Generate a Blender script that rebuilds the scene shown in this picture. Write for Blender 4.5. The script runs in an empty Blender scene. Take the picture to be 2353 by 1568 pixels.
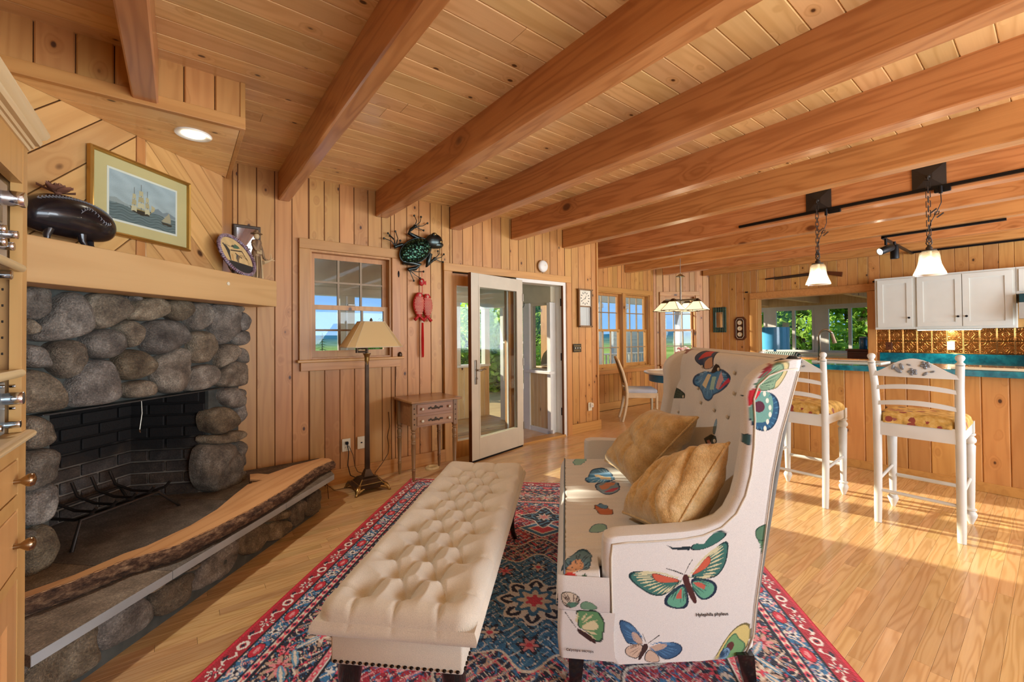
import bpy, bmesh, math, random
import numpy as np
from mathutils import Vector, Matrix, noise

random.seed(7)
C = bpy.context.scene.collection
PI = math.pi
R2 = math.sqrt(2.0)

# ------------------------------------------------------------------ camera
cam_d = bpy.data.cameras.new('camera')
cam = bpy.data.objects.new('camera', cam_d)
C.objects.link(cam)
YAW, PITCH, ROLL = 0.66174, 0.012737, -0.0082536
_f = Vector((math.sin(YAW)*math.cos(PITCH), math.cos(YAW)*math.cos(PITCH), math.sin(PITCH)))
_r = Vector((math.cos(YAW), -math.sin(YAW), 0))
_u = _r.cross(_f)
_cr, _sr = math.cos(ROLL), math.sin(ROLL)
_R = _cr*_r + _sr*_u
_U = _cr*_u - _sr*_r
cam.matrix_world = Matrix(((_R.x, _U.x, -_f.x, 0), (_R.y, _U.y, -_f.y, 0), (_R.z, _U.z, -_f.z, 1.33), (0, 0, 0, 1)))
cam_d.sensor_width = 36.0
cam_d.sensor_fit = 'HORIZONTAL'
cam_d.lens = 980.785/2353*36.0
cam_d.shift_y = -(784-760.771)/2353
cam_d.clip_start = 0.03
cam_d.clip_end = 2000
bpy.context.scene.camera = cam

# ------------------------------------------------------------------ view, sky, sun, window light
sc = bpy.context.scene
sc.view_settings.view_transform = 'Standard'
sc.view_settings.look = 'None'
sc.view_settings.gamma = 1.0
sc.view_settings.use_curve_mapping = False
sc.view_settings.exposure = 0.34
sc.cycles.max_bounces = 6
sc.cycles.diffuse_bounces = 3
sc.cycles.glossy_bounces = 3
sc.cycles.transmission_bounces = 5
sc.cycles.transparent_max_bounces = 10
sc.cycles.caustics_reflective = False
sc.cycles.caustics_refractive = False
sc.cycles.sample_clamp_indirect = 4.0
sc.cycles.use_denoising = True
sc.cycles.use_adaptive_sampling = True
sc.cycles.adaptive_threshold = 0.02

world = bpy.data.worlds.new('sky')
sc.world = world
world.use_nodes = True
wn = world.node_tree.nodes; wl = world.node_tree.links
wn.clear()
w_out = wn.new('ShaderNodeOutputWorld'); w_bg = wn.new('ShaderNodeBackground')
w_tc = wn.new('ShaderNodeTexCoord'); w_sep = wn.new('ShaderNodeSeparateXYZ')
w_ramp = wn.new('ShaderNodeValToRGB'); w_map = wn.new('ShaderNodeMapping')
w_noise = wn.new('ShaderNodeTexNoise'); w_cr = wn.new('ShaderNodeValToRGB'); w_mix = wn.new('ShaderNodeMix')
w_mix.data_type = 'RGBA'
wl.new(w_tc.outputs['Generated'], w_sep.inputs[0])
wl.new(w_sep.outputs['Z'], w_ramp.inputs[0])
w_ramp.color_ramp.elements[0].position = 0.0; w_ramp.color_ramp.elements[0].color = (0.24, 0.45, 0.78, 1)
w_ramp.color_ramp.elements[1].position = 0.55; w_ramp.color_ramp.elements[1].color = (0.13, 0.31, 0.72, 1)
e = w_ramp.color_ramp.elements.new(0.14); e.color = (0.16, 0.36, 0.76, 1)
wl.new(w_tc.outputs['Generated'], w_map.inputs[0]); w_map.inputs['Scale'].default_value = (2.2, 2.2, 9.0)
wl.new(w_map.outputs[0], w_noise.inputs['Vector']); w_noise.inputs['Scale'].default_value = 2.0; w_noise.inputs['Detail'].default_value = 5
wl.new(w_noise.outputs['Fac'], w_cr.inputs[0])
w_cr.color_ramp.elements[0].position = 0.52; w_cr.color_ramp.elements[0].color = (0, 0, 0, 1)
w_cr.color_ramp.elements[1].position = 0.80; w_cr.color_ramp.elements[1].color = (0.45, 0.45, 0.45, 1)
wl.new(w_cr.outputs[0], w_mix.inputs['Factor']); wl.new(w_ramp.outputs[0], w_mix.inputs['A'])
w_mix.inputs['B'].default_value = (0.62, 0.70, 0.82, 1)
wl.new(w_mix.outputs['Result'], w_bg.inputs['Color']); w_bg.inputs['Strength'].default_value = 1.15
wl.new(w_bg.outputs[0], w_out.inputs[0])

def light(name, kind, loc, power, color=(1, 1, 1), size=None, target=None, spot=None, blend=0.4):
    d = bpy.data.lights.new(name, kind)
    d.energy = power; d.color = color
    o = bpy.data.objects.new(name, d); C.objects.link(o); o.location = loc
    if kind == 'AREA':
        d.shape = 'RECTANGLE'; d.size, d.size_y = size
    elif kind in ('POINT', 'SPOT') and size:
        d.shadow_soft_size = size
    if spot:
        d.spot_size = spot; d.spot_blend = blend
    if target is not None:
        o.rotation_euler = (Vector(target)-Vector(loc)).to_track_quat('-Z', 'Y').to_euler()
    return o
sun = light('sun', 'SUN', (0, 12, 6), 10.0, (1.0, 0.88, 0.70))
_el = math.radians(17.0); _az = math.radians(14.5)
sun.rotation_euler = Vector((math.sin(_az)*math.cos(_el), -math.cos(_az)*math.cos(_el), -math.sin(_el))).to_track_quat('-Z', 'Y').to_euler()
sun.data.angle = math.radians(0.8)
# daylight of the windows in the rear wall, behind the camera
light('daylight_rear_window', 'AREA', (2.6, -3.05, 1.25), 230, (0.82, 0.92, 1.0), (4.4, 1.9), (2.6, 4, 6.5))
light('daylight_rear_window_kitchen', 'AREA', (6.6, -3.05, 1.35), 300, (0.86, 0.94, 1.0), (3.2, 2.1), (5.4, 4, 5.0))

# ------------------------------------------------------------------ helpers
def lin(h):
    h = h.lstrip('#'); c = [int(h[i:i+2], 16)/255 for i in (0, 2, 4)]
    return tuple((x/12.92 if x <= 0.04045 else ((x+0.055)/1.055)**2.4) for x in c)
def rgba(h): return (*lin(h), 1.0)

class NT:
    def __init__(s, name):
        s.m = bpy.data.materials.new(name); s.m.use_nodes = True
        s.t = s.m.node_tree; s.n = s.t.nodes; s.l = s.t.links
        s.n.clear()
        s.out = s.n.new('ShaderNodeOutputMaterial'); s.b = s.n.new('ShaderNodeBsdfPrincipled')
        s.l.new(s.b.outputs[0], s.out.inputs[0])
    def new(s, k, **kw):
        nd = s.n.new(k)
        for a, v in kw.items(): setattr(nd, a, v)
        return nd
    def math(s, op, a, b=None, c=None, clamp=False):
        nd = s.n.new('ShaderNodeMath'); nd.operation = op; nd.use_clamp = clamp
        for i, v in enumerate((a, b, c)):
            if v is None: continue
            if isinstance(v, (int, float)): nd.inputs[i].default_value = v
            else: s.l.new(v, nd.inputs[i])
        return nd.outputs[0]
    def mix(s, f, a, b, blend='MIX'):
        nd = s.n.new('ShaderNodeMix'); nd.data_type = 'RGBA'; nd.blend_type = blend
        for k, v in (('Factor', f), ('A', a), ('B', b)):
            if isinstance(v, (int, float)): nd.inputs[k].default_value = v
            elif isinstance(v, tuple): nd.inputs[k].default_value = v
            else: s.l.new(v, nd.inputs[k])
        return nd.outputs['Result']
    def ramp(s, f, stops):
        nd = s.n.new('ShaderNodeValToRGB'); s.l.new(f, nd.inputs[0])
        el = nd.color_ramp.elements
        while len(el) < len(stops): el.new(0.5)
        for e, (p, c) in zip(el, stops): e.position = p; e.color = c if isinstance(c, tuple) else rgba(c)
        return nd.outputs[0]
    def noise(s, vec, scale, detail=3, rough=0.5):
        nd = s.n.new('ShaderNodeTexNoise'); s.l.new(vec, nd.inputs['Vector'])
        nd.inputs['Scale'].default_value = scale; nd.inputs['Detail'].default_value = detail; nd.inputs['Roughness'].default_value = rough
        return nd.outputs['Fac']
    def bump(s, h, strength=0.2, dist=0.01):
        nd = s.n.new('ShaderNodeBump'); s.l.new(h, nd.inputs['Height'])
        nd.inputs['Strength'].default_value = strength; nd.inputs['Distance'].default_value = dist
        s.l.new(nd.outputs[0], s.b.inputs['Normal'])

def plain(name, col, rough=0.5, metal=0.0, coat=0.0, bump=0.0, bscale=80.0, var=0.06, emit=None, estr=0.0, spec=0.5, trans=0.0, ior=1.45, vscale=6.0):
    t = NT(name); tc = t.new('ShaderNodeTexCoord')
    c = lin(col)
    f = t.noise(tc.outputs['Object'], vscale, 3)
    lo = tuple(x*(1-var*2) for x in c)+(1,); hi = tuple(min(1, x*(1+var*2)) for x in c)+(1,)
    t.l.new(t.ramp(f, [(0.3, lo), (0.7, hi)]), t.b.inputs['Base Color'])
    t.b.inputs['Roughness'].default_value = rough; t.b.inputs['Metallic'].default_value = metal
    t.b.inputs['Coat Weight'].default_value = coat; t.b.inputs['Specular IOR Level'].default_value = spec
    t.b.inputs['Transmission Weight'].default_value = trans; t.b.inputs['IOR'].default_value = ior
    if emit: t.b.inputs['Emission Color'].default_value = rgba(emit); t.b.inputs['Emission Strength'].default_value = estr
    if bump: t.bump(t.noise(tc.outputs['Object'], bscale, 4), bump, 0.004)
    return t.m

def wood(name, base, dark, axis='z', rough=0.42, coat=0.0, knots=0.75, ring=0.5, tone=0.24, kscale=5.0, kr=0.10, ringf=26.0, rot=0.0, knotcol='#3A1B0A', spec=0.5, sc_=1.0, crough=0.2, hue=0.502):
    """boards: grain runs along the given local axis; every object gets its own cut and tone"""
    t = NT(name); tc = t.new('ShaderNodeTexCoord'); oi = t.new('ShaderNodeObjectInfo')
    add = t.new('ShaderNodeVectorMath', operation='MULTIPLY_ADD')
    comb = t.new('ShaderNodeCombineXYZ')
    for i, k in enumerate((37.0, 53.0, 71.0)):
        t.l.new(t.math('MULTIPLY', oi.outputs['Random'], k), comb.inputs[i])
    t.l.new(tc.outputs['Object'], add.inputs[0]); add.inputs[1].default_value = (1, 1, 1)
    t.l.new(comb.outputs[0], add.inputs[2])
    pre = add.outputs[0]
    if rot:
        mr = t.new('ShaderNodeMapping'); t.l.new(pre, mr.inputs[0]); mr.inputs['Rotation'].default_value = (0, 0, rot); pre = mr.outputs[0]
    def mp(g):
        m = t.new('ShaderNodeMapping'); t.l.new(pre, m.inputs[0])
        v = [sc_, sc_, sc_]; v['xyz'.index(axis)] = g*sc_; m.inputs['Scale'].default_value = v
        return m.outputs[0]
    vk = t.new('ShaderNodeTexVoronoi'); t.l.new(mp(0.62), vk.inputs['Vector']); vk.inputs['Scale'].default_value = kscale
    kd = vk.outputs['Distance']
    ksw = t.new('ShaderNodeSeparateColor'); t.l.new(vk.outputs['Color'], ksw.inputs[0])
    on = t.math('LESS_THAN', ksw.outputs[0], knots)
    vg = mp(0.09)
    n1 = t.noise(vg, 7.0, 2)
    near = t.math('MULTIPLY', t.math('MULTIPLY', t.math('SUBTRACT', 0.30, kd, clamp=True), 1.2), on)
    rr = t.math('SINE', t.math('MULTIPLY', t.math('ADD', n1, near), ringf*2*PI/4))
    rr = t.math('POWER', t.math('MULTIPLY_ADD', rr, 0.5, 0.5), 2.2)
    fine = t.noise(mp(0.03), 90.0, 4, 0.65)
    low = t.noise(vg, 2.6, 2)
    b = t.mix(t.math('MULTIPLY', rr, ring), rgba(base), rgba(dark))
    b = t.mix(t.math('MULTIPLY', fine, 0.45*min(1, ring*2)), b, rgba(dark))
    hv = t.new('ShaderNodeHueSaturation'); t.l.new(b, hv.inputs['Color'])
    val = t.math('ADD', t.math('MULTIPLY_ADD', oi.outputs['Random'], tone, 1-tone/2), t.math('MULTIPLY_ADD', low, 0.24, -0.12))
    t.l.new(val, hv.inputs['Value'])
    t.l.new(t.math('MULTIPLY_ADD', t.math('FRACT', t.math('MULTIPLY', oi.outputs['Random'], 17.3)), 0.014, hue-.007), hv.inputs['Hue'])
    col = hv.outputs[0]
    if knots > 0:
        km = t.new('ShaderNodeMapRange'); t.l.new(kd, km.inputs[0])
        km.inputs[1].default_value = kr*1.15; km.inputs[2].default_value = kr*0.72; km.inputs[3].default_value = 0; km.inputs[4].default_value = 0.92
        km2 = t.new('ShaderNodeMapRange'); t.l.new(kd, km2.inputs[0])
        km2.inputs[1].default_value = kr*3.2; km2.inputs[2].default_value = kr*0.9; km2.inputs[3].default_value = 0; km2.inputs[4].default_value = 0.45
        col = t.mix(t.math('MULTIPLY', km2.outputs[0], on), col, rgba(dark))
        col = t.mix(t.math('MULTIPLY', km.outputs[0], on), col, rgba(knotcol))
    t.l.new(col, t.b.inputs['Base Color'])
    t.b.inputs['Roughness'].default_value = rough; t.b.inputs['Coat Weight'].default_value = coat; t.b.inputs['Coat Roughness'].default_value = crough
    t.b.inputs['Specular IOR Level'].default_value = spec
    t.bump(t.math('ADD', fine, rr), 0.06, 0.002)
    return t.m

def vcol(name, rough=0.9, bump=0.25, bscale=350.0, sheen=0.2, spec=0.3):
    t = NT(name); at = t.new('ShaderNodeAttribute'); at.attribute_name = 'Col'
    tc = t.new('ShaderNodeTexCoord')
    f = t.noise(tc.outputs['Object'], bscale, 2)
    t.l.new(t.mix(0.35, at.outputs['Color'], t.ramp(f, [(0.25, (0.55, 0.55, 0.55, 1)), (0.75, (1.3, 1.3, 1.3, 1))]), 'MULTIPLY'), t.b.inputs['Base Color'])
    t.b.inputs['Roughness'].default_value = rough; t.b.inputs['Sheen Weight'].default_value = sheen; t.b.inputs['Specular IOR Level'].default_value = spec
    if bump: t.bump(f, bump, 0.002)
    return t.m

class MB:
    """collects vertices and faces of one part"""
    def __init__(s): s.v = []; s.f = []; s.mi = []
    def add(s, vs, fs, mi=0):
        o = len(s.v); s.v.extend([tuple(p) for p in vs]); s.f.extend([tuple(i+o for i in q) for q in fs]); s.mi.extend([mi]*len(fs)); return s
    def box(s, c, d, rot=None, mi=0):
        x, y, z = d[0]/2, d[1]/2, d[2]/2
        vs = [Vector((a*x, b*y, e_*z)) for a in (-1, 1) for b in (-1, 1) for e_ in (-1, 1)]
        if rot is not None: vs = [rot @ p for p in vs]
        c = Vector(c)
        return s.add([p+c for p in vs], [(0, 1, 3, 2), (4, 6, 7, 5), (0, 4, 5, 1), (2, 3, 7, 6), (0, 2, 6, 4), (1, 5, 7, 3)], mi)
    def b2(s, lo, hi, mi=0):
        return s.box([(a+b)/2 for a, b in zip(lo, hi)], [abs(b-a) for a, b in zip(lo, hi)], None, mi)
    def rbox(s, c, d, r=0.01, rot=None, seg=2, mi=0):
        bm = bmesh.new(); bmesh.ops.create_cube(bm, size=1.0)
        for q in bm.verts: q.co = Vector((q.co.x*d[0], q.co.y*d[1], q.co.z*d[2]))
        bmesh.ops.bevel(bm, geom=bm.edges[:], offset=r, segments=seg, profile=0.5, affect='EDGES')
        c = Vector(c); bm.verts.index_update()
        vs = [((rot @ q.co) if rot is not None else q.co)+c for q in bm.verts]
        fs = [[q.index for q in f.verts] for f in bm.faces]; bm.free()
        return s.add(vs, fs, mi)
    def prism(s, poly, vec, mi=0):
        """closed planar outline (3-D points) swept along vec"""
        n = len(poly); vec = Vector(vec)
        a = [Vector(p) for p in poly]; b = [p+vec for p in a]
        fs = [tuple(range(n-1, -1, -1)), tuple(range(n, 2*n))]+[(i, (i+1) % n, n+(i+1) % n, n+i) for i in range(n)]
        return s.add(a+b, fs, mi)
    def board(s, p, u, v, nrm, w, L, th=0.018, ch=0.005, mi=0):
        p, u, v, nrm = Vector(p), Vector(u), Vector(v), Vector(nrm)
        pts = [p-nrm*th, p+u*w-nrm*th, p+u*w-nrm*ch, p+u*(w-ch), p+u*ch, p-nrm*ch]
        return s.prism(pts, v*L, mi)
    def tube(s, pts, r, seg=8, cap=True, mi=0):
        P = [Vector(p) for p in pts]; n = len(P)
        rad = r if hasattr(r, '__len__') else [r]*n
        vs = []; prev = None
        for i in range(n):
            d = (P[min(i+1, n-1)]-P[max(i-1, 0)])
            d = d.normalized() if d.length > 1e-9 else Vector((0, 0, 1))
            if prev is None:
                a = Vector((0, 0, 1)) if abs(d.z) < 0.9 else Vector((1, 0, 0))
                x = d.cross(a).normalized()
            else:
                x = (prev-d*prev.dot(d)); x = x.normalized() if x.length > 1e-6 else d.orthogonal().normalized()
            prev = x; y = d.cross(x)
            for k in range(seg):
                t = 2*PI*k/seg; vs.append(P[i]+(x*math.cos(t)+y*math.sin(t))*rad[i])
        fs = [(i*seg+k, i*seg+(k+1) % seg, (i+1)*seg+(k+1) % seg, (i+1)*seg+k) for i in range(n-1) for k in range(seg)]
        if cap: fs += [tuple(range(seg-1, -1, -1)), tuple((n-1)*seg+k for k in range(seg))]
        return s.add(vs, fs, mi)
    def lathe(s, prof, seg=16, c=(0, 0, 0), ax=None, cap=True, mi=0, sq=None, ph=0.0):
        """profile of (radius, height); ax: matrix turning +z to another axis; sq: 4 gives square sections"""
        c = Vector(c); n = len(prof); vs = []
        for r, h in prof:
            for k in range(seg):
                t = 2*PI*k/seg+ph; p = Vector((r*math.cos(t), r*math.sin(t), h)); vs.append((ax @ p if ax is not None else p)+c)
        fs = [(i*seg+k, i*seg+(k+1) % seg, (i+1)*seg+(k+1) % seg, (i+1)*seg+k) for i in range(n-1) for k in range(seg)]
        if cap: fs += [tuple(range(seg-1, -1, -1)), tuple((n-1)*seg+k for k in range(seg))]
        return s.add(vs, fs, mi)
    def ell(s, c, r, rot=None, seg=14, rings=9, mi=0):
        c = Vector(c); vs = []; fs = []
        for i in range(rings+1):
            a = PI*i/rings
            for k in range(seg):
                t = 2*PI*k/seg
                p = Vector((r[0]*math.sin(a)*math.cos(t), r[1]*math.sin(a)*math.sin(t), r[2]*math.cos(a))); vs.append((rot @ p if rot is not None else p)+c)
        for i in range(rings):
            for k in range(seg): fs.append((i*seg+k, (i+1)*seg+k, (i+1)*seg+(k+1) % seg, i*seg+(k+1) % seg))
        return s.add(vs, fs, mi)
    def torus(s, c, R, r, rot=None, seg=18, sg=6, mi=0, sx=1.0):
        c = Vector(c); vs = []; fs = []
        for i in range(seg):
            a = 2*PI*i/seg
            for k in range(sg):
                b = 2*PI*k/sg; p = Vector(((R+r*math.cos(b))*math.cos(a)*sx, (R+r*math.cos(b))*math.sin(a), r*math.sin(b)))
                vs.append((rot @ p if rot is not None else p)+c)
        for i in range(seg):
            for k in range(sg): fs.append((i*sg+k, ((i+1) % seg)*sg+k, ((i+1) % seg)*sg+(k+1) % sg, i*sg+(k+1) % sg))
        return s.add(vs, fs, mi)
    def grid(s, P, cu=False, cv=False, mi=0):
        """P[i][j] points"""
        nu, nv = len(P), len(P[0]); vs = [p for row in P for p in row]; fs = []
        for i in range(nu if cu else nu-1):
            for j in range(nv if cv else nv-1):
                i2, j2 = (i+1) % nu, (j+1) % nv
                fs.append((i*nv+j, i2*nv+j, i2*nv+j2, i*nv+j2))
        return s.add(vs, fs, mi)
    def mesh(s, name, mats, smooth=None, fix=True):
        me = bpy.data.meshes.new(name); me.from_pydata(s.v, [], s.f)
        for m in (mats if isinstance(mats, (list, tuple)) else [mats]): me.materials.append(m)
        if any(s.mi): me.polygons.foreach_set('material_index', s.mi)
        if fix:
            bm = bmesh.new(); bm.from_mesh(me); bmesh.ops.recalc_face_normals(bm, faces=bm.faces); bm.to_mesh(me); bm.free()
        if smooth is not None:
            me.polygons.foreach_set('use_smooth', [True]*len(me.polygons))
            if smooth < 170: me.set_sharp_from_angle(angle=math.radians(smooth))
        me.update()
        return me
    def build(s, name, mats, parent=None, smooth=None, fix=True, loc=(0, 0, 0), rot=(0, 0, 0)):
        return link(name, s.mesh(name, mats, smooth, fix), parent, loc, rot)

def link(name, me, parent=None, loc=(0, 0, 0), rot=(0, 0, 0)):
    o = bpy.data.objects.new(name, me); C.objects.link(o)
    o.location = loc; o.rotation_euler = rot
    if parent is not None: o.parent = parent
    return o
def tag(o, label=None, cat=None, group=None, kind=None):
    if label: o['label'] = label
    if cat: o['category'] = cat
    if group: o['group'] = group
    if kind: o['kind'] = kind
    return o
def thing(name, label, cat, loc=(0, 0, 0), rz=0.0, group=None):
    o = bpy.data.objects.new(name, None); C.objects.link(o); o.location = loc; o.rotation_euler = (0, 0, rz)
    o.empty_display_size = 0.1
    return tag(o, label, cat, group)
def struct(name, mb, mat, parent=None, smooth=None):
    o = mb.build(name, mat, parent, smooth)
    if parent is None: o['kind'] = 'structure'
    return o
def copy_tree(root, loc=None, rz=None, label=None):
    r = root.copy(); C.objects.link(r)
    if loc is not None: r.location = loc
    if rz is not None: r.rotation_euler = (0, 0, rz)
    if label: r['label'] = label
    for ch in list(root.children):
        c = ch.copy(); C.objects.link(c); c.parent = r
        for g in list(ch.children):
            d = g.copy(); C.objects.link(d); d.parent = c
    return r
def SN(s, n, z=0.0): return Vector(((s+n)/R2, (s-n)/R2, z))
def RX(a): return Matrix.Rotation(a, 3, 'X')
def RY(a): return Matrix.Rotation(a, 3, 'Y')
def RZ(a): return Matrix.Rotation(a, 3, 'Z')
def smooth_poly(p, it=2):
    for _ in range(it):
        q = []
        for i in range(len(p)):
            a, b = p[i], p[(i+1) % len(p)]
            q += [(a[0]*.75+b[0]*.25, a[1]*.75+b[1]*.25), (a[0]*.25+b[0]*.75, a[1]*.25+b[1]*.75)]
        p = q
    return p
def clip(poly, a, b, c):
    """keep a*x+b*y<=c"""
    out = []
    for i in range(len(poly)):
        p, q = poly[i], poly[(i+1) % len(poly)]
        dp, dq = a*p[0]+b*p[1]-c, a*q[0]+b*q[1]-c
        if dp <= 0: out.append(p)
        if dp*dq < 0:
            t = dp/(dp-dq); out.append((p[0]+(q[0]-p[0])*t, p[1]+(q[1]-p[1])*t))
    return out
def pip(U, V, poly):
    poly = np.asarray(poly); x0, y0 = poly.min(0); x1, y1 = poly.max(0)
    m = np.zeros(U.shape, bool)
    idx = np.nonzero((U >= x0) & (U <= x1) & (V >= y0) & (V <= y1))[0]
    if len(idx) == 0: return m
    u, v = U[idx], V[idx]; ins = np.zeros(len(idx), bool); j = len(poly)-1
    for i in range(len(poly)):
        xi, yi = poly[i]; xj, yj = poly[j]
        if yi != yj:
            ins ^= ((yi > v) != (yj > v)) & (u < (xj-xi)*(v-yi)/(yj-yi)+xi)
        j = i
    m[idx] = ins
    return m
def set_cols(me, cols):
    a = me.color_attributes.new('Col', 'FLOAT_COLOR', 'POINT')
    a.data.foreach_set('color', np.concatenate([cols, np.ones((len(cols), 1))], 1).astype(np.float32).ravel())

# ------------------------------------------------------------------ materials
M = {}
M['wall'] = wood('pine_wall', '#CC9455', '#A2642C', 'z', 0.45, knots=0.9, kr=0.085, ring=0.28, kscale=7.5)
M['ceil'] = wood('pine_ceiling', '#F2C88C', '#C48C4C', 'x', 0.30, coat=0.35, knots=0.95, kr=0.085, ring=0.32, kscale=8.0, crough=0.16)
M['beam'] = wood('fir_beam', '#D4965A', '#9C5C28', 'y', 0.35, coat=0.5, knots=0.6, kr=0.12, ring=0.5, kscale=3.0, tone=0.08, ringf=34, knotcol='#5A2A10', crough=0.25, hue=.498)
M['trim'] = wood('pine_trim', '#CB9254', '#A2662F', 'x', 0.4, knots=0.3, ring=0.3, tone=0.10)
M['trimz'] = wood('pine_trim_upright', '#CB9254', '#A2662F', 'z', 0.4, knots=0.35, ring=0.3, tone=0.10)
M['mantel'] = wood('pine_mantel', '#DDB37A', '#C2915A', 'x', 0.45, knots=0.35, ring=0.3, tone=0.04, kscale=2.5, sc_=0.6)
M['floor'] = wood('oak_strip', '#DDB684', '#B98A54', 'x', 0.26, coat=0.35, knots=0.0, ring=0.55, tone=0.3, ringf=44, sc_=1.5, crough=0.12)
M['cab'] = wood('pine_cabinet', '#D5A166', '#B88048', 'z', 0.35, knots=0.3, ring=0.28, tone=0.08)
M['crown'] = wood('maple_crown', '#E3CB9C', '#CCA671', 'y', 0.35, knots=0.0, ring=0.35, tone=0.05)
M['table'] = wood('cherry_table', '#A87850', '#7C5232', 'x', 0.32, coat=0.3, knots=0.0, ring=0.35, tone=0.05)
M['tablez'] = wood('cherry_leg', '#93704C', '#6B4E30', 'z', 0.38, knots=0.0, ring=0.3, tone=0.05)
M['live'] = wood('live_edge_wood', '#DDAC76', '#B57A44', 'x', 0.38, coat=0.2, knots=0.3, ring=0.45, tone=0.02, kscale=2.0, ringf=20)
M['bead'] = wood('porch_beadboard', '#E0BF8A', '#C2945C', 'z', 0.5, knots=0.6, ring=0.3, tone=0.14)
M['deck'] = wood('porch_decking', '#CCA674', '#977148', 'x', 0.5, knots=0.3, ring=0.35, tone=0.2)
M['groove'] = plain('groove_shadow_gap', '#6E4322', 0.9)
M['subfloor'] = plain('subfloor', '#6B4423', 0.8)
M['white'] = plain('white_paint', '#E9E6DC', 0.4, var=0.02)
M['porchpaint'] = plain('porch_cream_paint', '#D8CDB0', 0.5, var=0.03)
M['doorpaint'] = plain('door_putty_paint', '#CFC4AE', 0.35, var=0.02)
M['siding'] = plain('grey_siding', '#C9CDCB', 0.6, var=0.03)
M['black'] = plain('black_metal', '#16171A', 0.4, 0.6)
M['iron'] = plain('wrought_iron', '#3A322C', 0.5, 0.5, bump=0.3, bscale=60)
M['steel'] = plain('brushed_steel', '#B9BBBD', 0.25, 1.0, var=0.02)
M['nickel'] = plain('aged_nickel', '#8C8578', 0.3, 1.0)
M['knobm'] = plain('pewter_knob', '#9A8366', 0.22, 1.0)
M['ivory'] = plain('ivory_plastic', '#E6DCC0', 0.35, var=0.02)
M['soot'] = plain('sooty_firebox', '#15130F', 0.9, var=0.2)
M['mortar'] = plain('grey_mortar', '#4E4F49', 0.95, bump=0.6, bscale=60, var=0.15, vscale=14)
M['slate'] = None

def pane_mat():
    t = NT('window_glass'); t.n.remove(t.b)
    tr = t.new('ShaderNodeBsdfTransparent'); gl = t.new('ShaderNodeBsdfGlossy'); mx = t.new('ShaderNodeMixShader'); lw = t.new('ShaderNodeLayerWeight'); lw.inputs[0].default_value = .5
    tr.inputs[0].default_value = (0.95, 0.98, 0.97, 1); gl.inputs['Roughness'].default_value = 0.02
    t.l.new(t.math('MULTIPLY_ADD', t.math('POWER', lw.outputs['Facing'], 5.0), .8, .020), mx.inputs[0]); t.l.new(tr.outputs[0], mx.inputs[1]); t.l.new(gl.outputs[0], mx.inputs[2]); t.l.new(mx.outputs[0], t.out.inputs[0])
    return t.m
M['glass'] = pane_mat()
def stone_mat(name, a, b, c, bs=0.9):
    t = NT(name); tc = t.new('ShaderNodeTexCoord'); oi = t.new('ShaderNodeObjectInfo')
    ad = t.new('ShaderNodeVectorMath', operation='ADD'); cb = t.new('ShaderNodeCombineXYZ')
    t.l.new(t.math('MULTIPLY', oi.outputs['Random'], 60.0), cb.inputs[0]); t.l.new(tc.outputs['Object'], ad.inputs[0]); t.l.new(cb.outputs[0], ad.inputs[1])
    v = ad.outputs[0]
    n1 = t.noise(v, 9, 5, 0.65); n2 = t.noise(v, 120, 3, 0.7); n3 = t.noise(v, 3, 2)
    col = t.ramp(n1, [(0.28, a), (0.5, b), (0.72, c)])
    col = t.mix(0.75, col, t.ramp(n2, [(0.3, (0.45, 0.43, 0.42, 1)), (0.52, (0.95, 0.95, 0.95, 1)), (0.72, (1.9, 1.85, 1.7, 1))]), 'MULTIPLY')
    hv = t.new('ShaderNodeHueSaturation'); t.l.new(col, hv.inputs['Color'])
    t.l.new(t.math('MULTIPLY_ADD', oi.outputs['Random'], 0.55, 0.72), hv.inputs['Value'])
    t.l.new(t.math('MULTIPLY_ADD', t.math('FRACT', t.math('MULTIPLY', oi.outputs['Random'], 9.7)), 0.7, 0.5), hv.inputs['Saturation'])
    t.l.new(hv.outputs[0], t.b.inputs['Base Color']); t.b.inputs['Roughness'].default_value = 0.72
    t.bump(t.math('ADD', t.math('MULTIPLY', n1, 1.6), n2), bs, 0.012)
    return t.m
M['stone'] = stone_mat('field_stone', '#4E4236', '#81735F', '#AFA28C', 1.0)
M['slate'] = stone_mat('bluestone_slab', '#5C5144', '#75685A', '#8E8373', 0.35)
M['brick'] = stone_mat('fire_brick', '#33281F', '#4C3D31', '#665444', 0.3)

# ------------------------------------------------------------------ room shell
CE = 2.75; YW = 4.06; XE = 8.40; XW = -0.80; YS = -3.2
m = MB(); m.b2((XW-.2, YS-.2, -.06), (XE+.05, 5.2, -.016)); floor = struct('floor', m, M['subfloor'])
# strip-oak floor: short random strips, the ones that show largest are objects, the rest one joined part
rows = []
rnd = random.Random(3)
PW = 0.057
ny = int((5.0-YS)/PW)
strips = []
for j in range(ny):
    y0 = YS+j*PW
    x = XW-rnd.random()*0.5
    while x < XE:
        L = rnd.uniform(0.42, 1.15)
        strips.append((x, y0, L)); x += L
def in_view(x, y):
    v = Vector((x, y, 0))-Vector((0, 0, 1.33)); d = v.dot(_f)
    if d < 0.5: return None
    px = v.dot(_R)/d; py = v.dot(_U)/d
    return d if abs(px) < 1.22 and py > -0.86 else None
def hidden(x, y):
    s_, n_ = (x+y)/R2, (x-y)/R2
    if .5 < s_ < 3.8 and -1.38 < n_ < 1.06: return True
    if n_ < -1.86 and s_ < 3.2: return True
    if x > 5.33 and y < 2.0: return True
    if y > YW and x < 4.75: return True
    return x < -.32 and y < 1.7
cand = []; rest = []
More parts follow.
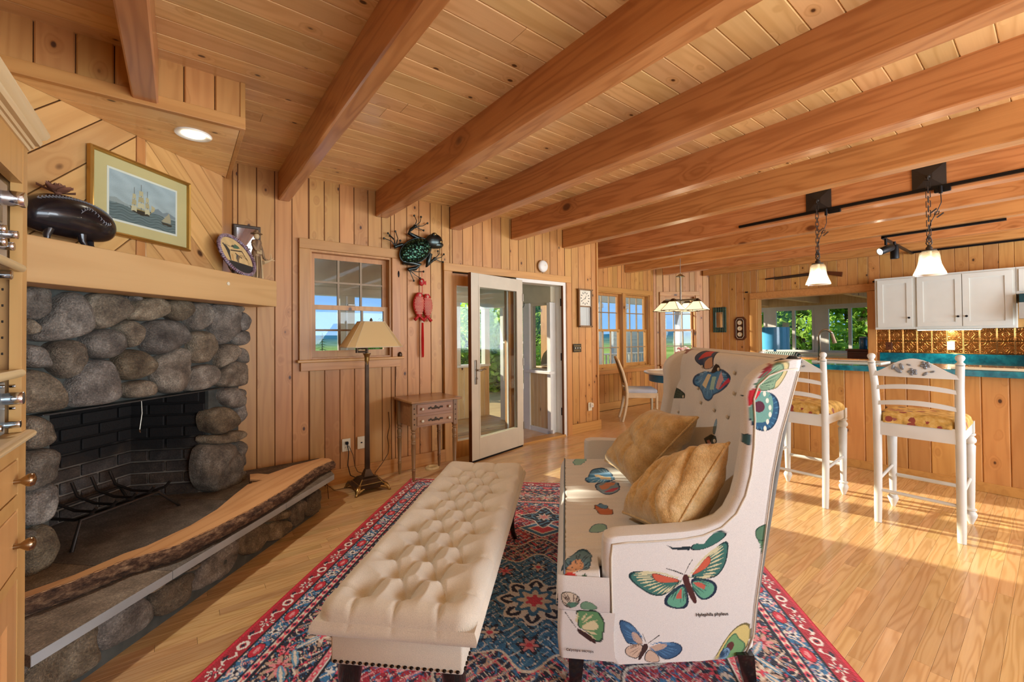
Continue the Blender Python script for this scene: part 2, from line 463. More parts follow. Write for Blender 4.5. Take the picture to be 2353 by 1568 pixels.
for st in strips:
    x, y, L = st
    d = [in_view(x+L*k, y+PW/2) for k in (.15, .5, .85) if not hidden(x+L*k, y+PW/2)]
    d = [q for q in d if q]
    (cand if d else rest).append((min(d) if d else 99, st))
cand.sort(key=lambda q: q[0])
rest += cand[290:]
for d, (x, y, L) in cand[:290]:
    MB().board((x+.0006, y+.0004, 0), (0, 1, 0), (1, 0, 0), (0, 0, 1), PW-.0008, L-.0012, .016, .0006).build('plank', M['floor'], floor)
m = MB()
for d, (x, y, L) in rest:
    m.box((x+L/2, y+PW/2, -.008), (L-.0012, PW-.0008, .016))
o = m.build('plank', M['floor'], floor, fix=False); o['kind'] = 'stuff'

# ceiling: planks along x between and above the beams
m = MB(); m.b2((XW-.2, YS-.2, CE+.02), (XE+.1, 5.2, CE+.08)); ceiling = struct('ceiling', m, M['groove'])
PC = 0.1325
y = 0.0316-PC*25
rnd = random.Random(5)
while y < 5.05:
    cuts = [XW-.1, rnd.uniform(.4, 4.6), XE+.05] if y < 4.2 else [4.7, rnd.uniform(5.6, 7), XE+.05]
    for a, b in zip(cuts, cuts[1:]):
        MB().board((a+.001, y+PC-.001, CE), (0, -1, 0), (1, 0, 0), (0, 0, -1), PC-.0015, b-a-.002, .02, .0045).build('plank', M['ceil'], ceiling)
    y += PC
def beam(x, y0, y1, w=.13, z0=2.506, rough=False, seed=0):
    """rough: the lower edge wanders where the log's rim shows"""
    P = []
    n = 44
    for i in range(n+1):
        yy = y0+(y1-y0)*i/n
        a = noise.noise(Vector((yy*1.7, seed, 0)))*.014+noise.noise(Vector((yy*5, seed, 3)))*.006 if rough else 0
        b = noise.noise(Vector((yy*1.3, seed, 9)))*.02 if rough else 0
        c = .007
        P.append([(x, yy, CE), (x, yy, z0+c+abs(a)), (x+c+abs(a)*.6, yy, z0), (x+w-c-abs(b)*.5, yy, z0), (x+w, yy, z0+c+abs(b)), (x+w, yy, CE)])
    mb = MB(); mb.grid(P); mb.add(P[0], [tuple(range(6))]); mb.add(P[-1], [tuple(range(6))])
    return mb.build('beam', M['beam'], ceiling)
beam(-.185, YS, 2.765, .10)
beam(.662, YS, YW, .088, rough=True, seed=4)
beam(1.50, YS, YW, .125, rough=True, seed=2)
beam(2.322, YS, YW, .13)
beam(3.165, YS, YW, .125)
beam(4.035, YS, YW, .13)
beam(5.0, YS, 5.0, .13)
beam(5.72, YS, 5.0, .13)
beam(6.59, YS, 5.0, .13)
beam(7.44, YS, 4.75, .13)
beam(8.22, YS, 4.35, .13)

def boards(parent, a, u, L, nrm, z0, z1, holes, mat, pitch=.1325, off=0.0, th=.018, ch=.0042):
    """upright boards from a along u for length L, cut around rectangular holes (t0,t1,z0,z1)"""
    ts = [0.0]; t = off % pitch
    while t < L-1e-4:
        if t > 1e-4: ts.append(t)
        t += pitch
    ts.append(L)
    a, u = Vector(a), Vector(u)
    for t0, t1 in zip(ts, ts[1:]):
        cs = sorted({t0, t1, *[h for H in holes for h in H[:2] if t0 < h < t1]})
        segs = {}
        for c0, c1 in zip(cs, cs[1:]):
            if c1-c0 < .012: continue
            md = (c0+c1)/2; iv = [(z0, z1)]
            for h in holes:
                if h[0] < md < h[1]:
                    nv = []
                    for p, q in iv:
                        if h[2] > p: nv.append((p, min(q, h[2])))
                        if h[3] < q: nv.append((max(p, h[3]), q))
                    iv = [(p, q) for p, q in nv if q-p > .01]
            for p, q in iv:
                MB().board(a+u*(c0+.001)+Vector((0, 0, p)), u, (0, 0, 1), nrm, c1-c0-.002, q-p, th, ch).build('board', mat, parent)

def wall_y(mb, x0, x1, y0, y1, holes, z0=0, z1=CE):
    """solid wall lying along x with rectangular holes"""
    cs = sorted({x0, x1, *[h for H in holes for h in H[:2]]})
    for a, b in zip(cs, cs[1:]):
        md = (a+b)/2; iv = [(z0, z1)]
        for h in holes:
            if h[0] < md < h[1]:
                nv = []
                for p, q in iv:
                    if h[2] > p: nv.append((p, min(q, h[2])))
                    if h[3] < q: nv.append((max(p, h[3]), q))
                iv = nv
        for p, q in iv:
            if q-p > 1e-4: mb.b2((a, y0, p), (b, y1, q))

W1 = (.905, 1.655, 1.135, 2.115); D1 = (2.325, 4.085, 0, 2.045)
m = MB(); wall_y(m, .30, 4.74, YW+.019, YW+.15, [W1, D1]); wall_n = struct('wall_north', m, M['groove'])
boards(wall_n, (.335, YW+.018, 0), (1, 0, 0), 4.385, (0, -1, 0), .0, CE, [(W1[0]-.335, W1[1]-.335, W1[2], W1[3]), (D1[0]-.335, D1[1]-.335, 0, D1[3])], M['wall'], off=.635-.335)
# return of the window wall into the dining bay
m = MB(); m.b2((4.60, YW+.15, 0), (4.735, 5.15, CE)); wr = struct('wall_bay_return', m, M['trimz'])
MB().rbox((4.718, YW+.055, CE/2), (.03, .12, CE), .004).build('corner_board', M['trimz'], wr)
# dining bay walls
YB = 4.99
W2a, W2b = (5.74, 6.50), (6.57, 7.33)
WZ = (.735, 2.115)
m = MB(); wall_y(m, 4.70, 7.55, YB+.019, YB+.14, [(*W2a, *WZ), (*W2b, *WZ)]); wall_b = struct('wall_bay', m, M['groove'])
boards(wall_b, (4.735, YB+.018, 0), (1, 0, 0), 2.78, (0, -1, 0), 0, CE, [(W2a[0]-4.735, W2a[1]-4.735, *WZ), (W2b[0]-4.735, W2b[1]-4.735, *WZ)], M['wall'], off=.05)
# angled bay wall with a single window
PA, PB = Vector((7.50, 5.0, 0)), Vector((8.36, 4.30, 0))
ud = (PB-PA).normalized(); LD = (PB-PA).length; nd = Vector((-ud.y, ud.x, 0))
if nd.y > 0: nd = -nd
WD = (.20, .83)
ang = math.atan2(ud.y, ud.x)
m = MB(); wall_y(m, 0, LD+.1, .019, .12, [(*WD, *WZ)])
wall_d = m.build('wall_bay_angled', M['groove'], None, loc=tuple(PA), rot=(0, 0, ang)); wall_d['kind'] = 'structure'
boards(wall_d, (0, .018, 0), (1, 0, 0), LD, (0, -1, 0), 0, CE, [(*WD, *WZ)], M['wall'], off=.06)
# kitchen wall with the wide pass-through to the sunroom
OP = (1.815, 3.42, .93, 1.985)     # y0,y1,z0,z1
m = MB()
cs = [YS, OP[0], OP[1], 4.45]
for a, b in zip(cs, cs[1:]):
    for p, q in ([(0, CE)] if a != OP[0] else [(0, OP[2]), (OP[3], CE)]): m.b2((XE, a, p), (XE+.12, b, q))
wall_e = struct('wall_east', m, M['groove'])
boards(wall_e, (XE-.018, 4.36, 0), (0, -1, 0), 4.36-YS, (-1, 0, 0), 0, CE, [(4.36-OP[1], 4.36-OP[0], OP[2], OP[3])], M['wall'], off=.04)
# west wall behind the cabinet, rear wall with two windows behind the camera
m = MB(); m.b2((XW-.12, YS, 0), (XW-.001, 2.9, CE)); wall_w = struct('wall_west', m, M['groove'])
boards(wall_w, (XW, YS, 0), (0, 1, 0), 6.0, (1, 0, 0), 0, CE, [], M['wall'], pitch=.265)
RW = [(.4, 4.75, .3, 2.25), (5.0, 8.2, .3, 2.4)]
m = MB(); wall_y(m, XW-.1, XE+.1, YS-.12, YS, RW); wall_s = struct('wall_south', m, M['trimz'])
# baseboards
def base_y(name, x0, x1, y): return struct(name, MB().rbox(((x0+x1)/2, y-.008, .066), (x1-x0, .018, .132), .003), M['trim'])
base_y('baseboard_north', 1.03, 2.24, YW+.0); base_y('baseboard_north_right', 4.165, 4.755, YW+.0)
struct('baseboard_bay', MB().rbox((6.1, YB-.008, .066), (2.75, .018, .132), .003), M['trim'])
struct('baseboard_bay_return', MB().rbox((4.744, 4.55, .066), (.018, .9, .132), .003), M['trim'])

# ------------------------------------------------------------------ windows
def hung_window(name, x0, x1, z0, z1, y, parent_loc=None, rz=0.0, casing=True, cols=3, rows=2, sill=True, cw=.088, L=True, Rr=True, head=None, sash='trim', zmid=None):
    """double-hung sash window in a wall facing -y; y is the wall face"""
    w = MB()
    jb = .018
    w.b2((x0-.001, y+.005, z0), (x0+jb, y+.13, z1)); w.b2((x1-jb, y+.005, z0), (x1+.001, y+.13, z1)); w.b2((x0+jb, y+.006, z1-jb), (x1-jb, y+.129, z1)); w.b2((x0+jb, y+.006, z0), (x1-jb, y+.129, z0+jb))
    win = w.build(name, M['trimz'], None, loc=parent_loc or (0, 0, 0), rot=(0, 0, rz)); win['kind'] = 'structure'
    if casing:
        hx0, hx1 = (x0-cw, x1+cw) if head is None else head
        MB().rbox(((hx0+hx1)/2, y-.008, z1+cw/2), (hx1-hx0, .026, cw), .003).build('head_casing', M['trim'], win)
        if L: MB().rbox((x0-cw/2, y-.007, (z0+z1)/2), (cw, .022, z1-z0), .003).build('side_casing', M['trimz'], win)
        if Rr: MB().rbox((x1+cw/2, y-.007, (z0+z1)/2), (cw, .022, z1-z0), .003).build('side_casing', M['trimz'], win)
    if sill:
        hx0, hx1 = (x0-cw-.02, x1+cw+.02) if head is None else head
        MB().rbox(((hx0+hx1)/2, y-.012, z0-.008), (hx1-hx0, .085, .024), .005).build('sill', M['trim'], win)
        MB().rbox(((hx0+hx1)/2, y-.010, z0-.057), (hx1-hx0-.06, .022, .075), .003).build('apron', M['trim'], win)
    zm = zmid or (z0+z1)/2
    for k, (a, b, yy) in enumerate(((zm-.02, z1-jb, y+.088), (z0+jb, zm+.02, y+.055))):
        f = MB(); st = .042; br = .042 if k == 0 else .06
        xa, xb = x0+jb, x1-jb
        f.b2((xa, yy, a), (xa+st, yy+.032, b)); f.b2((xb-st, yy, a), (xb, yy+.032, b)); f.b2((xa+st, yy, b-st), (xb-st, yy+.032, b)); f.b2((xa+st, yy, a), (xb-st, yy+.032, a+br))
        s_ = f.build('sash', M['trimz'], win)
        ga, gb, gz0, gz1 = xa+st, xb-st, a+br, b-st
        MB().b2((ga, yy+.014, gz0), (gb, yy+.018, gz1)).build('pane', M['glass'], s_)
        q = MB()
        for i in range(1, cols):
            xx = ga+(gb-ga)*i/cols; q.b2((xx-.009, yy+.004, gz0), (xx+.009, yy+.03, gz1))
        for j in range(1, rows):
            zz = gz0+(gz1-gz0)*j/rows; q.b2((ga, yy+.0055, zz-.0088), (gb, yy+.0285, zz+.0088))
        q.build('muntin', M['greymun'], s_)
    return win
M['greymun'] = plain('muntin_paint', '#9A8466', 0.5)
w1 = hung_window('window_1', *W1, YW, zmid=1.61)
MB().rbox((1.28, YW+.05, 1.638), (.07, .022, .014), .004).build('sash_lock', M['nickel'], w1)
w2 = hung_window('window_2', *W2a, *WZ, YB, head=(5.66, 7.42), Rr=False)
w3 = hung_window('window_3', *W2b, *WZ, YB, casing=True, sill=False, head=(6.5, 6.51))
w4 = hung_window('window_4', *WD, *WZ, 0.0, parent_loc=tuple(PA), rz=ang, cw=.08)

# ------------------------------------------------------------------ french door
m = MB()
m.rbox((3.195, YW-.008, 2.085), (1.93, .028, .085), .003)
cas = struct('trim_1', m, M['trim'])
MB().rbox((2.278, YW-.007, 1.02), (.09, .024, 2.045), .003).build('side_casing', M['trimz'], cas)
MB().rbox((4.125, YW-.007, 1.02), (.085, .024, 2.045), .003).build('side_casing', M['trimz'], cas)
# fixed glazed panel at the left of the opening
m = MB()
m.b2((2.325, YW+.0, 0), (2.345, YW+.15, 2.045)); m.b2((2.345, YW+.03, 0), (2.415, YW+.085, 2.03)); m.b2((3.14, YW+.03, 0), (3.235, YW+.12, 2.03))
m.b2((2.415, YW+.03, 1.90), (3.14, YW+.085, 2.03)); m.b2((2.415, YW+.03, 0), (3.14, YW+.085, .175))
w5 = struct('window_5', m, M['trimz'])
MB().b2((2.415, YW+.055, .175), (3.14, YW+.060, 1.90)).build('pane', M['glass'], w5)
q = MB()
for a, b in (((2.415, .175), (2.425, 1.9)), ((3.13, .175), (3.14, 1.9))): q.b2((a[0], YW+.045, a[1]), (b[0], YW+.07, b[1]))
q.b2((2.425, YW+.046, .175), (3.13, YW+.069, .19)); q.b2((2.425, YW+.046, 1.885), (3.13, YW+.069, 1.90))
q.build('glazing_bead', M['white'], w5)
# white frame of the open doorway
m = MB()
m.b2((4.035, YW+.002, 0), (4.085, YW+.06, 2.045)); m.b2((4.045, YW+.06, 0), (4.085, YW+.17, 2.045)); m.b2((3.235, YW+.002, 2.0), (4.04, YW+.17, 2.045)); m.b2((3.235, YW+.12, 0), (3.26, YW+.17, 2.0))
df = struct('door_1', m, M['white'])
MB().rbox((3.65, YW+.07, .008), (.80, .17, .03), .006).build('threshold', M['trim'], df)
MB().b2((4.022, YW+.004, .0), (4.035, YW+.03, 2.0)).build('weatherstrip', M['groove'], df)
for z in (.32, 1.05, 1.78): MB().b2((4.028, YW+.03, z-.05), (4.036, YW+.055, z+.05)).build('strike_plate', M['black'], df)
# the leaf, swung open into the room
A = Vector((3.285, 4.03, 0)); Bp = Vector((2.425, 3.835, 0)); aw = math.atan2(Bp.y-A.y, Bp.x-A.x)
lf = thing('door_2', None, None, tuple(A), aw); lf['kind'] = 'structure'
LW = .885; LH = 2.012; zb = .018
f = MB()
t2 = .022
for lo, hi in (((0, -t2, zb), (.105, t2, LH)), ((LW-.115, -t2, zb), (LW, t2, LH)), ((.105, -t2, LH-.135), (LW-.115, t2, LH)), ((.105, -t2, zb), (LW-.115, t2, .235))): f.rbox([(a+b)/2 for a, b in zip(lo, hi)], [b-a for a, b in zip(lo, hi)], .003)
f.build('door_frame', M['doorpaint'], lf)
MB().b2((.105, -.004, .235), (LW-.115, .004, LH-.135)).build('pane', M['glass'], lf)
q = MB()
for s_ in (-1, 1):
    y0, y1 = sorted((s_*.012, s_*.026))
    q.b2((.100, y0, .228), (.118, y1, LH-.128)); q.b2((LW-.128, y0, .228), (LW-.110, y1, LH-.128)); q.b2((.118, y0, .228), (LW-.128, y1, .246)); q.b2((.118, y0, LH-.146), (LW-.128, y1, LH-.128))
q.build('glazing_bead', M['doorpaint'], lf)
MB().b2((LW, -t2*.99, zb), (LW+.003, t2*.99, LH)).build('edge_strip', M['groove'], lf)
MB().b2((.02, -t2-.002, .002), (LW, t2+.001, zb)).build('door_sweep', M['black'], lf)
hd = MB(); hd.rbox((LW-.06, t2+.004, .95), (.034, .008, .26), .004)
hp = hd.build('handle', M['nickel'], lf)
for s_ in (1, -1):
    MB().tube([(LW-.06, s_*.02, .975), (LW-.06, s_*.065, .975), (LW-.10, s_*.072, .97), (LW-.15, s_*.07, .982), (LW-.175, s_*.07, .978)], [.011, .009, .009, .008, .006], 8).build('lever', M['nickel'], hp, 50)
MB().rbox((LW-.06, -t2-.004, .95), (.034, .008, .26), .004).build('handle_plate', M['nickel'], hp)
MB().tube([(LW-.06, .02, .885), (LW-.06, .045, .885)], [.013, .011], 10).build('thumbturn', M['nickel'], hp, 50)
for z in (.25, 1.02, 1.8): MB().tube([(.0, .026, z-.045), (.0, .026, z+.045)], .008, 8).build('hinge', M['nickel'], lf, 50)

# ------------------------------------------------------------------ screened porch beyond the door
m = MB(); m.b2((-1.6, YW+.16, -.10), (4.25, 6.15, -.04)); pf = struct('floor_porch', m, M['subfloor'])
for k in range(14):
    MB().board((-1.6, YW+.16+k*.14, -.012), (0, 1, 0), (1, 0, 0), (0, 0, 1), .134, 5.8, .026, .004).build('plank', M['deck'], pf)
YP = 6.02
def porch_wall(name, x0, x1, y, posts, z_s=.86, z_h=1.90, face=-1):
    g = MB(); g.b2((x0, y+.02, -.04), (x1, y+.12, z_s-.04)); g.b2((x0, y, z_h), (x1, y+.12, 2.62))
    o = struct(name, g, M['porchpaint'])
    t = x0
    while t < x1-.02:
        MB().board((t, y+.018, -.01), (1, 0, 0), (0, 0, 1), (0, -1, 0), min(.10, x1-t)-.002, z_s-.03, .014, .005).build('board', M['bead'], o); t += .10
    MB().rbox(((x0+x1)/2, y+.045, z_s-.015), (x1-x0, .15, .04), .005).build('sill', M['white'], o)
    MB().rbox(((x0+x1)/2, y-.006, z_h+.06), (x1-x0, .018, .11), .004).build('head_board', M['porchpaint'], o)
    for a, b in posts: MB().b2((a, y-.004, z_s), (b, y+.11, z_h+.02)).build('post', M['porchpaint'], o); 
    return o
porch_n = porch_wall('wall_porch_north', -1.6, 4.2, YP, [(-1.6, -1.48), (-.30, -.18), (.72, .84), (1.72, 1.92), (2.72, 2.84), (3.50, 3.62), (4.1, 4.2)])
MB().b2((1.80, YP-.012, .86), (1.825, YP-.002, 1.9)).build('corner_bead', M['white'], porch_n)
# east side: knee wall, window, white corner post, storm door
m = MB(); m.b2((3.96, YW+.17, -.04), (4.06, 4.70, .82)); m.b2((3.96, YW+.17, 1.79), (4.06, 6.0, 2.62)); m.b2((4.06, 4.80, 1.98), (4.14, 5.55, 2.3))
pe = struct('wall_porch_east', m, M['porchpaint'])
for k in range(6):
    MB().board((3.958, 4.30+k*.072, .06), (0, 1, 0), (0, 0, 1), (-1, 0, 0), .070, .75, .012, .004).build('board', M['bead'], pe)
MB().rbox((3.955, 4.46, .03), (.03, .55, .07), .004).build('kick_board', M['white'], pe)
MB().rbox((3.95, 4.46, .835), (.10, .53, .04), .005).build('sill', M['white'], pe)
MB().b2((3.935, 4.655, 0), (4.06, 4.79, 1.80)).build('corner_post', M['white'], pe)
MB().b2((3.94, YW+.163, .0), (4.041, 4.287, 1.785)).build('jamb_post', M['white'], pe)
q = MB(); q.b2((3.97, 4.285, .85), (4.0, 4.31, 1.79)); q.b2((3.97, 4.63, .85), (4.0, 4.655, 1.79)); q.b2((3.97, 4.31, 1.755), (4.0, 4.63, 1.79)); q.b2((3.97, 4.31, .85), (4.0, 4.63, .875))
q.build('window_frame', M['porchpaint'], pe)
MB().b2((3.983, 4.31, .875), (3.987, 4.63, 1.755)).build('pane', M['glass'], pe)
m = MB()
m.b2((4.07, 4.80, .0), (4.11, 4.86, 1.95)); m.b2((4.07, 5.46, .0), (4.11, 5.54, 1.95)); m.b2((4.07, 4.86, .0), (4.11, 5.46, .62)); m.b2((4.07, 4.86, 1.86), (4.11, 5.46, 1.95)); m.b2((4.07, 4.86, 1.22), (4.11, 5.46, 1.25))
d3 = struct('door_3', m, M['white'])
MB().b2((4.088, 4.86, .62), (4.092, 5.46, 1.86)).build('pane', M['glass'], d3)
q = MB()
for yy in (5.05, 5.26): q.b2((4.08, yy-.008, .62), (4.10, yy+.008, 1.05))
for zz in (.83, 1.05): q.b2((4.08, 4.86, zz-.008), (4.10, 5.46, zz+.008))
q.build('grille', M['white'], d3)
MB().tube([(4.06, 4.90, .98), (4.03, 4.90, .98), (4.02, 4.97, .985)], .009, 8).build('handle', M['nickel'], d3, 50)
# porch ceiling and roof
m = MB(); m.b2((-1.7, YW+.15, 2.60), (4.4, 6.5, 2.70)); pr = struct('ceiling_porch', m, M['porchpaint'])
for k in range(16):
    MB().board((-1.7, YW+.155+k*.12+.118, 2.598), (0, -1, 0), (1, 0, 0), (0, 0, -1), .116, 5.85, .012, .005).build('plank', M['bead'], pr)
for hx, hy, hz in ((3.80, 4.6, 1.80), (3.3, 5.8, 1.9)):
    hk = MB().tube([(hx, hy, hz+.0), (hx, hy, hz-.04), (hx-.02, hy, hz-.07), (hx-.045, hy, hz-.06), (hx-.05, hy, hz-.035)], .004, 6).build('plant_hook', M['black'], None, 60)
    tag(hk, 'small black hook hanging from the porch window head beside the post' if hx > 3.5 else 'black hook fixed under the far porch header', 'hook')
# grill outside the porch window
g = thing('covered_grill', 'pale grey barbecue grill with rounded lid on the deck outside the porch', 'grill', (4.75, 4.75, 0))
P = []
for i in range(9):
    a = PI*i/8; P.append([(xx, -.24*math.cos(a), .88+.26*math.sin(a)) for xx in (-.3, -.27, .27, .3)])
MB().grid(P).build('lid', plain('grill_lid', '#BFC1C0', .5), g, 40)
MB().rbox((0, 0, .84), (.62, .5, .08), .02).build('firebox', M['siding'], g)
MB().rbox((0, -.02, .36), (.5, .42, .7), .02).build('cart', M['black'], g)
MB().rbox((-.36, 0, .86), (.18, .4, .03), .008).build('side_shelf', M['bead'], g)

# ------------------------------------------------------------------ deck, siding and railing seen through the bay windows
m = MB(); m.b2((4.3, 5.2, -.25), (12.5, 12.0, -.15)); dk = struct('floor_deck', m, M['deck'])
m = MB(); m.b2((10.7, 8.6, -.2), (12.4, 8.7, 1.5)); hs = struct('wall_annex', m, M['siding'])
for k in range(12): MB().box((11.55, 8.585, -.05+k*.13), (1.7, .02, .125), RX(.09)).build('siding_board', M['siding'], hs)
for k, x in enumerate((9.05, 10.15, 11.45)):
    p = thing('porch_post', ['white square porch post nearest the dining bay window', 'white square porch post in the middle of the deck railing', 'white square porch post at the right end of the deck railing'][k], 'post', (x, 7.75, -.149), group='white deck posts')
    MB().rbox((0, 0, 1.2), (.13, .13, 2.4), .006).build('shaft', M['white'], p); MB().rbox((0, 0, .1), (.18, .18, .2), .006).build('base', M['white'], p); MB().rbox((0, 0, 2.3), (.18, .18, .12), .006).build('capital', M['white'], p)
rl = thing('deck_railing', 'white baluster railing along the deck outside the dining bay', 'railing', (10.15, 7.85, -.149))
MB().rbox((0, 0, .95), (2.9, .09, .04), .006).build('top_rail', M['white'], rl); MB().rbox((0, 0, .12), (2.9, .05, .05), .006).build('bottom_rail', M['white'], rl)
for k in range(20): MB().b2((-1.41+k*.147-.018, -.018, .12), (-1.41+k*.147+.018, .018, .95)).build('baluster', M['white'], rl)
m = MB(); m.b2((8.7, 7.68, 2.25), (11.9, 7.82, 2.55)); m.b2((4.3, 5.2, 2.6), (8.5, 6.3, 2.7)); struct('ceiling_deck', m, M['porchpaint'])

# ------------------------------------------------------------------ sunroom beyond the kitchen pass-through
XS = 11.4
m = MB(); m.b2((XE+.12, -.5, -.06), (XS+.3, 6.2, -.01)); struct('floor_sunroom', m, M['floor'])
m = MB(); m.b2((XS, -.5, 0), (XS+.12, 6.2, .92)); m.b2((XS, -.5, 1.93), (XS+.12, 6.2, 2.7))
bays = [(1.2, 2.06), (2.36, 3.20), (3.44, 4.26), (4.46, 5.3)]
prev = -.5
for a, b in bays: m.b2((XS, prev, .92), (XS+.12, a, 1.93)); prev = b
m.b2((XS, prev, .92), (XS+.12, 6.2, 1.93))
for yy in (5.6, -.5):
    m.b2((XE+.13, yy, 0), (XS, yy+.12, .75)); m.b2((XE+.13, yy, 2.0), (XS, yy+.12, 2.3))
    for xx in (XE+.13, 9.45, 10.4): m.b2((xx, yy, .75), (xx+.10, yy+.12, 2.0))
wsn = struct('wall_sunroom', m, M['white'])
for k, (a, b) in enumerate(bays):
    q = MB(); md = (a+b)/2
    for lo, hi in ((a, a+.04), (b-.04, b), (md-.03, md+.03)): q.b2((XS-.012, lo, .92), (XS+.05, hi, 1.93))
    q.b2((XS-.0115, a+.04, 1.88), (XS+.05, b-.04, 1.93)); q.b2((XS-.0115, a+.04, .92), (XS+.05, b-.04, .96))
    wk = struct('window_%d' % (6+k), q, M['white'])
    MB().b2((XS+.018, a+.04, .96), (XS+.022, b-.04, 1.88)).build('pane', M['glass'], wk)
struct('trim_sunroom_sill', MB().rbox((XS-.05, 3.0, .905), (.16, 5.6, .03), .006), M['white'])
m = MB(); m.b2((XE+.1, -.5, 2.25), (XS+.3, 6.2, 2.33)); csn = struct('ceiling_sunroom', m, M['bead'])
for k, yy in enumerate((1.2, 2.25, 3.3, 4.35)):
    MB().b2((XE+.13, yy, 2.02), (XS, yy+.09, 2.25)).build('beam', M['bead'], csn)
MB().b2((XS-.09, -.5, 1.98), (XS-.001, 6.2, 2.25)).build('plate_beam', M['bead'], csn)
# casing of the pass-through
m = MB(); oc = struct('trim_2', MB().rbox((XE-.03, (OP[0]+OP[1])/2, OP[3]+.055), (.028, OP[1]-OP[0]+.24, .11), .004), M['trim'])
MB().rbox((XE-.03, OP[1]+.06, 1.0), (.028, .12, 1.96), .004).build('side_casing', M['trimz'], oc)
MB().rbox((XE-.03, OP[0]-.05, 1.0), (.028, .10, 1.96), .004).build('side_casing', M['trimz'], oc)
MB().b2((XE-.015, OP[1]-.012, OP[2]), (XE+.15, OP[1], OP[3])).build('jamb', M['trimz'], oc)
MB().b2((XE-.015, OP[0], OP[2]), (XE+.15, OP[0]+.012, OP[3])).build('jamb', M['trimz'], oc)
MB().b2((XE-.015, OP[0]+.012, OP[3]-.012), (XE+.15, OP[1]-.012, OP[3])).build('head_jamb', M['trim'], oc)

# ------------------------------------------------------------------ land and trees outside
def terrain():
    P = []
    for i in range(60):
        row = []
        for j in range(70):
            a = -1.9+3.8*j/69; r = 9*(1.115**i)
            x = r*math.sin(a); y = 5+r*math.cos(a)
            h = -1.1-r*.012
            if r > 500: 
                k = min(1, (r-500)/900); h += k*(30+20*noise.noise(Vector((a*3.1, 2, 0)))+8*noise.noise(Vector((a*8, 5, 0)))+1.5*noise.noise(Vector((a*20, r*.004, 0))))
            row.append((x, y, h))
        P.append(row)
    return MB().grid(P)
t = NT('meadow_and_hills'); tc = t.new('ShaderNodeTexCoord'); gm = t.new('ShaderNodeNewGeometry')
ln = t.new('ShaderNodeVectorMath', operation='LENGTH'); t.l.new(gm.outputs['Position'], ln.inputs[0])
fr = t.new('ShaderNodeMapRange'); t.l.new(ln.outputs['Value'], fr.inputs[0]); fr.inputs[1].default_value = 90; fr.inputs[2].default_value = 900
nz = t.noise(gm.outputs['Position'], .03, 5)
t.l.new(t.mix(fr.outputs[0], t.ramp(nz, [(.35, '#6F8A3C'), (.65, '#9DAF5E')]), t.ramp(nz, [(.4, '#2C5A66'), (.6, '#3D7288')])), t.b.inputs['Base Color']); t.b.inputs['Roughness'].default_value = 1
t.b.inputs['Specular IOR Level'].default_value = 0
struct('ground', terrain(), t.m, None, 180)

def leaf_mat(name, a, b, c):
    t = NT(name); gm = t.new('ShaderNodeNewGeometry')
    col = t.ramp(t.noise(gm.outputs['Position'], 3.0, 3), [(.3, a), (.5, b), (.7, c)])
    t.l.new(col, t.b.inputs['Base Color']); t.b.inputs['Roughness'].default_value = .6
    tl = t.new('ShaderNodeBsdfTranslucent'); t.l.new(col, tl.inputs[0]); mx = t.new('ShaderNodeMixShader'); mx.inputs[0].default_value = .45
    t.l.new(t.b.outputs[0], mx.inputs[1]); t.l.new(tl.outputs[0], mx.inputs[2]); t.l.new(mx.outputs[0], t.out.inputs[0])
    return t.m
M['leaf'] = leaf_mat('maple_leaves', '#6E9A24', '#A2C940', '#D2E57C')
M['leafd'] = leaf_mat('dark_leaves', '#4E7A2A', '#82A83E', '#B4CC64')
M['needle'] = leaf_mat('spruce_needles', '#3A6036', '#56804A', '#7AA05C')
M['bark'] = plain('bark', '#6E5A44', .9, bump=.5, bscale=30)
def leaves_mb(clusters, n, size, rnd):
    mb = MB()
    for k in range(n):
        c, r = clusters[rnd.randrange(len(clusters))]
        d = Vector((rnd.gauss(0, 1), rnd.gauss(0, 1), rnd.gauss(0, 1))).normalized()*(r*(rnd.random()**.4))
        p = Vector(c)+d; s = size*rnd.uniform(.6, 1.3)
        q = Matrix.Rotation(rnd.uniform(0, 2*PI), 3, Vector((rnd.gauss(0, 1), rnd.gauss(0, 1), rnd.gauss(0, 1))).normalized())
        mb.add([p+q @ Vector(v) for v in ((-s, 0, 0), (0, -.55*s, .1*s), (s, 0, 0), (0, .55*s, .1*s))], [(0, 1, 2, 3)])
    return mb
def leafy(name, label, loc, h, w, n, size, mat, seed, low=.25):
    rnd = random.Random(seed)
    t = thing(name, label, 'tree', loc, 0, 'trees outside the windows')
    cl = [((rnd.uniform(-w, w)*.7, rnd.uniform(-w, w)*.7, h*rnd.uniform(low, 1)), w*rnd.uniform(.25, .5)) for _ in range(26)]
    o = leaves_mb(cl, n, size, rnd).build('crown', mat, t, fix=False); o['kind'] = 'stuff'
    mb = MB(); mb.tube([(0, 0, 0), (.05, 0, h*.4), (0, .05, h*.9)], [w*.06, w*.045, .02], 8)
    for c, r in cl[:9]: mb.tube([(0, 0, h*.25), (c[0]*.5, c[1]*.5, c[2]*.8), c], [w*.025, w*.018, .01], 5)
    mb.build('trunk', M['bark'], t, 60)
    return t
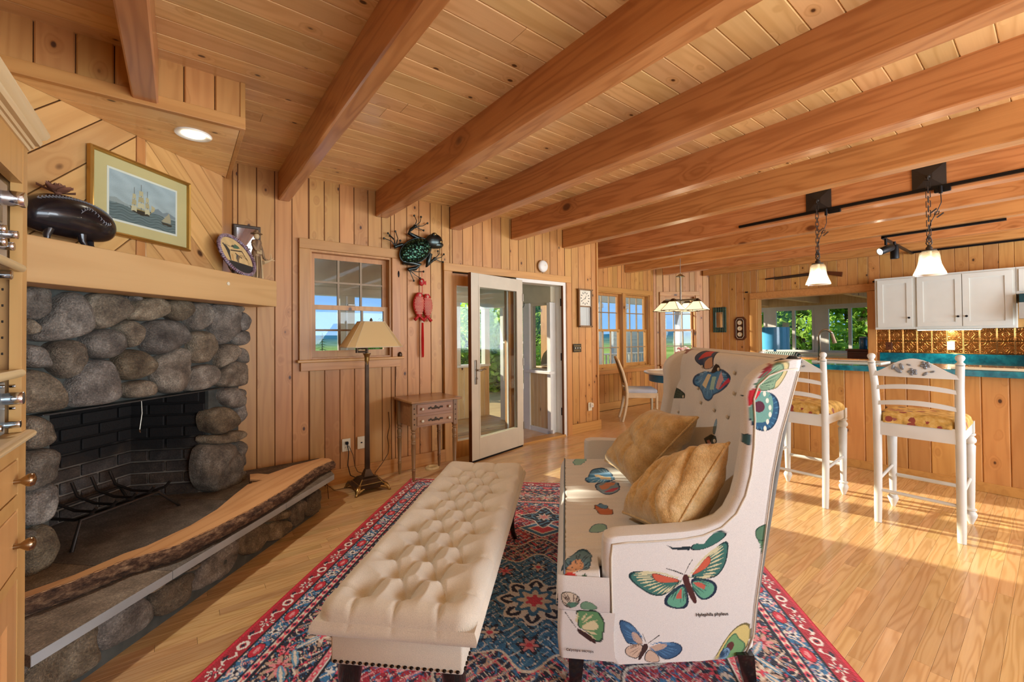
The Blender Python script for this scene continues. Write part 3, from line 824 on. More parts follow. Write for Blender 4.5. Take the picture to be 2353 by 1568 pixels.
def spruce(label, loc, h, w, seed):
    rnd = random.Random(seed)
    t = thing('spruce_tree', label, 'tree', loc, 0, 'trees outside the windows')
    mb = MB()
    nl = 15
    for k in range(nl):
        z = h*(.14+.84*k/nl); r = w*(1-.92*k/nl)
        for a in range(9):
            th = 2*PI*a/9+k*.7+rnd.uniform(-.2, .2); L = r*rnd.uniform(.65, 1.1)
            for q in range(10):
                f = (q+1)/10; s = .09*h/5*(1.2-f*.5)
                c = Vector((math.cos(th)*L*f, math.sin(th)*L*f, z-L*.28*f))
                R_ = RZ(th+rnd.uniform(-.9, .9)) @ RY(rnd.uniform(-.2, .6))
                mb.add([c+R_ @ Vector(v) for v in ((-s*.3, -s*.5, 0), (s*1.6, 0, -.3*s), (-s*.3, s*.5, 0))], [(0, 1, 2)])
    o = mb.build('crown', M['needle'], t, fix=False); o['kind'] = 'stuff'
    MB().tube([(0, 0, 0), (0, 0, h)], [w*.06, .01], 6).build('trunk', M['bark'], t, 60)
    return t
# beyond the porch (north)
leafy('birch_tree', 'light green leafy tree filling the right porch window', (7.1, 9.6, -1.3), 3.2, 1.3, 5200, .10, M['leaf'], 1)
leafy('birch_tree', 'bushy green tree seen through the storm door', (7.3, 12.4, -1.3), 3.3, 1.5, 4200, .11, M['leaf'], 2)
spruce('dark spruce standing above the trees in the left door sidelight', (6.4, 15.6, -1.4), 5.1, 1.3, 3)
leafy('leafy_tree', 'green tree at the foot of the left door sidelight', (5.3, 13.3, -1.4), 2.5, 1.2, 3200, .1, M['leafd'], 4)
leafy('leafy_tree', 'green tree behind the glass of the open door leaf', (6.0, 11.2, -1.4), 2.7, 1.3, 3800, .1, M['leafd'], 5)
for k in range(7):
    spruce(['spruce at the left of the row across the meadow', 'second spruce of the row across the meadow', 'third spruce of the row across the meadow', 'middle spruce of the row across the meadow', 'fifth spruce of the row across the meadow', 'sixth spruce of the row across the meadow', 'spruce at the right of the row across the meadow'][k], (5.2+k*3.1, 33+noise.noise(Vector((k*2.3, 0, 0)))*6, -1.6), 3.2+1.0*noise.noise(Vector((k*3.7, 1, 0))), 1.1, 20+k)
leafy('leafy_tree', 'dark green tree beyond the dining bay window', (9.5, 13.5, -1.2), 3.6, 2.0, 4200, .13, M['leaf'], 8)
leafy('leafy_tree', 'tree showing above the deck railing outside the bay', (12.6, 14.5, -1.2), 5.5, 2.4, 4500, .14, M['leafd'], 9)
# beyond the sunroom (east)
lab = ['maple filling the left sunroom window', 'maple filling the second sunroom window', 'maple filling the third sunroom window', 'maple filling the right sunroom window', 'maple at the far right behind the sunroom']
for k, (yy, xx) in enumerate(((6.4, 15.2), (4.9, 14.6), (3.7, 15.3), (2.6, 14.5), (1.4, 15.2))):
    leafy('maple_tree', lab[k], (xx, yy, -.8), 4.6, 1.5, 7500, .10, M['leaf'] if k % 2 else M['leaf'], 40+k, low=.05)

# ------------------------------------------------------------------ outlines: stones (s, z), tabletop of the live-edge log (s, n), prints on the settee
FACE_STONES=[[[1.611,1.568],[1.739,1.58],[1.744,1.542],[1.734,1.493],[1.706,1.444],[1.685,1.423],[1.617,1.434]],
[[1.632,1.428],[1.663,1.429],[1.682,1.403],[1.697,1.387],[1.688,1.363],[1.664,1.356],[1.637,1.363]],
[[1.798,1.551],[1.857,1.564],[1.893,1.527],[1.911,1.469],[1.91,1.387],[1.887,1.357],[1.799,1.336],[1.741,1.329],[1.69,1.336],[1.682,1.35],[1.723,1.418],[1.757,1.481]],
[[1.919,1.562],[1.996,1.574],[2.071,1.565],[2.13,1.517],[2.11,1.471],[2.064,1.429],[1.975,1.388],[1.934,1.398],[1.906,1.483]],
[[2.11,1.577],[2.163,1.573],[2.159,1.552],[2.13,1.546]],
[[2.159,1.56],[2.308,1.582],[2.327,1.544],[2.337,1.5],[2.308,1.472],[2.245,1.439],[2.151,1.444],[2.103,1.446],[2.126,1.505]],
[[2.327,1.566],[2.477,1.578],[2.498,1.556],[2.488,1.49],[2.446,1.451],[2.395,1.445],[2.346,1.483],[2.332,1.526]],
[[2.509,1.562],[2.633,1.576],[2.669,1.549],[2.657,1.449],[2.621,1.394],[2.542,1.388],[2.488,1.443],[2.493,1.518]],
[[2.705,1.562],[2.861,1.578],[2.917,1.533],[2.921,1.414],[2.875,1.339],[2.782,1.292],[2.718,1.319],[2.675,1.409],[2.669,1.509]],
[[2.903,1.575],[2.99,1.576],[2.997,1.543],[2.931,1.518],[2.896,1.543]],
[[2.938,1.502],[2.997,1.538],[3.057,1.485],[3.061,1.428],[3.004,1.383],[2.931,1.414]],
[[2.875,1.339],[2.946,1.382],[3.05,1.389],[3.042,1.304],[2.989,1.278],[2.903,1.285]],
[[2.896,1.231],[3.004,1.266],[3.034,1.193],[3.019,1.127],[2.931,1.165]],
[[2.756,1.283],[2.861,1.291],[2.917,1.252],[2.875,1.189],[2.821,1.15],[2.743,1.115],[2.737,1.207]],
[[2.743,1.084],[2.808,1.13],[2.889,1.162],[2.989,1.14],[3.034,1.092],[3.019,1.004],[2.975,0.97],[2.782,0.988],[2.731,1.014]],
[[2.509,1.359],[2.575,1.378],[2.657,1.374],[2.718,1.319],[2.73,1.268],[2.706,1.208],[2.645,1.171],[2.542,1.178],[2.509,1.227],[2.52,1.293]],
[[2.51,1.123],[2.599,1.15],[2.693,1.148],[2.731,1.105],[2.718,1.046],[2.669,0.996],[2.531,0.989],[2.478,1.005],[2.51,1.067]],
[[2.201,1.4],[2.263,1.436],[2.356,1.448],[2.456,1.433],[2.504,1.368],[2.498,1.321],[2.415,1.272],[2.29,1.241],[2.228,1.26],[2.189,1.333]],
[[2.263,1.203],[2.376,1.251],[2.415,1.272],[2.488,1.256],[2.518,1.198],[2.51,1.123],[2.478,1.014],[2.426,0.993],[2.328,1.01],[2.282,1.072],[2.263,1.143]],
[[2.057,1.239],[2.111,1.269],[2.176,1.266],[2.228,1.239],[2.261,1.186],[2.246,1.136],[2.177,1.104],[2.096,1.108],[2.049,1.145],[2.049,1.2]],
[[2.071,1.405],[2.11,1.439],[2.159,1.424],[2.19,1.391],[2.18,1.333],[2.143,1.292],[2.111,1.289],[2.087,1.35],[2.049,1.397]],
[[1.894,1.342],[1.934,1.372],[2.019,1.389],[2.072,1.35],[2.095,1.285],[2.049,1.247],[2.005,1.23],[1.921,1.241],[1.894,1.276]],
[[1.741,1.302],[1.781,1.322],[1.855,1.328],[1.887,1.298],[1.895,1.246],[1.875,1.196],[1.837,1.142],[1.8,1.152],[1.747,1.205],[1.735,1.254]],
[[1.628,1.311],[1.691,1.306],[1.713,1.282],[1.741,1.213],[1.73,1.2],[1.633,1.213]],
[[1.613,1.189],[1.691,1.189],[1.741,1.165],[1.782,1.112],[1.805,1.039],[1.801,0.994],[1.742,0.994],[1.665,1.0],[1.614,1.022]],
[[1.907,1.216],[2.005,1.218],[2.049,1.16],[2.065,1.08],[2.061,1.009],[2.006,0.994],[1.882,0.995],[1.831,1.003],[1.816,1.045],[1.831,1.107],[1.868,1.16]],
[[2.088,1.077],[2.168,1.093],[2.237,1.086],[2.296,1.032],[2.282,1.003],[2.203,0.993],[2.12,1.001],[2.088,1.037]],
[[2.795,0.965],[2.889,0.97],[2.96,0.923],[2.989,0.864],[2.96,0.814],[2.862,0.82],[2.782,0.884],[2.769,0.938]],
[[2.931,0.954],[3.012,0.938],[3.012,0.894],[2.975,0.877]],
[[2.669,0.822],[2.756,0.842],[2.834,0.824],[2.896,0.771],[2.91,0.704],[2.862,0.661],[2.756,0.653],[2.682,0.69],[2.657,0.765]],
[[2.91,0.79],[2.989,0.842],[3.012,0.805],[2.997,0.709],[2.931,0.678],[2.917,0.735]],
[[2.658,0.666],[2.782,0.642],[2.862,0.65],[2.975,0.631],[2.989,0.578],[2.917,0.563],[2.795,0.577],[2.664,0.61]],
[[2.646,0.59],[2.769,0.579],[2.889,0.543],[2.938,0.45],[2.945,0.35],[2.938,0.277],[2.862,0.239],[2.706,0.264],[2.623,0.352],[2.605,0.455],[2.622,0.547]],
[[2.917,0.531],[2.982,0.558],[3.004,0.476],[2.996,0.379],[2.953,0.348]],
[[2.953,0.327],[3.004,0.321],[3.004,0.266],[2.945,0.248]],
[[1.639,0.981],[1.699,0.978],[1.739,0.947],[1.767,0.892],[1.762,0.857],[1.739,0.832],[1.691,0.827],[1.635,0.845]],
[[1.63,0.829],[1.7,0.816],[1.76,0.809],[1.778,0.761],[1.782,0.705],[1.771,0.672],[1.72,0.652],[1.631,0.638]],
[[1.631,0.615],[1.701,0.636],[1.755,0.652],[1.774,0.616],[1.776,0.572],[1.751,0.491],[1.716,0.476],[1.632,0.501]],
[[1.641,0.48],[1.673,0.468],[1.682,0.45],[1.655,0.428],[1.641,0.44]],
[[1.632,0.416],[1.692,0.451],[1.731,0.466],[1.757,0.41],[1.772,0.348],[1.762,0.293],[1.737,0.264],[1.679,0.254],[1.633,0.268]]]
HEARTH_STONES=[[[1.211,0.26],[1.29,0.21],[1.282,0.186],[1.25,0.171],[1.211,0.187]],
[[1.278,0.194],[1.351,0.212],[1.447,0.205],[1.494,0.204],[1.51,0.174],[1.495,0.126],[1.509,0.047],[1.458,0.034],[1.398,0.037],[1.308,0.079],[1.246,0.135]],
[[1.5,0.198],[1.591,0.204],[1.654,0.203],[1.693,0.179],[1.731,0.116],[1.738,0.072],[1.721,0.051],[1.667,0.048],[1.604,0.049],[1.534,0.063],[1.5,0.122]],
[[1.735,0.18],[1.8,0.179],[1.862,0.161],[1.936,0.159],[1.974,0.12],[1.971,0.084],[1.928,0.037],[1.846,0.03],[1.771,0.051],[1.738,0.099],[1.728,0.158]],
[[1.68,0.206],[1.785,0.204],[1.804,0.187],[1.749,0.178],[1.7,0.188]],
[[1.98,0.131],[2.007,0.169],[2.112,0.192],[2.216,0.19],[2.244,0.144],[2.238,0.047],[2.184,0.027],[2.063,0.039],[1.962,0.052],[1.953,0.094]],
[[2.227,0.185],[2.343,0.2],[2.43,0.197],[2.483,0.156],[2.496,0.095],[2.456,0.041],[2.367,0.04],[2.284,0.07],[2.249,0.133]],
[[2.456,0.194],[2.552,0.191],[2.701,0.173],[2.709,0.126],[2.624,0.132],[2.51,0.162]],
[[2.524,0.147],[2.624,0.127],[2.716,0.073],[2.716,0.023],[2.639,0.01],[2.524,0.036],[2.489,0.07],[2.496,0.122]],
[[2.717,0.152],[2.876,0.182],[2.884,0.084],[2.849,0.026],[2.732,0.036],[2.724,0.079]],
[[2.888,0.177],[3.053,0.188],[3.083,0.116],[3.052,0.027],[2.92,0.027],[2.884,0.063]],
[[1.886,0.183],[1.98,0.19],[1.989,0.171],[1.936,0.166]]]
LE_F=[[1.409,-2.078],[1.534,-2.021],[1.701,-1.975],[1.848,-1.866],[2.075,-1.833],[2.331,-1.822],[2.621,-1.838],[3.055,-1.901],[3.269,-1.88]]
LE_B=[[1.442,-2.126],[1.572,-2.071],[1.759,-2.042],[1.832,-2.007],[2.058,-1.991],[2.267,-2.022],[2.49,-2.099],[2.674,-2.155],[2.767,-2.116],[2.773,-2.217],[2.877,-2.3],[2.898,-2.253],[2.89,-2.164],[3.108,-2.116],[3.328,-2.005],[3.288,-1.892]]
LE_BOT=[[1.428,-2.106],[1.58,-2.038],[1.712,-1.949],[1.932,-1.868],[2.195,-1.85],[2.505,-1.856],[2.996,-1.923],[3.321,-1.911]]
ART={"m_ul":[[0.218,0.438],[0.232,0.454],[0.27,0.456],[0.318,0.449],[0.356,0.433],[0.403,0.422],[0.417,0.408],[0.398,0.394],[0.374,0.376],[0.345,0.36],[0.307,0.364],[0.269,0.387],[0.236,0.414]],
"m_ul_red":[[0.303,0.449],[0.346,0.436],[0.403,0.421],[0.413,0.41],[0.355,0.407],[0.317,0.416]],
"m_ur":[[0.446,0.425],[0.476,0.453],[0.51,0.495],[0.544,0.532],[0.583,0.557],[0.595,0.547],[0.592,0.511],[0.582,0.468],[0.557,0.431],[0.528,0.418],[0.49,0.422]],
"m_ur_red":[[0.449,0.43],[0.481,0.462],[0.52,0.509],[0.53,0.484],[0.514,0.461],[0.485,0.443]],
"m_ll":[[0.417,0.403],[0.384,0.383],[0.355,0.358],[0.35,0.334],[0.364,0.32],[0.402,0.31],[0.431,0.312],[0.444,0.331],[0.441,0.364],[0.432,0.398]],
"m_ll_g":[[0.42,0.396],[0.395,0.375],[0.369,0.357],[0.361,0.336],[0.378,0.321],[0.407,0.316],[0.426,0.322],[0.436,0.341],[0.429,0.383]],
"m_ll_r":[[0.417,0.389],[0.398,0.361],[0.395,0.349],[0.417,0.348]],
"m_lr":[[0.449,0.421],[0.49,0.422],[0.528,0.414],[0.55,0.396],[0.547,0.37],[0.532,0.351],[0.498,0.337],[0.474,0.353],[0.456,0.387]],
"m_lr_g":[[0.454,0.411],[0.494,0.412],[0.526,0.404],[0.54,0.389],[0.535,0.368],[0.518,0.352],[0.498,0.345],[0.479,0.358],[0.46,0.387]],
"m_lr_r":[[0.458,0.408],[0.489,0.405],[0.506,0.393],[0.501,0.379],[0.475,0.391]],
"m_body":[[0.423,0.431],[0.432,0.439],[0.442,0.433],[0.449,0.402],[0.47,0.354],[0.473,0.332],[0.464,0.327],[0.45,0.345],[0.432,0.388],[0.42,0.417]],
"m_a1":[[0.427,0.436],[0.43,0.44],[0.445,0.468],[0.46,0.491],[0.458,0.491],[0.442,0.468]],
"m_a2":[[0.425,0.435],[0.423,0.44],[0.392,0.453],[0.36,0.462],[0.36,0.46],[0.389,0.45]],
"b_ul":[[0.185,0.277],[0.197,0.281],[0.23,0.266],[0.253,0.239],[0.276,0.191],[0.257,0.189],[0.215,0.189],[0.201,0.218],[0.189,0.246]],
"b_ul_p":[[0.229,0.235],[0.248,0.234],[0.276,0.191],[0.257,0.189],[0.234,0.207]],
"b_ll":[[0.276,0.189],[0.234,0.19],[0.21,0.18],[0.203,0.166],[0.214,0.147],[0.252,0.133],[0.266,0.159]],
"b_ur":[[0.288,0.174],[0.329,0.187],[0.367,0.194],[0.4,0.188],[0.419,0.173],[0.414,0.152],[0.385,0.132],[0.347,0.127],[0.319,0.156]],
"b_ur_p":[[0.288,0.174],[0.329,0.187],[0.367,0.194],[0.359,0.174],[0.328,0.161],[0.305,0.164]],
"b_lr":[[0.288,0.172],[0.319,0.156],[0.333,0.137],[0.332,0.118],[0.299,0.12],[0.271,0.13]],
"b_body":[[0.274,0.189],[0.286,0.191],[0.293,0.176],[0.276,0.153],[0.261,0.131],[0.252,0.131],[0.264,0.159]],
"b_a1":[[0.281,0.196],[0.284,0.195],[0.272,0.226],[0.27,0.227]],
"b_a2":[[0.29,0.191],[0.292,0.19],[0.334,0.217],[0.332,0.22]],
"w_out":[[0.524,0.11],[0.539,0.133],[0.578,0.198],[0.617,0.239],[0.652,0.254],[0.671,0.246],[0.673,0.213],[0.662,0.166],[0.63,0.129],[0.582,0.112]],
"w_gr":[[0.543,0.112],[0.563,0.156],[0.593,0.202],[0.617,0.22],[0.626,0.196],[0.655,0.176],[0.645,0.147],[0.606,0.121]],
"w_dk":[[0.578,0.169],[0.597,0.187],[0.612,0.177],[0.602,0.154],[0.585,0.148]],
"w_bl":[[0.543,0.114],[0.558,0.146],[0.583,0.169],[0.597,0.154],[0.587,0.131],[0.562,0.111]],
"r_gr":[[0.757,0.614],[0.721,0.61],[0.696,0.596],[0.694,0.575],[0.707,0.546],[0.721,0.517],[0.726,0.478],[0.733,0.487],[0.744,0.535],[0.752,0.578]],
"r_cr":[[0.752,0.568],[0.739,0.55],[0.734,0.516],[0.728,0.488],[0.739,0.521]],
"t_gr":[[0.445,0.525],[0.463,0.551],[0.501,0.542],[0.516,0.566],[0.56,0.6],[0.594,0.583],[0.569,0.559],[0.53,0.537],[0.491,0.524]],
"t_cr":[[0.362,0.547],[0.386,0.537],[0.453,0.539],[0.448,0.525],[0.386,0.529]],
"v_cr":[[0.706,1.136],[0.731,1.17],[0.776,1.208],[0.811,1.22],[0.838,1.217],[0.83,1.183],[0.805,1.139],[0.779,1.111],[0.73,1.116]],
"v_gr":[[0.698,1.126],[0.731,1.16],[0.771,1.203],[0.806,1.218],[0.816,1.198],[0.81,1.174],[0.795,1.154],[0.78,1.14],[0.777,1.115],[0.73,1.106],[0.71,1.116]],
"v_dkr":[[0.711,1.155],[0.741,1.189],[0.776,1.211],[0.766,1.184],[0.736,1.16]],
"v_bl":[[0.674,1.039],[0.71,1.102],[0.759,1.106],[0.789,1.081],[0.796,1.037],[0.782,0.989],[0.757,0.96],[0.718,0.958],[0.688,0.976]],
"v_g2":[[0.674,1.039],[0.71,1.102],[0.75,1.109],[0.769,1.086],[0.771,1.038],[0.758,0.999],[0.728,0.99],[0.688,0.99]],
"v_red":[[0.683,1.117],[0.73,1.12],[0.715,1.087],[0.675,1.044],[0.678,1.083]],
"v_spot":[[0.7,1.068],[0.729,1.072],[0.741,1.048],[0.729,1.029],[0.704,1.029],[0.694,1.049]],
"v_low":[[0.648,0.928],[0.678,0.952],[0.688,0.937],[0.687,0.905],[0.663,0.908]],
"v_eye":[[0.629,1.103],[0.651,1.1],[0.67,1.088],[0.66,1.083],[0.636,1.093]],
"v_bot":[[0.692,0.584],[0.712,0.607],[0.752,0.613],[0.754,0.591],[0.741,0.549],[0.701,0.551]],
"k_ul":[[2.749,1.198],[2.693,1.232],[2.553,1.239],[2.448,1.227],[2.407,1.179],[2.388,1.139],[2.552,1.122],[2.636,1.142],[2.729,1.167]],
"k_ul_r":[[2.667,1.171],[2.635,1.219],[2.537,1.23],[2.488,1.203],[2.571,1.192]],
"k_ul_o":[[2.571,1.154],[2.467,1.204],[2.421,1.179],[2.399,1.142],[2.532,1.127]],
"k_body":[[2.415,1.116],[2.384,1.167],[2.342,1.163],[2.337,1.136],[2.384,1.115]],
"k_bl":[[2.419,1.121],[2.547,1.115],[2.673,1.081],[2.701,1.043],[2.657,1.016],[2.529,1.01],[2.462,0.975],[2.369,0.965],[2.322,0.989],[2.314,1.01],[2.217,1.037],[2.153,1.077],[2.151,1.121],[2.223,1.146],[2.333,1.147],[2.376,1.119]],
"k_cr":[[2.511,1.038],[2.452,1.105],[2.4,1.107],[2.438,1.028]],
"k_pk":[[2.295,1.113],[2.271,1.135],[2.217,1.101],[2.258,1.045],[2.296,1.046]],
"k_rd":[[2.258,1.045],[2.171,1.112],[2.149,1.096],[2.225,1.052]],
"k_wh":[[2.384,1.098],[2.337,1.102],[2.32,1.037],[2.376,1.029]],
"l_out":[[3.469,0.955],[3.238,0.975],[3.015,0.973],[2.873,0.957],[2.799,0.93],[2.842,0.915],[3.022,0.891],[3.212,0.846],[3.347,0.805]],
"l_or":[[3.436,0.933],[3.283,0.932],[3.169,0.89],[3.323,0.829]],
"l_rd":[[3.231,0.967],[3.08,0.966],[3.077,0.939],[3.185,0.934]],
"l_ye":[[3.2,0.928],[3.029,0.945],[2.973,0.917],[3.068,0.904]],
"a_out":[[3.786,1.088],[3.799,1.149],[3.648,1.204],[3.401,1.227],[3.147,1.242],[3.237,1.194],[3.355,1.17],[3.502,1.142],[3.609,1.104]],
"a_pk":[[3.18,1.215],[3.039,1.233],[2.926,1.228],[2.935,1.198],[3.069,1.183]],
"a_dk":[[3.332,1.141],[3.255,1.193],[3.136,1.18],[3.255,1.144]],
"s_bl":[[2.238,0.826],[2.236,0.872],[2.22,0.911],[2.196,0.9],[2.193,0.862],[2.211,0.829]],
"s_dk":[[2.322,0.783],[2.246,0.824],[2.203,0.822],[2.198,0.791],[2.254,0.754]],
"s_pk":[[2.281,0.783],[2.257,0.792],[2.228,0.777],[2.25,0.763]],
"g1":[[-0.026,0.379],[-0.014,0.391],[0.015,0.391],[0.042,0.378],[0.045,0.355],[0.023,0.328],[-0.005,0.328],[-0.021,0.346]],
"g1b":[[-0.009,0.333],[0.0,0.352],[0.024,0.354],[0.04,0.353],[0.023,0.327]],
"g2":[[0.042,0.341],[0.056,0.361],[0.084,0.358],[0.112,0.336],[0.093,0.324],[0.051,0.323]],
"g3":[[0.026,0.321],[0.07,0.322],[0.102,0.327],[0.125,0.3],[0.138,0.278],[0.134,0.236],[0.129,0.208],[0.11,0.204],[0.092,0.223],[0.064,0.249],[0.041,0.252],[0.035,0.294]],
"g3c":[[0.046,0.252],[0.083,0.283],[0.111,0.276],[0.115,0.253],[0.083,0.246]],
"g_b":[[0.037,0.252],[0.05,0.248],[0.087,0.228],[0.108,0.204],[0.101,0.2],[0.069,0.217],[0.041,0.236]],
"g_a":[[0.034,0.252],[0.036,0.253],[-0.007,0.307],[-0.009,0.305]],
"c_l":[[2.598,0.098],[2.672,0.136],[2.8,0.151],[2.832,0.211],[2.824,0.26],[2.711,0.281],[2.594,0.292],[2.568,0.244],[2.539,0.182],[2.546,0.136]],
"c_l2":[[2.515,0.153],[2.539,0.182],[2.568,0.244],[2.584,0.298],[2.468,0.303],[2.387,0.274],[2.353,0.222],[2.377,0.182]],
"c_cr":[[2.687,0.168],[2.69,0.192],[2.65,0.267],[2.614,0.264],[2.62,0.203]],
"c_or":[[2.496,0.178],[2.556,0.243],[2.572,0.297],[2.483,0.25],[2.438,0.202]],
"c_rd":[[2.389,0.205],[2.462,0.247],[2.477,0.292],[2.403,0.255]],
"d_o":[[2.196,0.13],[2.232,0.158],[2.22,0.196],[2.173,0.211],[2.151,0.228],[2.113,0.223],[2.087,0.185],[2.12,0.15]],
"d_b":[[2.213,0.137],[2.251,0.173],[2.22,0.202],[2.18,0.206],[2.184,0.168]],
"e_b":[[1.922,0.089],[1.989,0.117],[2.001,0.164],[1.971,0.185],[1.918,0.168],[1.9,0.111]],
"f_g":[[2.988,0.037],[3.07,0.085],[3.075,0.139],[2.997,0.141],[2.889,0.088],[2.901,0.054]],
"h_bl":[[1.636,-0.03],[1.685,-0.004],[1.749,0.033],[1.768,0.065],[1.745,0.095],[1.696,0.097],[1.63,0.083],[1.602,0.068],[1.642,0.025],[1.629,-0.008]],
"h_or":[[1.621,-0.008],[1.679,0.026],[1.682,0.056],[1.628,0.064],[1.597,0.025],[1.594,-0.013]],
"h_rd":[[1.567,-0.024],[1.593,-0.018],[1.604,0.011],[1.59,0.039],[1.566,0.045],[1.555,0.019]],
"h_gr":[[1.591,0.041],[1.599,0.076],[1.556,0.061],[1.561,0.042]]}
BTN=[[3.116,1.131],[2.128,1.14],[2.596,1.136],[2.509,0.941],[2.844,0.926],[2.287,0.936],[2.108,0.936],[2.087,1.049],[2.333,1.14]]

# ------------------------------------------------------------------ stone fireplace across the corner (local x along the face, y into the corner)
S0, N0 = 2.2, -1.855
def L3(s, n, z): return Vector((s-S0, -(n-N0), z))
fp = thing('fireplace', 'field stone corner fireplace with pine mantel, raised bluestone hearth and dark brick firebox', 'fireplace', tuple(SN(S0, N0)), PI/4)
def stone(poly, n_face, depth, seed, parent, name='stone', sink=.05):
    gx_ = sum(q[0] for q in poly)/len(poly); gz_ = sum(q[1] for q in poly)/len(poly)
    p = smooth_poly([(gx_+(q[0]-gx_)*1.085, gz_+(q[1]-gz_)*1.085) for q in poly], 2)
    K = 34
    # resample evenly
    d = [0.0]
    for i in range(len(p)): d.append(d[-1]+math.dist(p[i], p[(i+1) % len(p)]))
    out = []; j = 0
    for k in range(K):
        t = d[-1]*k/K
        while d[j+1] < t: j += 1
        f = (t-d[j])/max(1e-9, d[j+1]-d[j]); a, b = p[j % len(p)], p[(j+1) % len(p)]
        out.append((a[0]+(b[0]-a[0])*f, a[1]+(b[1]-a[1])*f))
    cx = sum(q[0] for q in out)/K; cz = sum(q[1] for q in out)/K
    sz = math.sqrt(d[-1]*d[-1]/(4*PI*PI))
    D = depth
    prof = [(1.0, -sink), (1.0, D*.30), (.955, D*.60), (.86, D*.83), (.68, D*.96), (.42, D*1.0), (.18, D*1.0)]
    P = []
    for r, h in prof:
        row = []
        for q in out:
            x, z = cx+(q[0]-cx)*r, cz+(q[1]-cz)*r
            v = Vector((x*9, z*9, seed*3.1)); v2 = Vector((x*26, z*26, seed*1.7))
            hh = h+(noise.noise(v)*.030+noise.noise(v2)*.010)*min(1, max(0, h/D))*min(1.3, sz/.07)
            row.append(L3(x, n_face+hh, z))
        P.append(row)
    mb = MB(); mb.grid(P, cv=True); c = L3(cx, n_face+D+noise.noise(Vector((cx*9, cz*9, seed*3.1)))*.02, cz)
    o = len(mb.v); mb.v.append(tuple(c)); b0 = (len(P)-1)*K
    for k in range(K): mb.f.append((b0+k, b0+(k+1) % K, o)); mb.mi.append(0)
    return mb.build(name, M['stone'], parent, 180)
NM = -2.475
m = MB()
def blk(s0, s1, n0, n1, z0, z1, mb=m): mb.b2(L3(s0, n0, z0), L3(s1, n1, z1))
blk(1.36, 1.775, NM, -2.74, .2, 1.59); blk(2.70, 2.975, NM, -2.72, .2, 1.59); blk(1.775, 2.70, NM, -2.62, .985, 1.59)
m.build('masonry', M['mortar'], fp)
for i, p in enumerate(FACE_STONES):
    stone(p, NM, .088 if i not in (9, 10, 11, 12, 28, 30, 33, 34) else .055, i, fp)
# stones on the right return of the chimney breast
for k, (z0, z1) in enumerate(((.30, .48), (.50, .66), (.68, .90), (.92, 1.10), (1.12, 1.34), (1.36, 1.54))):
    mb = MB(); mb.ell(L3(2.972, -2.60, (z0+z1)/2), (.035, .10, (z1-z0)/2*1.02), None, 14, 9)
    mb.v = [tuple(Vector(v)+Vector((noise.noise(Vector(v)*14+Vector((k, 0, 0)))*.012,)*3)) for v in mb.v]
    mb.build('stone', M['stone'], fp, 180)
MB().rbox(L3(2.225, -2.455, .981), (1.06, .11, .007), .002).build('lintel', plain('steel_lintel', '#53585A', .4, .7), fp)
# firebox of splayed brick walls
t = M['brick']
fb = MB()
c4 = [(1.775, -2.50), (1.93, -2.93), (2.56, -2.93), (2.70, -2.50)]
for (a, b) in zip(c4, c4[1:]):
    pa, pb = L3(*a, .2), L3(*b, .2); dv = (pb-pa).normalized(); nn = Vector((dv.y, -dv.x, 0))
    if nn.y > 0 and a[1] == b[1]: nn = -nn
    fb.prism([pa-nn*0+Vector((0, 0, 0)), pb, pb+Vector((0, 0, .95)), pa+Vector((0, 0, .95))], (Vector((0, .03, 0)) if a[1] == b[1] else Vector((-.03 if a[0] < 2 else .03, 0, 0))))
fb.prism([L3(*q, 1.15) for q in c4], (0, 0, .03))
M['fbm'] = plain('firebox_mortar', '#85796B', .95, bump=.4, bscale=60)
fb.build('firebox', M['fbm'], fp)
def brick_mat(mm):
    nt = mm.node_tree; b = [q for q in nt.nodes if q.type == 'BSDF_PRINCIPLED'][0]
    src = b.inputs['Base Color'].links[0].from_socket
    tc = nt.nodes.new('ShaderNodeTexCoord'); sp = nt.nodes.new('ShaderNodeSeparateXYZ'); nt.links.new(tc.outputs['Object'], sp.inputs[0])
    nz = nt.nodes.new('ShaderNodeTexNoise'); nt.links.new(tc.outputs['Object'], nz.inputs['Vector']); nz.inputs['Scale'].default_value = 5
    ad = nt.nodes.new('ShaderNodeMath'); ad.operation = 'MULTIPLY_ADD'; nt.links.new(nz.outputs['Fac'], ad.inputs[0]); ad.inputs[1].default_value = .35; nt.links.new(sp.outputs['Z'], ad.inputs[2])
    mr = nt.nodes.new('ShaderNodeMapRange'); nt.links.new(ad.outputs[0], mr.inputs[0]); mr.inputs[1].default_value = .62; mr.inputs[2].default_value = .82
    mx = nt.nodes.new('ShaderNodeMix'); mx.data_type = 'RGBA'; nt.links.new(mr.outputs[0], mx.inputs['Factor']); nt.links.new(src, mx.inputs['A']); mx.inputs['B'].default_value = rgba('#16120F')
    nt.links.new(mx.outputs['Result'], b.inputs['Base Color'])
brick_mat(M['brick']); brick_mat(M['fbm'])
rnd = random.Random(11)
for w_i, (a, b) in enumerate(zip(c4, c4[1:])):
    pa, pb = L3(*a, 0), L3(*b, 0); dv = (pb-pa); Lw = dv.length; dv.normalize(); ang_ = math.atan2(dv.y, dv.x)
    nn = Vector((dv.y, -dv.x, 0))
    for r in range(9):
        z = .27+r*.078; x = -.1*(r % 2)
        while x < Lw-.02:
            x0, x1 = max(0, x+.006), min(Lw, x+.206)
            if x1-x0 > .03:
                c = pa+dv*((x0+x1)/2)+nn*(.006+rnd.uniform(-.003, .003))+Vector((0, 0, z+.034))
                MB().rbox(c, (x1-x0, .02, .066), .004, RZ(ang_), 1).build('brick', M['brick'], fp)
            x += .212
M['sawn'] = plain('sawn_bluestone', '#A7ADAE', .45, bump=.2, bscale=120, var=.06)
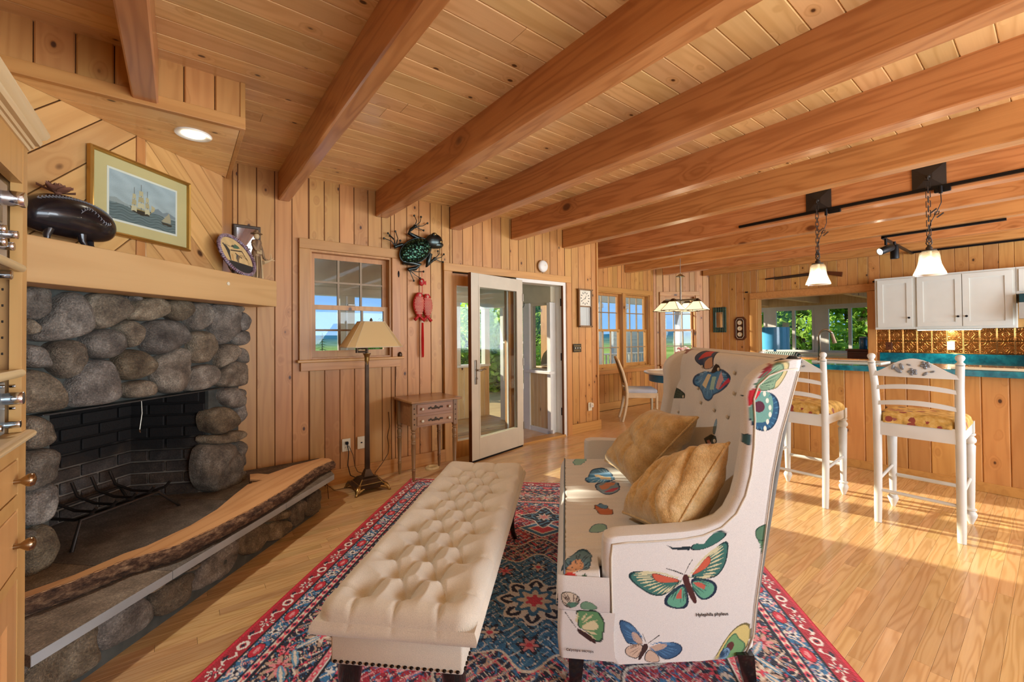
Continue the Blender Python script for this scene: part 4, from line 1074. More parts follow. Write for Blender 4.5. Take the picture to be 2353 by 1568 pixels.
# hearth: mortar core, facing stones, three slabs
m = MB(); core = [L3(1.25, -1.885, 0), L3(3.08, -1.885, 0), L3(3.30, -2.12, 0), L3(2.98, -2.6, 0), L3(2.6, -2.98, 0), L3(1.9, -2.98, 0), L3(1.40, -2.45, 0)]
m.prism(core, (0, 0, .225)); m.build('hearth_core', M['mortar'], fp)
for i, p in enumerate(HEARTH_STONES):
    p = [(q[0], max(.004, min(.222, q[1]))) for q in p]
    stone(p, -1.893, .04, 60+i, fp)
for k in range(2):
    mb = MB(); mb.ell(L3(3.10+.11*k, -1.99-.11*k, .11), (.07, .06, .105)); mb.build('stone', M['stone'], fp, 180)
sl = [(1.24, -1.80), (3.148, -1.80), (3.30, -1.94), (3.50, -2.13), (3.555, -2.175), (3.10, -2.62), (2.98, -2.73), (2.6, -2.95), (1.9, -2.95), (1.76, -2.74), (1.36, -2.46)]
for a, b in ((1.0, 1.765), (1.765, 2.571), (2.571, 3.7)):
    q = clip(clip(sl, 1, 0, b-.0015), -1, 0, -(a+.0015))
    mb = MB(); bev = .004
    mb.prism([L3(x, y, .225) for x, y in q], (0, 0, .04))
    hs_ = mb.build('hearth_slab', M['slate'], fp)
    a1, b1 = max(a, 1.24)+.0015, min(b, 3.148)-.0015
    MB().b2(L3(a1, -1.7985, .2262), L3(b1, -1.8015, .2635)).build('sawn_edge', M['sawn'], hs_)
# mantel beam with a plugged bolt
mt = MB().rbox(L3(2.26, -2.335, 1.675), (1.62, .22, .20), .005).build('mantel_shelf', M['mantel'], fp)
MB().lathe([(.0, 0), (.012, 0), (.012, .003), (.009, .004)], 14, L3(2.585, -2.224, 1.697), RX(PI/2)).build('wood_plug', M['ivory'], mt, 50)
# iron grate on the hearth
gr = thing('fireplace_grate', 'wrought iron log grate of curved bars standing in the firebox', 'grate', tuple(SN(2.14, -2.62, .265)), PI/4)
def G3(s, n, z): return Vector((s-2.14, -(n+2.62), z-.265))
for s_, n_ in ((1, 0),):
    fr = [G3(1.86, -2.46, .268), G3(1.905, -2.47, .405), G3(2.31, -2.455, .405), G3(2.46, -2.46, .268)]
    MB().tube([fr[0], fr[1], fr[2], fr[3]], .009, 8).build('front_rail', M['ironw'] if 'ironw' in M else M['iron'], gr, 50)
    MB().tube([G3(1.87, -2.80, .268), G3(1.92, -2.80, .40), G3(2.38, -2.80, .40), G3(2.45, -2.80, .268)], .009, 8).build('back_rail', M['iron'], gr, 50)
for k in range(5):
    s_ = 1.95+.105*k
    MB().tube([G3(s_, -2.43, .455), G3(s_, -2.47, .415), G3(s_, -2.56, .385), G3(s_, -2.70, .385), G3(s_, -2.82, .42), G3(s_, -2.86, .50)], .008, 8).build('bar', M['iron'], gr, 50)
# damper rod
dm = MB().tube([SN(2.30, -2.56, .97), SN(2.305, -2.56, .88), SN(2.29, -2.56, .78), SN(2.285, -2.55, .77), SN(2.28, -2.55, .785)], .004, 6).build('damper_hook', M['nickel'], None, 60)
tag(dm, 'thin steel damper hook hanging inside the top of the firebox', 'hook')

# live-edge log slab lying along the hearth
lo = thing('live_edge_slab', 'long live-edge log slab with bark lying along the front of the stone hearth', 'slab', tuple(SN(2.35, -1.95, .266)), PI/4)
def Q3(s, n, z): return Vector((s-2.35, -(n+1.95), z-.266))
F_ = LE_F; B_ = LE_B
pl = [(1.30, -2.115)]+[tuple(q) for q in F_]+[(3.315, -1.94)]+[tuple(q) for q in B_[::-1]][1:]+[(1.30, -2.17)]
mb = MB(); mb.prism([Q3(a, b, .318) for a, b in pl], (0, 0, .018)); mb.prism([Q3(2.35+(a-2.35)*.995, -1.97+(b+1.97)*.93, .268) for a, b in pl], (0, 0, .052))
top = mb.build('slab_top', M['live'], lo)
bm = bmesh.new(); bm.from_mesh(top.data); bmesh.ops.triangulate(bm, faces=[f for f in bm.faces if len(f.verts) > 4]); bm.to_mesh(top.data); bm.free()
t = NT('rough_bark'); tc = t.new('ShaderNodeTexCoord'); mp_ = t.new('ShaderNodeMapping'); t.l.new(tc.outputs['Object'], mp_.inputs[0]); mp_.inputs['Scale'].default_value = (.5, 1, 1.2)
n1 = t.noise(mp_.outputs[0], 38, 5, .7)
t.l.new(t.ramp(n1, [(.32, '#2B1A10'), (.48, '#5E4330'), (.62, '#8F6F52'), (.75, '#C3A27C')]), t.b.inputs['Base Color']); t.b.inputs['Roughness'].default_value = .95; t.bump(n1, 1.0, .02)
M['barkr'] = t.m
P = []
pf_ = [(1.30, -2.115)]+[tuple(q) for q in F_]
NB = 190
for i in range(NB+1):
    f = i/NB*(len(pf_)-1); j = min(int(f), len(pf_)-2); f -= j
    s_ = pf_[j][0]+(pf_[j+1][0]-pf_[j][0])*f; n_ = pf_[j][1]+(pf_[j+1][1]-pf_[j][1])*f
    row = []
    for k in range(11):
        a = k/10; w = math.sin(a*PI)**.6*.022+noise.noise(Vector((s_*30, a*5, 1)))*.012+noise.noise(Vector((s_*75, a*11, 4)))*.006
        row.append(Q3(s_, n_+w+a*.012-.004, .337-.069*a))
    P.append(row)
MB().grid(P).build('bark', M['barkr'], lo, 180)
P = []
for i in range(120):
    f = i/119*(len(B_)-1); j = min(int(f), len(B_)-2); f -= j
    s_ = B_[j][0]+(B_[j+1][0]-B_[j][0])*f; n_ = B_[j][1]+(B_[j+1][1]-B_[j][1])*f
    P.append([Q3(s_, n_+.004-math.sin(k/5*PI)*.012+noise.noise(Vector((s_*40, k, 7)))*.006, .334-.066*k/5) for k in range(6)])
MB().grid(P).build('bark', M['barkr'], lo, 180)

# ------------------------------------------------------------------ boarded wall above the mantel, in a chevron
wc = MB(); NP = -2.41
def W3(s, n, z): return Vector((s, -n, z))
wc.b2(W3(1.34, NP-.019, 1.58), W3(2.745, NP-.12, CE))
wcn = wc.build('wall_corner', M['groove'], None, rot=(0, 0, PI/4)); wcn['kind'] = 'structure'
rg = (1.35, 2.75, 1.60, 2.60)
def chev(poly):
    poly = clip(clip(clip(clip(poly, 1, 0, rg[1]), -1, 0, -rg[0]), 0, 1, rg[3]), 0, -1, -rg[2])
    if len(poly) >= 3:
        cx = sum(q[0] for q in poly)/len(poly); cz = sum(q[1] for q in poly)/len(poly)
        mb = MB(); n = len(poly)
        inn = []
        for q in poly:
            d = math.dist(q, (cx, cz)); k = max(0, 1-.008/max(d, .02)); inn.append((cx+(q[0]-cx)*k, cz+(q[1]-cz)*k))
        A_ = [W3(q[0], NP-.016, q[1]) for q in poly]; B1 = [W3(q[0], NP-.005, q[1]) for q in poly]; C1 = [W3(q[0], NP, q[1]) for q in inn]
        mb.add(A_+B1+C1, [tuple(range(2*n, 3*n))]+[(i, (i+1) % n, n+(i+1) % n, n+i) for i in range(n)]+[(n+i, n+(i+1) % n, 2*n+(i+1) % n, 2*n+i) for i in range(n)])
        return mb
M['chl'] = wood('pine_chevron_left', '#DDAA6C', '#B67C42', 'x', 0.45, knots=0.7, kr=0.10, ring=0.35)
M['chr'] = wood('pine_chevron_right', '#DDAA6C', '#B67C42', 'x', 0.45, knots=0.7, kr=0.10, ring=0.35)
def rotmat(mm, a):
    nt = mm.node_tree
    tc = [q for q in nt.nodes if q.type == 'TEX_COORD'][0]
    mr = nt.nodes.new('ShaderNodeMapping'); mr.inputs['Rotation'].default_value = (0, a, 0)
    lk = list(tc.outputs['Object'].links); nt.links.new(tc.outputs['Object'], mr.inputs[0])
    for l_ in lk: nt.links.new(mr.outputs[0], l_.to_socket)
rotmat(M['chl'], PI/4); rotmat(M['chr'], -PI/4)
for k in range(-9, 8):
    c0 = .725+.187*k
    mb = chev(clip([(0, c0+.003), (4, 4+c0+.003), (4, 4+c0+.184), (0, c0+.184)], 1, 0, 2.135))
    if mb: mb.build('board', M['chl'], wcn)
    c0 = 4.679+.187*k
    mb = chev(clip([(0, c0+.003), (4, c0+.003-4), (4, c0+.184-4), (0, c0+.184)], -1, 0, -2.192))
    if mb: mb.build('board', M['chr'], wcn)
MB().board(W3(2.139, NP, 1.6), (1, 0, 0), (0, 0, 1), (0, -1, 0), .050, 1.0, .016, .003).build('board', M['trimz'], wcn)
# return of the chimney chase to the window wall
struct('trim_3', MB().prism([(.10, 3.67, 1.6), (.245, 3.67, 1.6), (.333, YW+.02, 1.6), (.10, YW+.02, 1.6)], (0, 0, CE-1.6)), M['trimz'])
# soffit with recessed lamp
ZS = 2.489; YF = 2.77; XF = .287
m = MB(); m.b2((XW, YF+.02, ZS+.02), (XF-.02, 3.70, CE)); so = struct('trim_soffit', m, M['groove'])
x = XF-.006
MB().rbox((XF-.012, YF+.46, (ZS+CE)/2), (.024, .93, CE-ZS), .002).build('side_board', M['trimz'], so)
k = 0
while x > XW:
    MB().board((x-.1305, YF+.004, ZS+.055), (1, 0, 0), (0, 0, 1), (0, -1, 0), .128, CE-ZS-.055, .018, .006).build('board', M['wall'], so); x -= .1325
MB().rbox(((XF+XW)/2, YF+.0, ZS+.03), (XF-XW, .034, .066), .003).build('fascia', M['trim'], so)
poly0 = [(XW, YF+.017), (XF-.026, YF+.017), (XF-.026, 3.72), (XW, 3.72)]
y = YF+.017
while y < 3.7:
    q = clip(clip(clip(poly0, 0, 1, y+.1305), 0, -1, -(y+.002)), -1, 1, 3.404)
    if len(q) >= 3:
        MB().prism([(a, b, ZS) for a, b in q], (0, 0, .016)).build('plank', M['ceil'], so)
    y += .1325
rl = thing('recessed_light', 'round white recessed ceiling lamp, lit, in the soffit above the mantel', 'lamp', (.06, 3.0, ZS))
MB().lathe([(.052, .006), (.056, -.002), (.085, -.006), (.088, -.002), (.088, .0)], 32, cap=False).build('trim_ring', M['white'], rl, 60)
MB().lathe([(.0, -.0035), (.053, -.0035), (.053, .0)], 32).build('lens', plain('lamp_lens', '#FFF6E0', .4, emit='#FFF3D8', estr=9.0), rl)
light('soffit_lamp', 'SPOT', (.06, 3.0, ZS-.03), 68, (1.0, .93, .82), .05, (1.75, 1.65, 0.2), math.radians(112), .55)

# ------------------------------------------------------------------ on the mantel
ZM = 1.775
vs = thing('blackware_vase', 'black burnished clay vessel with carved flowers standing at the left on the mantel', 'vase', tuple(SN(1.725, -2.305, ZM)), PI/4)
t = NT('black_burnished_clay'); tc = t.new('ShaderNodeTexCoord'); n1 = t.noise(tc.outputs['Object'], 18, 3)
t.l.new(t.ramp(n1, [(.3, '#131315'), (.7, '#26262A')]), t.b.inputs['Base Color']); t.b.inputs['Roughness'].default_value = .25; t.b.inputs['Metallic'].default_value = .15; t.b.inputs['Coat Weight'].default_value = .4
M['blackclay'] = t.m
P = []; z_v = .130
nu, nv = 40, 28
for i in range(nu+1):
    a = PI*i/nu; x = -.186*math.cos(a)
    r = math.sin(a)**.62
    row = []
    for k in range(nv):
        b = 2*PI*k/nv; zz = .097*r*math.sin(b); yy = .092*r*math.cos(b)
        if zz < 0: zz *= 1.0
        row.append((x, yy, z_v+zz-.02*(x/.186)**2))
    P.append(row)
MB().grid(P, cv=True).build('body', M['blackclay'], vs, 180)
for lx, ly in ((-.10, -.03), (.02, -.04), (.10, .02)):
    MB().tube([(lx, ly, .052), (lx*1.1, ly*1.1, .02), (lx*1.2+.01, ly*1.2, .0)], [.02, .013, .009], 10).build('foot', M['blackclay'], vs, 60)
M['carve'] = plain('carved_dull_clay', '#8E8F93', .5, .3)
def surf(x, b, o=.0015):
    r = max(1e-3, 1-(x/.186)**2)**.31
    return Vector((x, (.092*r+o)*math.cos(b), z_v+(.097*r+o)*math.sin(b)-.02*(x/.186)**2))
mb = MB()
for cx_, cb_, R_, np_ in ((.10, PI+PI*.84-.05, .034, 14), (-.09, PI+PI*.83, .028, 12)):
    for p_ in range(np_):
        a = 2*PI*p_/np_
        mb.tube([surf(cx_+math.cos(a)*R_*f, cb_-PI-0+PI+math.sin(a)*R_*f/.085) for f in (.3, .65, 1)], [.0008, .003, .001], 5)
for p_ in range(26):
    x = -.15+p_*.012
    for o_ in (-1, 1):
        mb.tube([surf(x, PI+PI*-.30+o_*.02), surf(x+.006, PI+PI*-.30+o_*.06), surf(x+.010, PI-PI*.30+o_*.13)], [.001, .0028, .001], 5)
for p_ in range(12):
    x = -.02+p_*.012; b_ = PI-.10-.25*math.sin(p_*.5)
    mb.tube([surf(x, b_), surf(x+.008, b_-.10), surf(x+.004, b_-.2)], [.001, .003, .001], 5)
mb.build('carving', M['carve'], vs, 60)['kind'] = 'stuff'
wr_ = thing('wooden_rose', 'dried brown wood rose with curling petals lying on top of the black vessel', 'dried flower', tuple(SN(1.68, -2.305, ZM+.222)), PI/4)
M['petal'] = plain('dry_petal', '#7E5340', .6, var=.15)
rnd = random.Random(2)
for k in range(15):
    a = k*2.4; tilt = .25+.07*k; L_ = .075-.0028*k
    P = []
    for i in range(7):
        f = i/6; w = math.sin(min(1, f*1.05)*PI)**.7*.020*(1.2-f*.3)+.001
        row = []
        for j in range(5):
            q = (j/4-.5)*2
            rr = L_*f; zz = math.sin(tilt)*rr+.012*q*q*f+.008*f*f*math.sin(a)
            row.append((math.cos(a)*rr*math.cos(tilt)-math.sin(a)*w*q, math.sin(a)*rr*math.cos(tilt)+math.cos(a)*w*q, .004+zz))
        P.append(row)
    MB().grid(P).build('petal', M['petal'], wr_, 180, fix=False)
MB().ell((0, 0, .014), (.016, .016, .014)).build('seed_pod', M['petal'], wr_, 180)

# framed ship print
pic = thing('framed_print', 'gold framed print of a sailing ship at sea hanging above the mantel', 'picture', tuple(SN(2.165, -2.40, 2.11)), PI/4)
pw, ph = .585, .437
M['gilt'] = plain('gilt_frame', '#B98F46', .35, .7)
fr = MB()
pr_ = [(0, 0), (0, -.022), (.006, -.028), (.012, -.022), (.016, -.024), (.020, -.014), (.020, 0)]
cn = [(-pw/2, -ph/2), (pw/2, -ph/2), (pw/2, ph/2), (-pw/2, ph/2)]
P = [[(c[0]-math.copysign(a, c[0]), b, c[1]-math.copysign(a, c[1])) for a, b in pr_] for c in cn]
fr.grid(P, cu=True); fr.build('frame', M['gilt'], pic, 40)
MB().b2((-pw/2+.01, -.010, -ph/2+.01), (pw/2-.01, -.004, ph/2-.01)).build('mat_board', plain('cream_mat', '#D9C28A', .7, var=.02), pic)
MB().b2((-.205, -.0112, -.142), (.205, -.0101, .142)).build('print_margin', plain('print_paper', '#EFE9DC', .6, var=.02), pic)
gx, gz = 150, 100
U, V = np.meshgrid(np.linspace(-.194, .194, gx), np.linspace(-.131, .131, gz), indexing='ij')
u, v = U.ravel(), V.ravel()
mb = MB(); mb.grid([[(U[i, j], -.0118, V[i, j]) for j in range(gz)] for i in range(gx)])
me = mb.mesh('print', vcol('ship_print_ink', .5, 0, sheen=0), None, fix=False)
rng = np.random.default_rng(1)
nz_ = np.sin(u*40+np.sin(v*60)*1.3)*np.sin(v*35+u*15)
cols = np.array(lin('#B9C2C3'))[None]*(1+.10*nz_[:, None])+np.clip((v+.131)/.262, 0, 1)[:, None]*np.array([-.03, -.01, .03])
hz = -.045
def pt(poly, col): 
    cols[pip(u, v, [(a, b) for a, b in poly])] = lin(col)
pt([(.02, hz), (.05, -.02), (.08, -.008), (.11, -.025), (.14, -.012), (.194, -.03), (.194, hz)], '#8C959A')
pt([(-.194, hz), (-.194, -.02), (-.16, -.012), (-.12, -.03), (-.08, -.036), (.03, -.03), (.05, hz)], '#A3A9A8')
sea = v < hz+.004*np.sin(u*30)
cols[sea] = (np.array(lin('#6E7B7C'))[None]*(1+.35*np.sin(v[sea]*420+np.sin(u[sea]*60)*2.5)[:, None]*np.abs(np.sin(u[sea]*23+v[sea]*80))[:, None])).clip(.05, .8)
pt([(-.085, -.035), (-.075, -.062), (-.02, -.075), (.025, -.068), (.038, -.04), (-.02, -.046)], '#3E372D')
pt([(-.08, -.038), (.034, -.044), (.034, -.050), (-.078, -.045)], '#B79C63')
for x0_, w_, zz in ((-.062, .026, .03), (-.022, .034, .055), (.014, .024, .03)):
    pt([(x0_-.0012, -.05), (x0_-.0012, zz+.045), (x0_+.0012, zz+.045), (x0_+.0012, -.05)], '#5A4D3C')
    for k in range(3):
        a = zz-.018-k*.034; ww = w_*(.65+.2*k)
        pt([(x0_-ww*.5, a+.026), (x0_+ww*.5, a+.026), (x0_+ww*.6, a-.006), (x0_, a-.0), (x0_-ww*.6, a-.006)], ['#CDBC94', '#C2AE83', '#D8C9A4'][k])
pt([(.036, -.045), (.058, -.028), (.060, -.008), (.04, .0)], '#CBB88E')
pt([(.10, -.075), (.15, -.015), (.162, -.05), (.16, -.078)], '#B7A88C'); pt([(.095, -.078), (.17, -.082), (.165, -.096), (.11, -.092)], '#4A4238')
set_cols(me, cols.clip(0, 1)); link('print', me, pic)
MB().b2((-pw/2+.016, -.0155, -ph/2+.016), (pw/2-.016, -.0145, ph/2-.016)).build('picture_glass', M['glass'], pic)

# basket plate leaning against the wall
bp = thing('basket_plate', 'oval painted tray with purple coiled rim leaning near the right end of the mantel', 'plate', tuple(SN(2.755, -2.30, ZM)), PI/4)
a_, b_ = .165, .118; al = math.radians(-33); lean = math.radians(12)
Rp = RX(-lean) @ Matrix.Rotation(-al, 3, 'Y')
ext = math.sqrt((a_*math.sin(al))**2+(b_*math.cos(al))**2)+.012
cz_ = Vector((0, 0, ext*math.cos(lean)+.002))
def pp(x, z, d=0): return cz_+Rp @ Vector((x, d, z))
mb = MB(); nn_ = 84
P = [[pp(math.cos(2*PI*k/nn_)*(a_+.012*math.cos(q)), math.sin(2*PI*k/nn_)*(b_+.012*math.cos(q)), .012*math.sin(q)*1.0) for q in [2*PI*j/8 for j in range(8)]] for k in range(nn_)]
mb.grid(P, cu=True, cv=True)
t = NT('purple_coil_rim'); tc = t.new('ShaderNodeTexCoord'); n1 = t.noise(tc.outputs['Object'], 45, 2)
t.l.new(t.ramp(n1, [(.35, '#3B2230'), (.5, '#6B4A5C'), (.62, '#8C8FA5'), (.7, '#54323F')]), t.b.inputs['Base Color']); t.b.inputs['Roughness'].default_value = .8
mb.build('rim', t.m, bp, 180)
st_ = MB()
for k in range(70):
    a = 2*PI*k/70; st_.tube([pp(math.cos(a)*(a_-.010), math.sin(a)*(b_-.010), -.006), pp(math.cos(a)*(a_+.002), math.sin(a)*(b_+.002), -.0145), pp(math.cos(a)*(a_+.013), math.sin(a)*(b_+.013), -.004)], .0018, 4)
o = st_.build('stitching', plain('rim_stitch', '#C7A9A9', .8), bp, 60)
g_ = 90
mb = MB(); rowsP = []
uu = []; 
for i in range(g_):
    r = (i+.5)/g_
    row = []
    for k in range(120):
        a = 2*PI*k/120; x, z = math.cos(a)*a_*r*.95, math.sin(a)*b_*r*.95; row.append(pp(x, z, .006*(r*r-1)*-1*0+.004)); uu.append((x, z))
    rowsP.append(row)
mb.grid(rowsP, cv=True); me = mb.mesh('tray_face', vcol('painted_tray', .6, .1), None, fix=False)
uu = np.array(uu); ca, sa = math.cos(al), math.sin(al)
u = uu[:, 0]*ca-uu[:, 1]*sa; v = uu[:, 0]*sa+uu[:, 1]*ca    # upright axes
cols = np.array(lin('#D9B87E'))[None]*(1+.06*np.sin(u*90+np.sin(v*70))[:, None])*np.ones((len(u), 1))
def pt(poly, col): cols[pip(u, v, poly)] = lin(col)
pt([(-.2, -.055), (-.05, -.045), (.2, -.065), (.2, -.2), (-.2, -.2)], '#2E2D2A')
pt([(-.12, .075), (-.08, .06), (-.055, .03), (-.06, -.0), (-.085, .02), (-.10, .05)], '#3B3A33'); pt([(-.085, .02), (-.06, .0), (-.058, -.045), (-.066, -.045)], '#3B3A33')
pt([(-.12, .076), (-.05, .055), (-.02, .075), (.02, .068), (-.02, .055), (-.06, .062)], '#47463C')
pt([(-.02, .05), (.0, .085), (.03, .075), (.045, .06), (.02, .052)], '#4C6B52')
for q in ([(-.05, .035), (.06, .045), (.062, .036), (-.05, .027)], [(.06, .045), (.10, -.02), (.093, -.022), (.055, .038)], [(-.01, .02), (.05, -.01), (.045, -.016), (-.012, .012)]): pt(q, '#3A2A1E')
pt([(0, .012), (.028, .0), (.012, -.03), (.008, -.055), (-.002, -.055), (-.01, -.02)], '#55544C')
for R_ in (.055, .045):
    d_ = np.hypot(u-.055, v+.045); cols[(np.abs(d_-R_) < .0022) & (v > -.05)] = lin('#9A7746')
pt([(-.05, .01), (-.03, -.0), (-.035, -.045), (-.05, -.04)], '#C89B5E')
set_cols(me, cols); link('tray_face', me, bp)
st = MB(); st.tube([(-.06, -.03, .0), (-.05, .02, .05), (-.04, .045, .10)], .004, 6); st.tube([(.06, -.03, .0), (.05, .02, .05), (.04, .045, .10)], .004, 6); st.tube([(-.06, -.03, .004), (.06, -.03, .004)], .004, 6)
st.build('easel', M['iron'], bp, 60)

# driftwood figurine
dl = thing('driftwood_figurine', 'carved driftwood figurine of a woman with hat and long skirt on the mantel end', 'figurine', tuple(SN(2.945, -2.30, ZM)), PI/4)
M['drift'] = wood('driftwood', '#A88660', '#4B3220', 'z', .7, knots=0, ring=.75, tone=.1, ringf=60)
M['driftl'] = plain('pale_driftwood', '#C8AC80', .7, var=.15)
P = []
for i in range(14):
    z = .002+.185*i/13; r = .045-.018*i/13
    P.append([(math.cos(2*PI*k/24)*(r+.008*math.sin(k*3.0+z*9)), math.sin(2*PI*k/24)*(r*.8+.006*math.cos(k*4.1)), z) for k in range(24)])
mb = MB(); mb.grid(P, cv=True); mb.add(P[-1], [tuple(range(24))]); mb.build('skirt', M['drift'], dl, 60)
MB().lathe([(.030, .17), (.034, .20), (.026, .23), (.036, .275), (.030, .295), (.010, .302)], 14).build('torso', M['drift'], dl, 60)
MB().rbox((-.008, -.028, .205), (.05, .014, .035), .005).build('apron', M['driftl'], dl)
hd_ = MB(); hd_.ell((0, 0, .325), (.020, .020, .025)); hd_.ell((0, -.019, .322), (.004, .005, .006), None, 8, 6); hd_.build('head', M['driftl'], dl, 180)
MB().lathe([(.022, .34), (.040, .342), (.038, .347), (.021, .349), (.019, .366), (.010, .372)], 18).build('hat', M['drift'], dl, 50)
MB().tube([(.032, 0, .275), (.045, -.012, .22), (.055, -.02, .165), (.085, -.03, .155)], [.012, .011, .009, .006], 8).build('arm', M['drift'], dl, 60)
MB().tube([(-.03, 0, .275), (-.052, -.01, .25), (-.04, -.028, .215), (-.01, -.035, .21)], [.012, .011, .009, .006], 8).build('arm', M['drift'], dl, 60)
br = MB(); br.tube([(.075, -.03, .145), (.11, -.032, .16), (.15, -.03, .185)], [.012, .008, .003], 7); br.tube([(.11, -.032, .16), (.12, -.03, .19), (.118, -.03, .215)], [.006, .004, .002], 6); br.tube([(.12, -.032, .165), (.145, -.034, .165), (.165, -.03, .168)], [.005, .004, .002], 6); br.tube([(.03, -.03, .13), (.075, -.03, .145)], [.016, .012], 7)
br.build('branch', M['driftl'], dl, 60)
for k in range(5):
    a = k*1.3; MB().tube([(math.cos(a)*.045, math.sin(a)*.035-.005, .002), (math.cos(a)*.035, math.sin(a)*.03-.005, .10), (math.cos(a)*.03, math.sin(a)*.025, .2)], [.006, .005, .003], 6).build('driftwood_stick', M['driftl'], dl, 60)
# small mirror on the window wall behind the figurine
mi_ = thing('wall_mirror', 'small mirror in dark beaded frame on the wall behind the mantel figurine', 'mirror', (.432, YW-.001, 2.02))
mw, mh = .19, .46
M['mirror'] = plain('mirror_glass', '#E8ECEC', .03, 1.0, var=0)
fr = MB(); cn = [(-mw/2, -mh/2), (mw/2, -mh/2), (mw/2, mh/2), (-mw/2, mh/2)]
fr.grid([[(c[0]-math.copysign(a, c[0]), b, c[1]-math.copysign(a, c[1])) for a, b in [(0, 0), (0, -.014), (.008, -.02), (.02, -.016), (.024, -.008), (.024, 0)]] for c in cn], cu=True)
fr.build('frame', plain('dark_beaded_frame', '#5B5046', .5, .3, bump=.8, bscale=180, var=.2), mi_, 40)
MB().b2((-mw/2+.02, -.008, -mh/2+.02), (mw/2-.02, -.004, mh/2-.02)).build('mirror_pane', M['mirror'], mi_)

# ------------------------------------------------------------------ tall pine stereo cabinet at the left edge
XC = -.32; YE = 1.682
cb = thing('stereo_cabinet', 'tall pine cabinet with open stereo shelves above two drawers at the left edge', 'cabinet', (XC, 1.0, 0))
def K(x, y, z): return (x-XC, y-1.0, z)
def kb(mb, x0, x1, y0, y1, z0, z1): return mb.b2(K(x0, y0, z0), K(x1, y1, z1))
m = MB()
kb(m, XC-.45, XC-.012, .35, YE-.02, 0, .06)
kb(m, XC-.45, XC-.002, YE-.02, YE, 0, 1.86); kb(m, XC-.45, XC-.002, .35, .37, 0, 1.86); kb(m, XC-.46, XC-.45, .35, YE, 0, 1.86); kb(m, XC-.45, XC-.005, .37, YE-.02, 1.80, 1.86)
m.build('carcass', M['cab'], cb)
m = MB(); kb(m, XC-.022, XC, 1.616, YE, .0, 1.07); kb(m, XC-.022, XC, 1.642, YE, 1.095, 1.86); kb(m, XC-.022, XC, .35, .416, 0, 1.86); kb(m, XC-.022, XC, .416, 1.616, 1.035, 1.07); kb(m, XC-.022, XC, .416, 1.616, .908, .943); kb(m, XC-.022, XC, .416, 1.616, .732, .761); kb(m, XC-.022, XC, .416, 1.616, .0, .08); kb(m, XC-.0225, XC-.0005, .416, 1.642, 1.735, 1.86)
m.build('face_frame', M['cab'], cb)
m = MB(); kb(m, XC-.44, XC-.430, .37, YE-.02, 1.1, 1.8); m.build('back_panel', M['black'], cb)
m = MB(); kb(m, XC-.024, XC-.0225, .416, 1.63, 1.10, 1.735)
def drawer(z0, z1, kz):
    q = MB().rbox(K(XC-.010, 1.016, (z0+z1)/2), (.022, 1.19, z1-z0-.006), .004)
    d = q.build('drawer', M['cab'], cb)
    for ky in (.55, 1.575):
        MB().lathe([(.006, 0), (.006, .012), (.009, .016), (.015, .024), (.0165, .030), (.014, .036), (.004, .039)], 16, K(XC, ky, kz), RY(PI/2)).build('knob', M['knobm'], d, 60)
drawer(.943, 1.035, .984); drawer(.761, .908, .826)
m = MB()
for y0, y1, z0, z1 in ((1.02, 1.09, .08, .732), (1.542, 1.612, .08, .732), (1.09, 1.542, .655, .732), (1.09, 1.542, .08, .16)): kb(m, XC-.022, XC-.001, y0, y1, z0, z1)
kb(m, XC-.018, XC-.010, 1.09, 1.542, .16, .655); m.build('door', M['cab'], cb)
m = MB(); kb(m, XC-.022, XC-.001, .42, 1.014, .08, .732); m.build('door', M['cab'], cb)
def mold(z, prof, name, mat, ye, xp):
    """moulding along the front with a returned end"""
    P = [[K(XC+a, .30, z+b) for a, b in prof], [K(XC+a, ye+a, z+b) for a, b in prof], [K(XC-.46, ye+a, z+b) for a, b in prof]]
    mb = MB(); mb.grid(P); mb.add(P[0], [tuple(range(len(prof)))]); return mb.build(name, mat, cb, 40)
mold(1.07, [(-.05, 0), (.008, 0), (.016, .006), (.018, .013), (.014, .02), (.006, .024), (-.44, .024)], 'counter_moulding', M['crown'], YE-.004, 0)
mold(1.835, [(-.02, 0), (.004, 0), (.006, .008), (.010, .010), (.012, .018), (.020, .022), (.024, .034), (.022, .040), (.030, .046), (.036, .058), (.036, .064), (-.44, .064)], 'crown_moulding', M['crown'], YE-.002, 0)
for z in (1.515, 1.245):
    s_ = MB(); kb(s_, XC-.43, XC-.006, .416, 1.642, z-.008, z+.010); s_.tube([K(XC-.004, .38, z+.001), K(XC-.004, 1.648, z+.001)], .0105, 10); s_.build('shelf', M['crown'], cb, 50)
# stereo gear
M['face'] = plain('silver_faceplate', '#C9CDCF', .3, .85, var=.02); M['chrome'] = plain('turned_aluminium', '#D8D9DA', .16, 1.0, var=.01); M['navy'] = plain('dark_dial_glass', '#1F3B4C', .15, coat=.5)
def knob_mb(y, z, r, L, x0): return MB().lathe([(r*.92, 0), (r*.92, L*.15), (r, L*.2), (r, L*.96), (r*.95, L), (r*.3, L)], 24, (x0, y, z), RY(PI/2))
r1 = thing('stereo_receiver', 'silver faced stereo receiver with big tuning knob on the upper cabinet shelf', 'receiver', (XC-.158, 1.05, 1.527))
MB().rbox((-.02, 0, .095), (.30, 1.08, .178), .004).build('case', M['black'], r1)
MB().rbox((.135, 0, .097), (.012, 1.10, .185), .004).build('faceplate', M['face'], r1)
MB().rbox((.142, .33, .105), (.004, .34, .040), .001).build('dial_window', M['navy'], r1)
for y_, z_, r_, L_, x_ in ((.52, .150, .019, .036, .141), (.36, .060, .009, .022, .141), (.44, .060, .010, .022, .141), (.52, .062, .010, .024, .141), (.36, .030, .009, .020, .141), (.44, .030, .010, .022, .141), (.50, .030, .010, .022, .141)):
    knob_mb(y_, z_, r_, L_, x_).build('knob', M['chrome'], r1, 50)
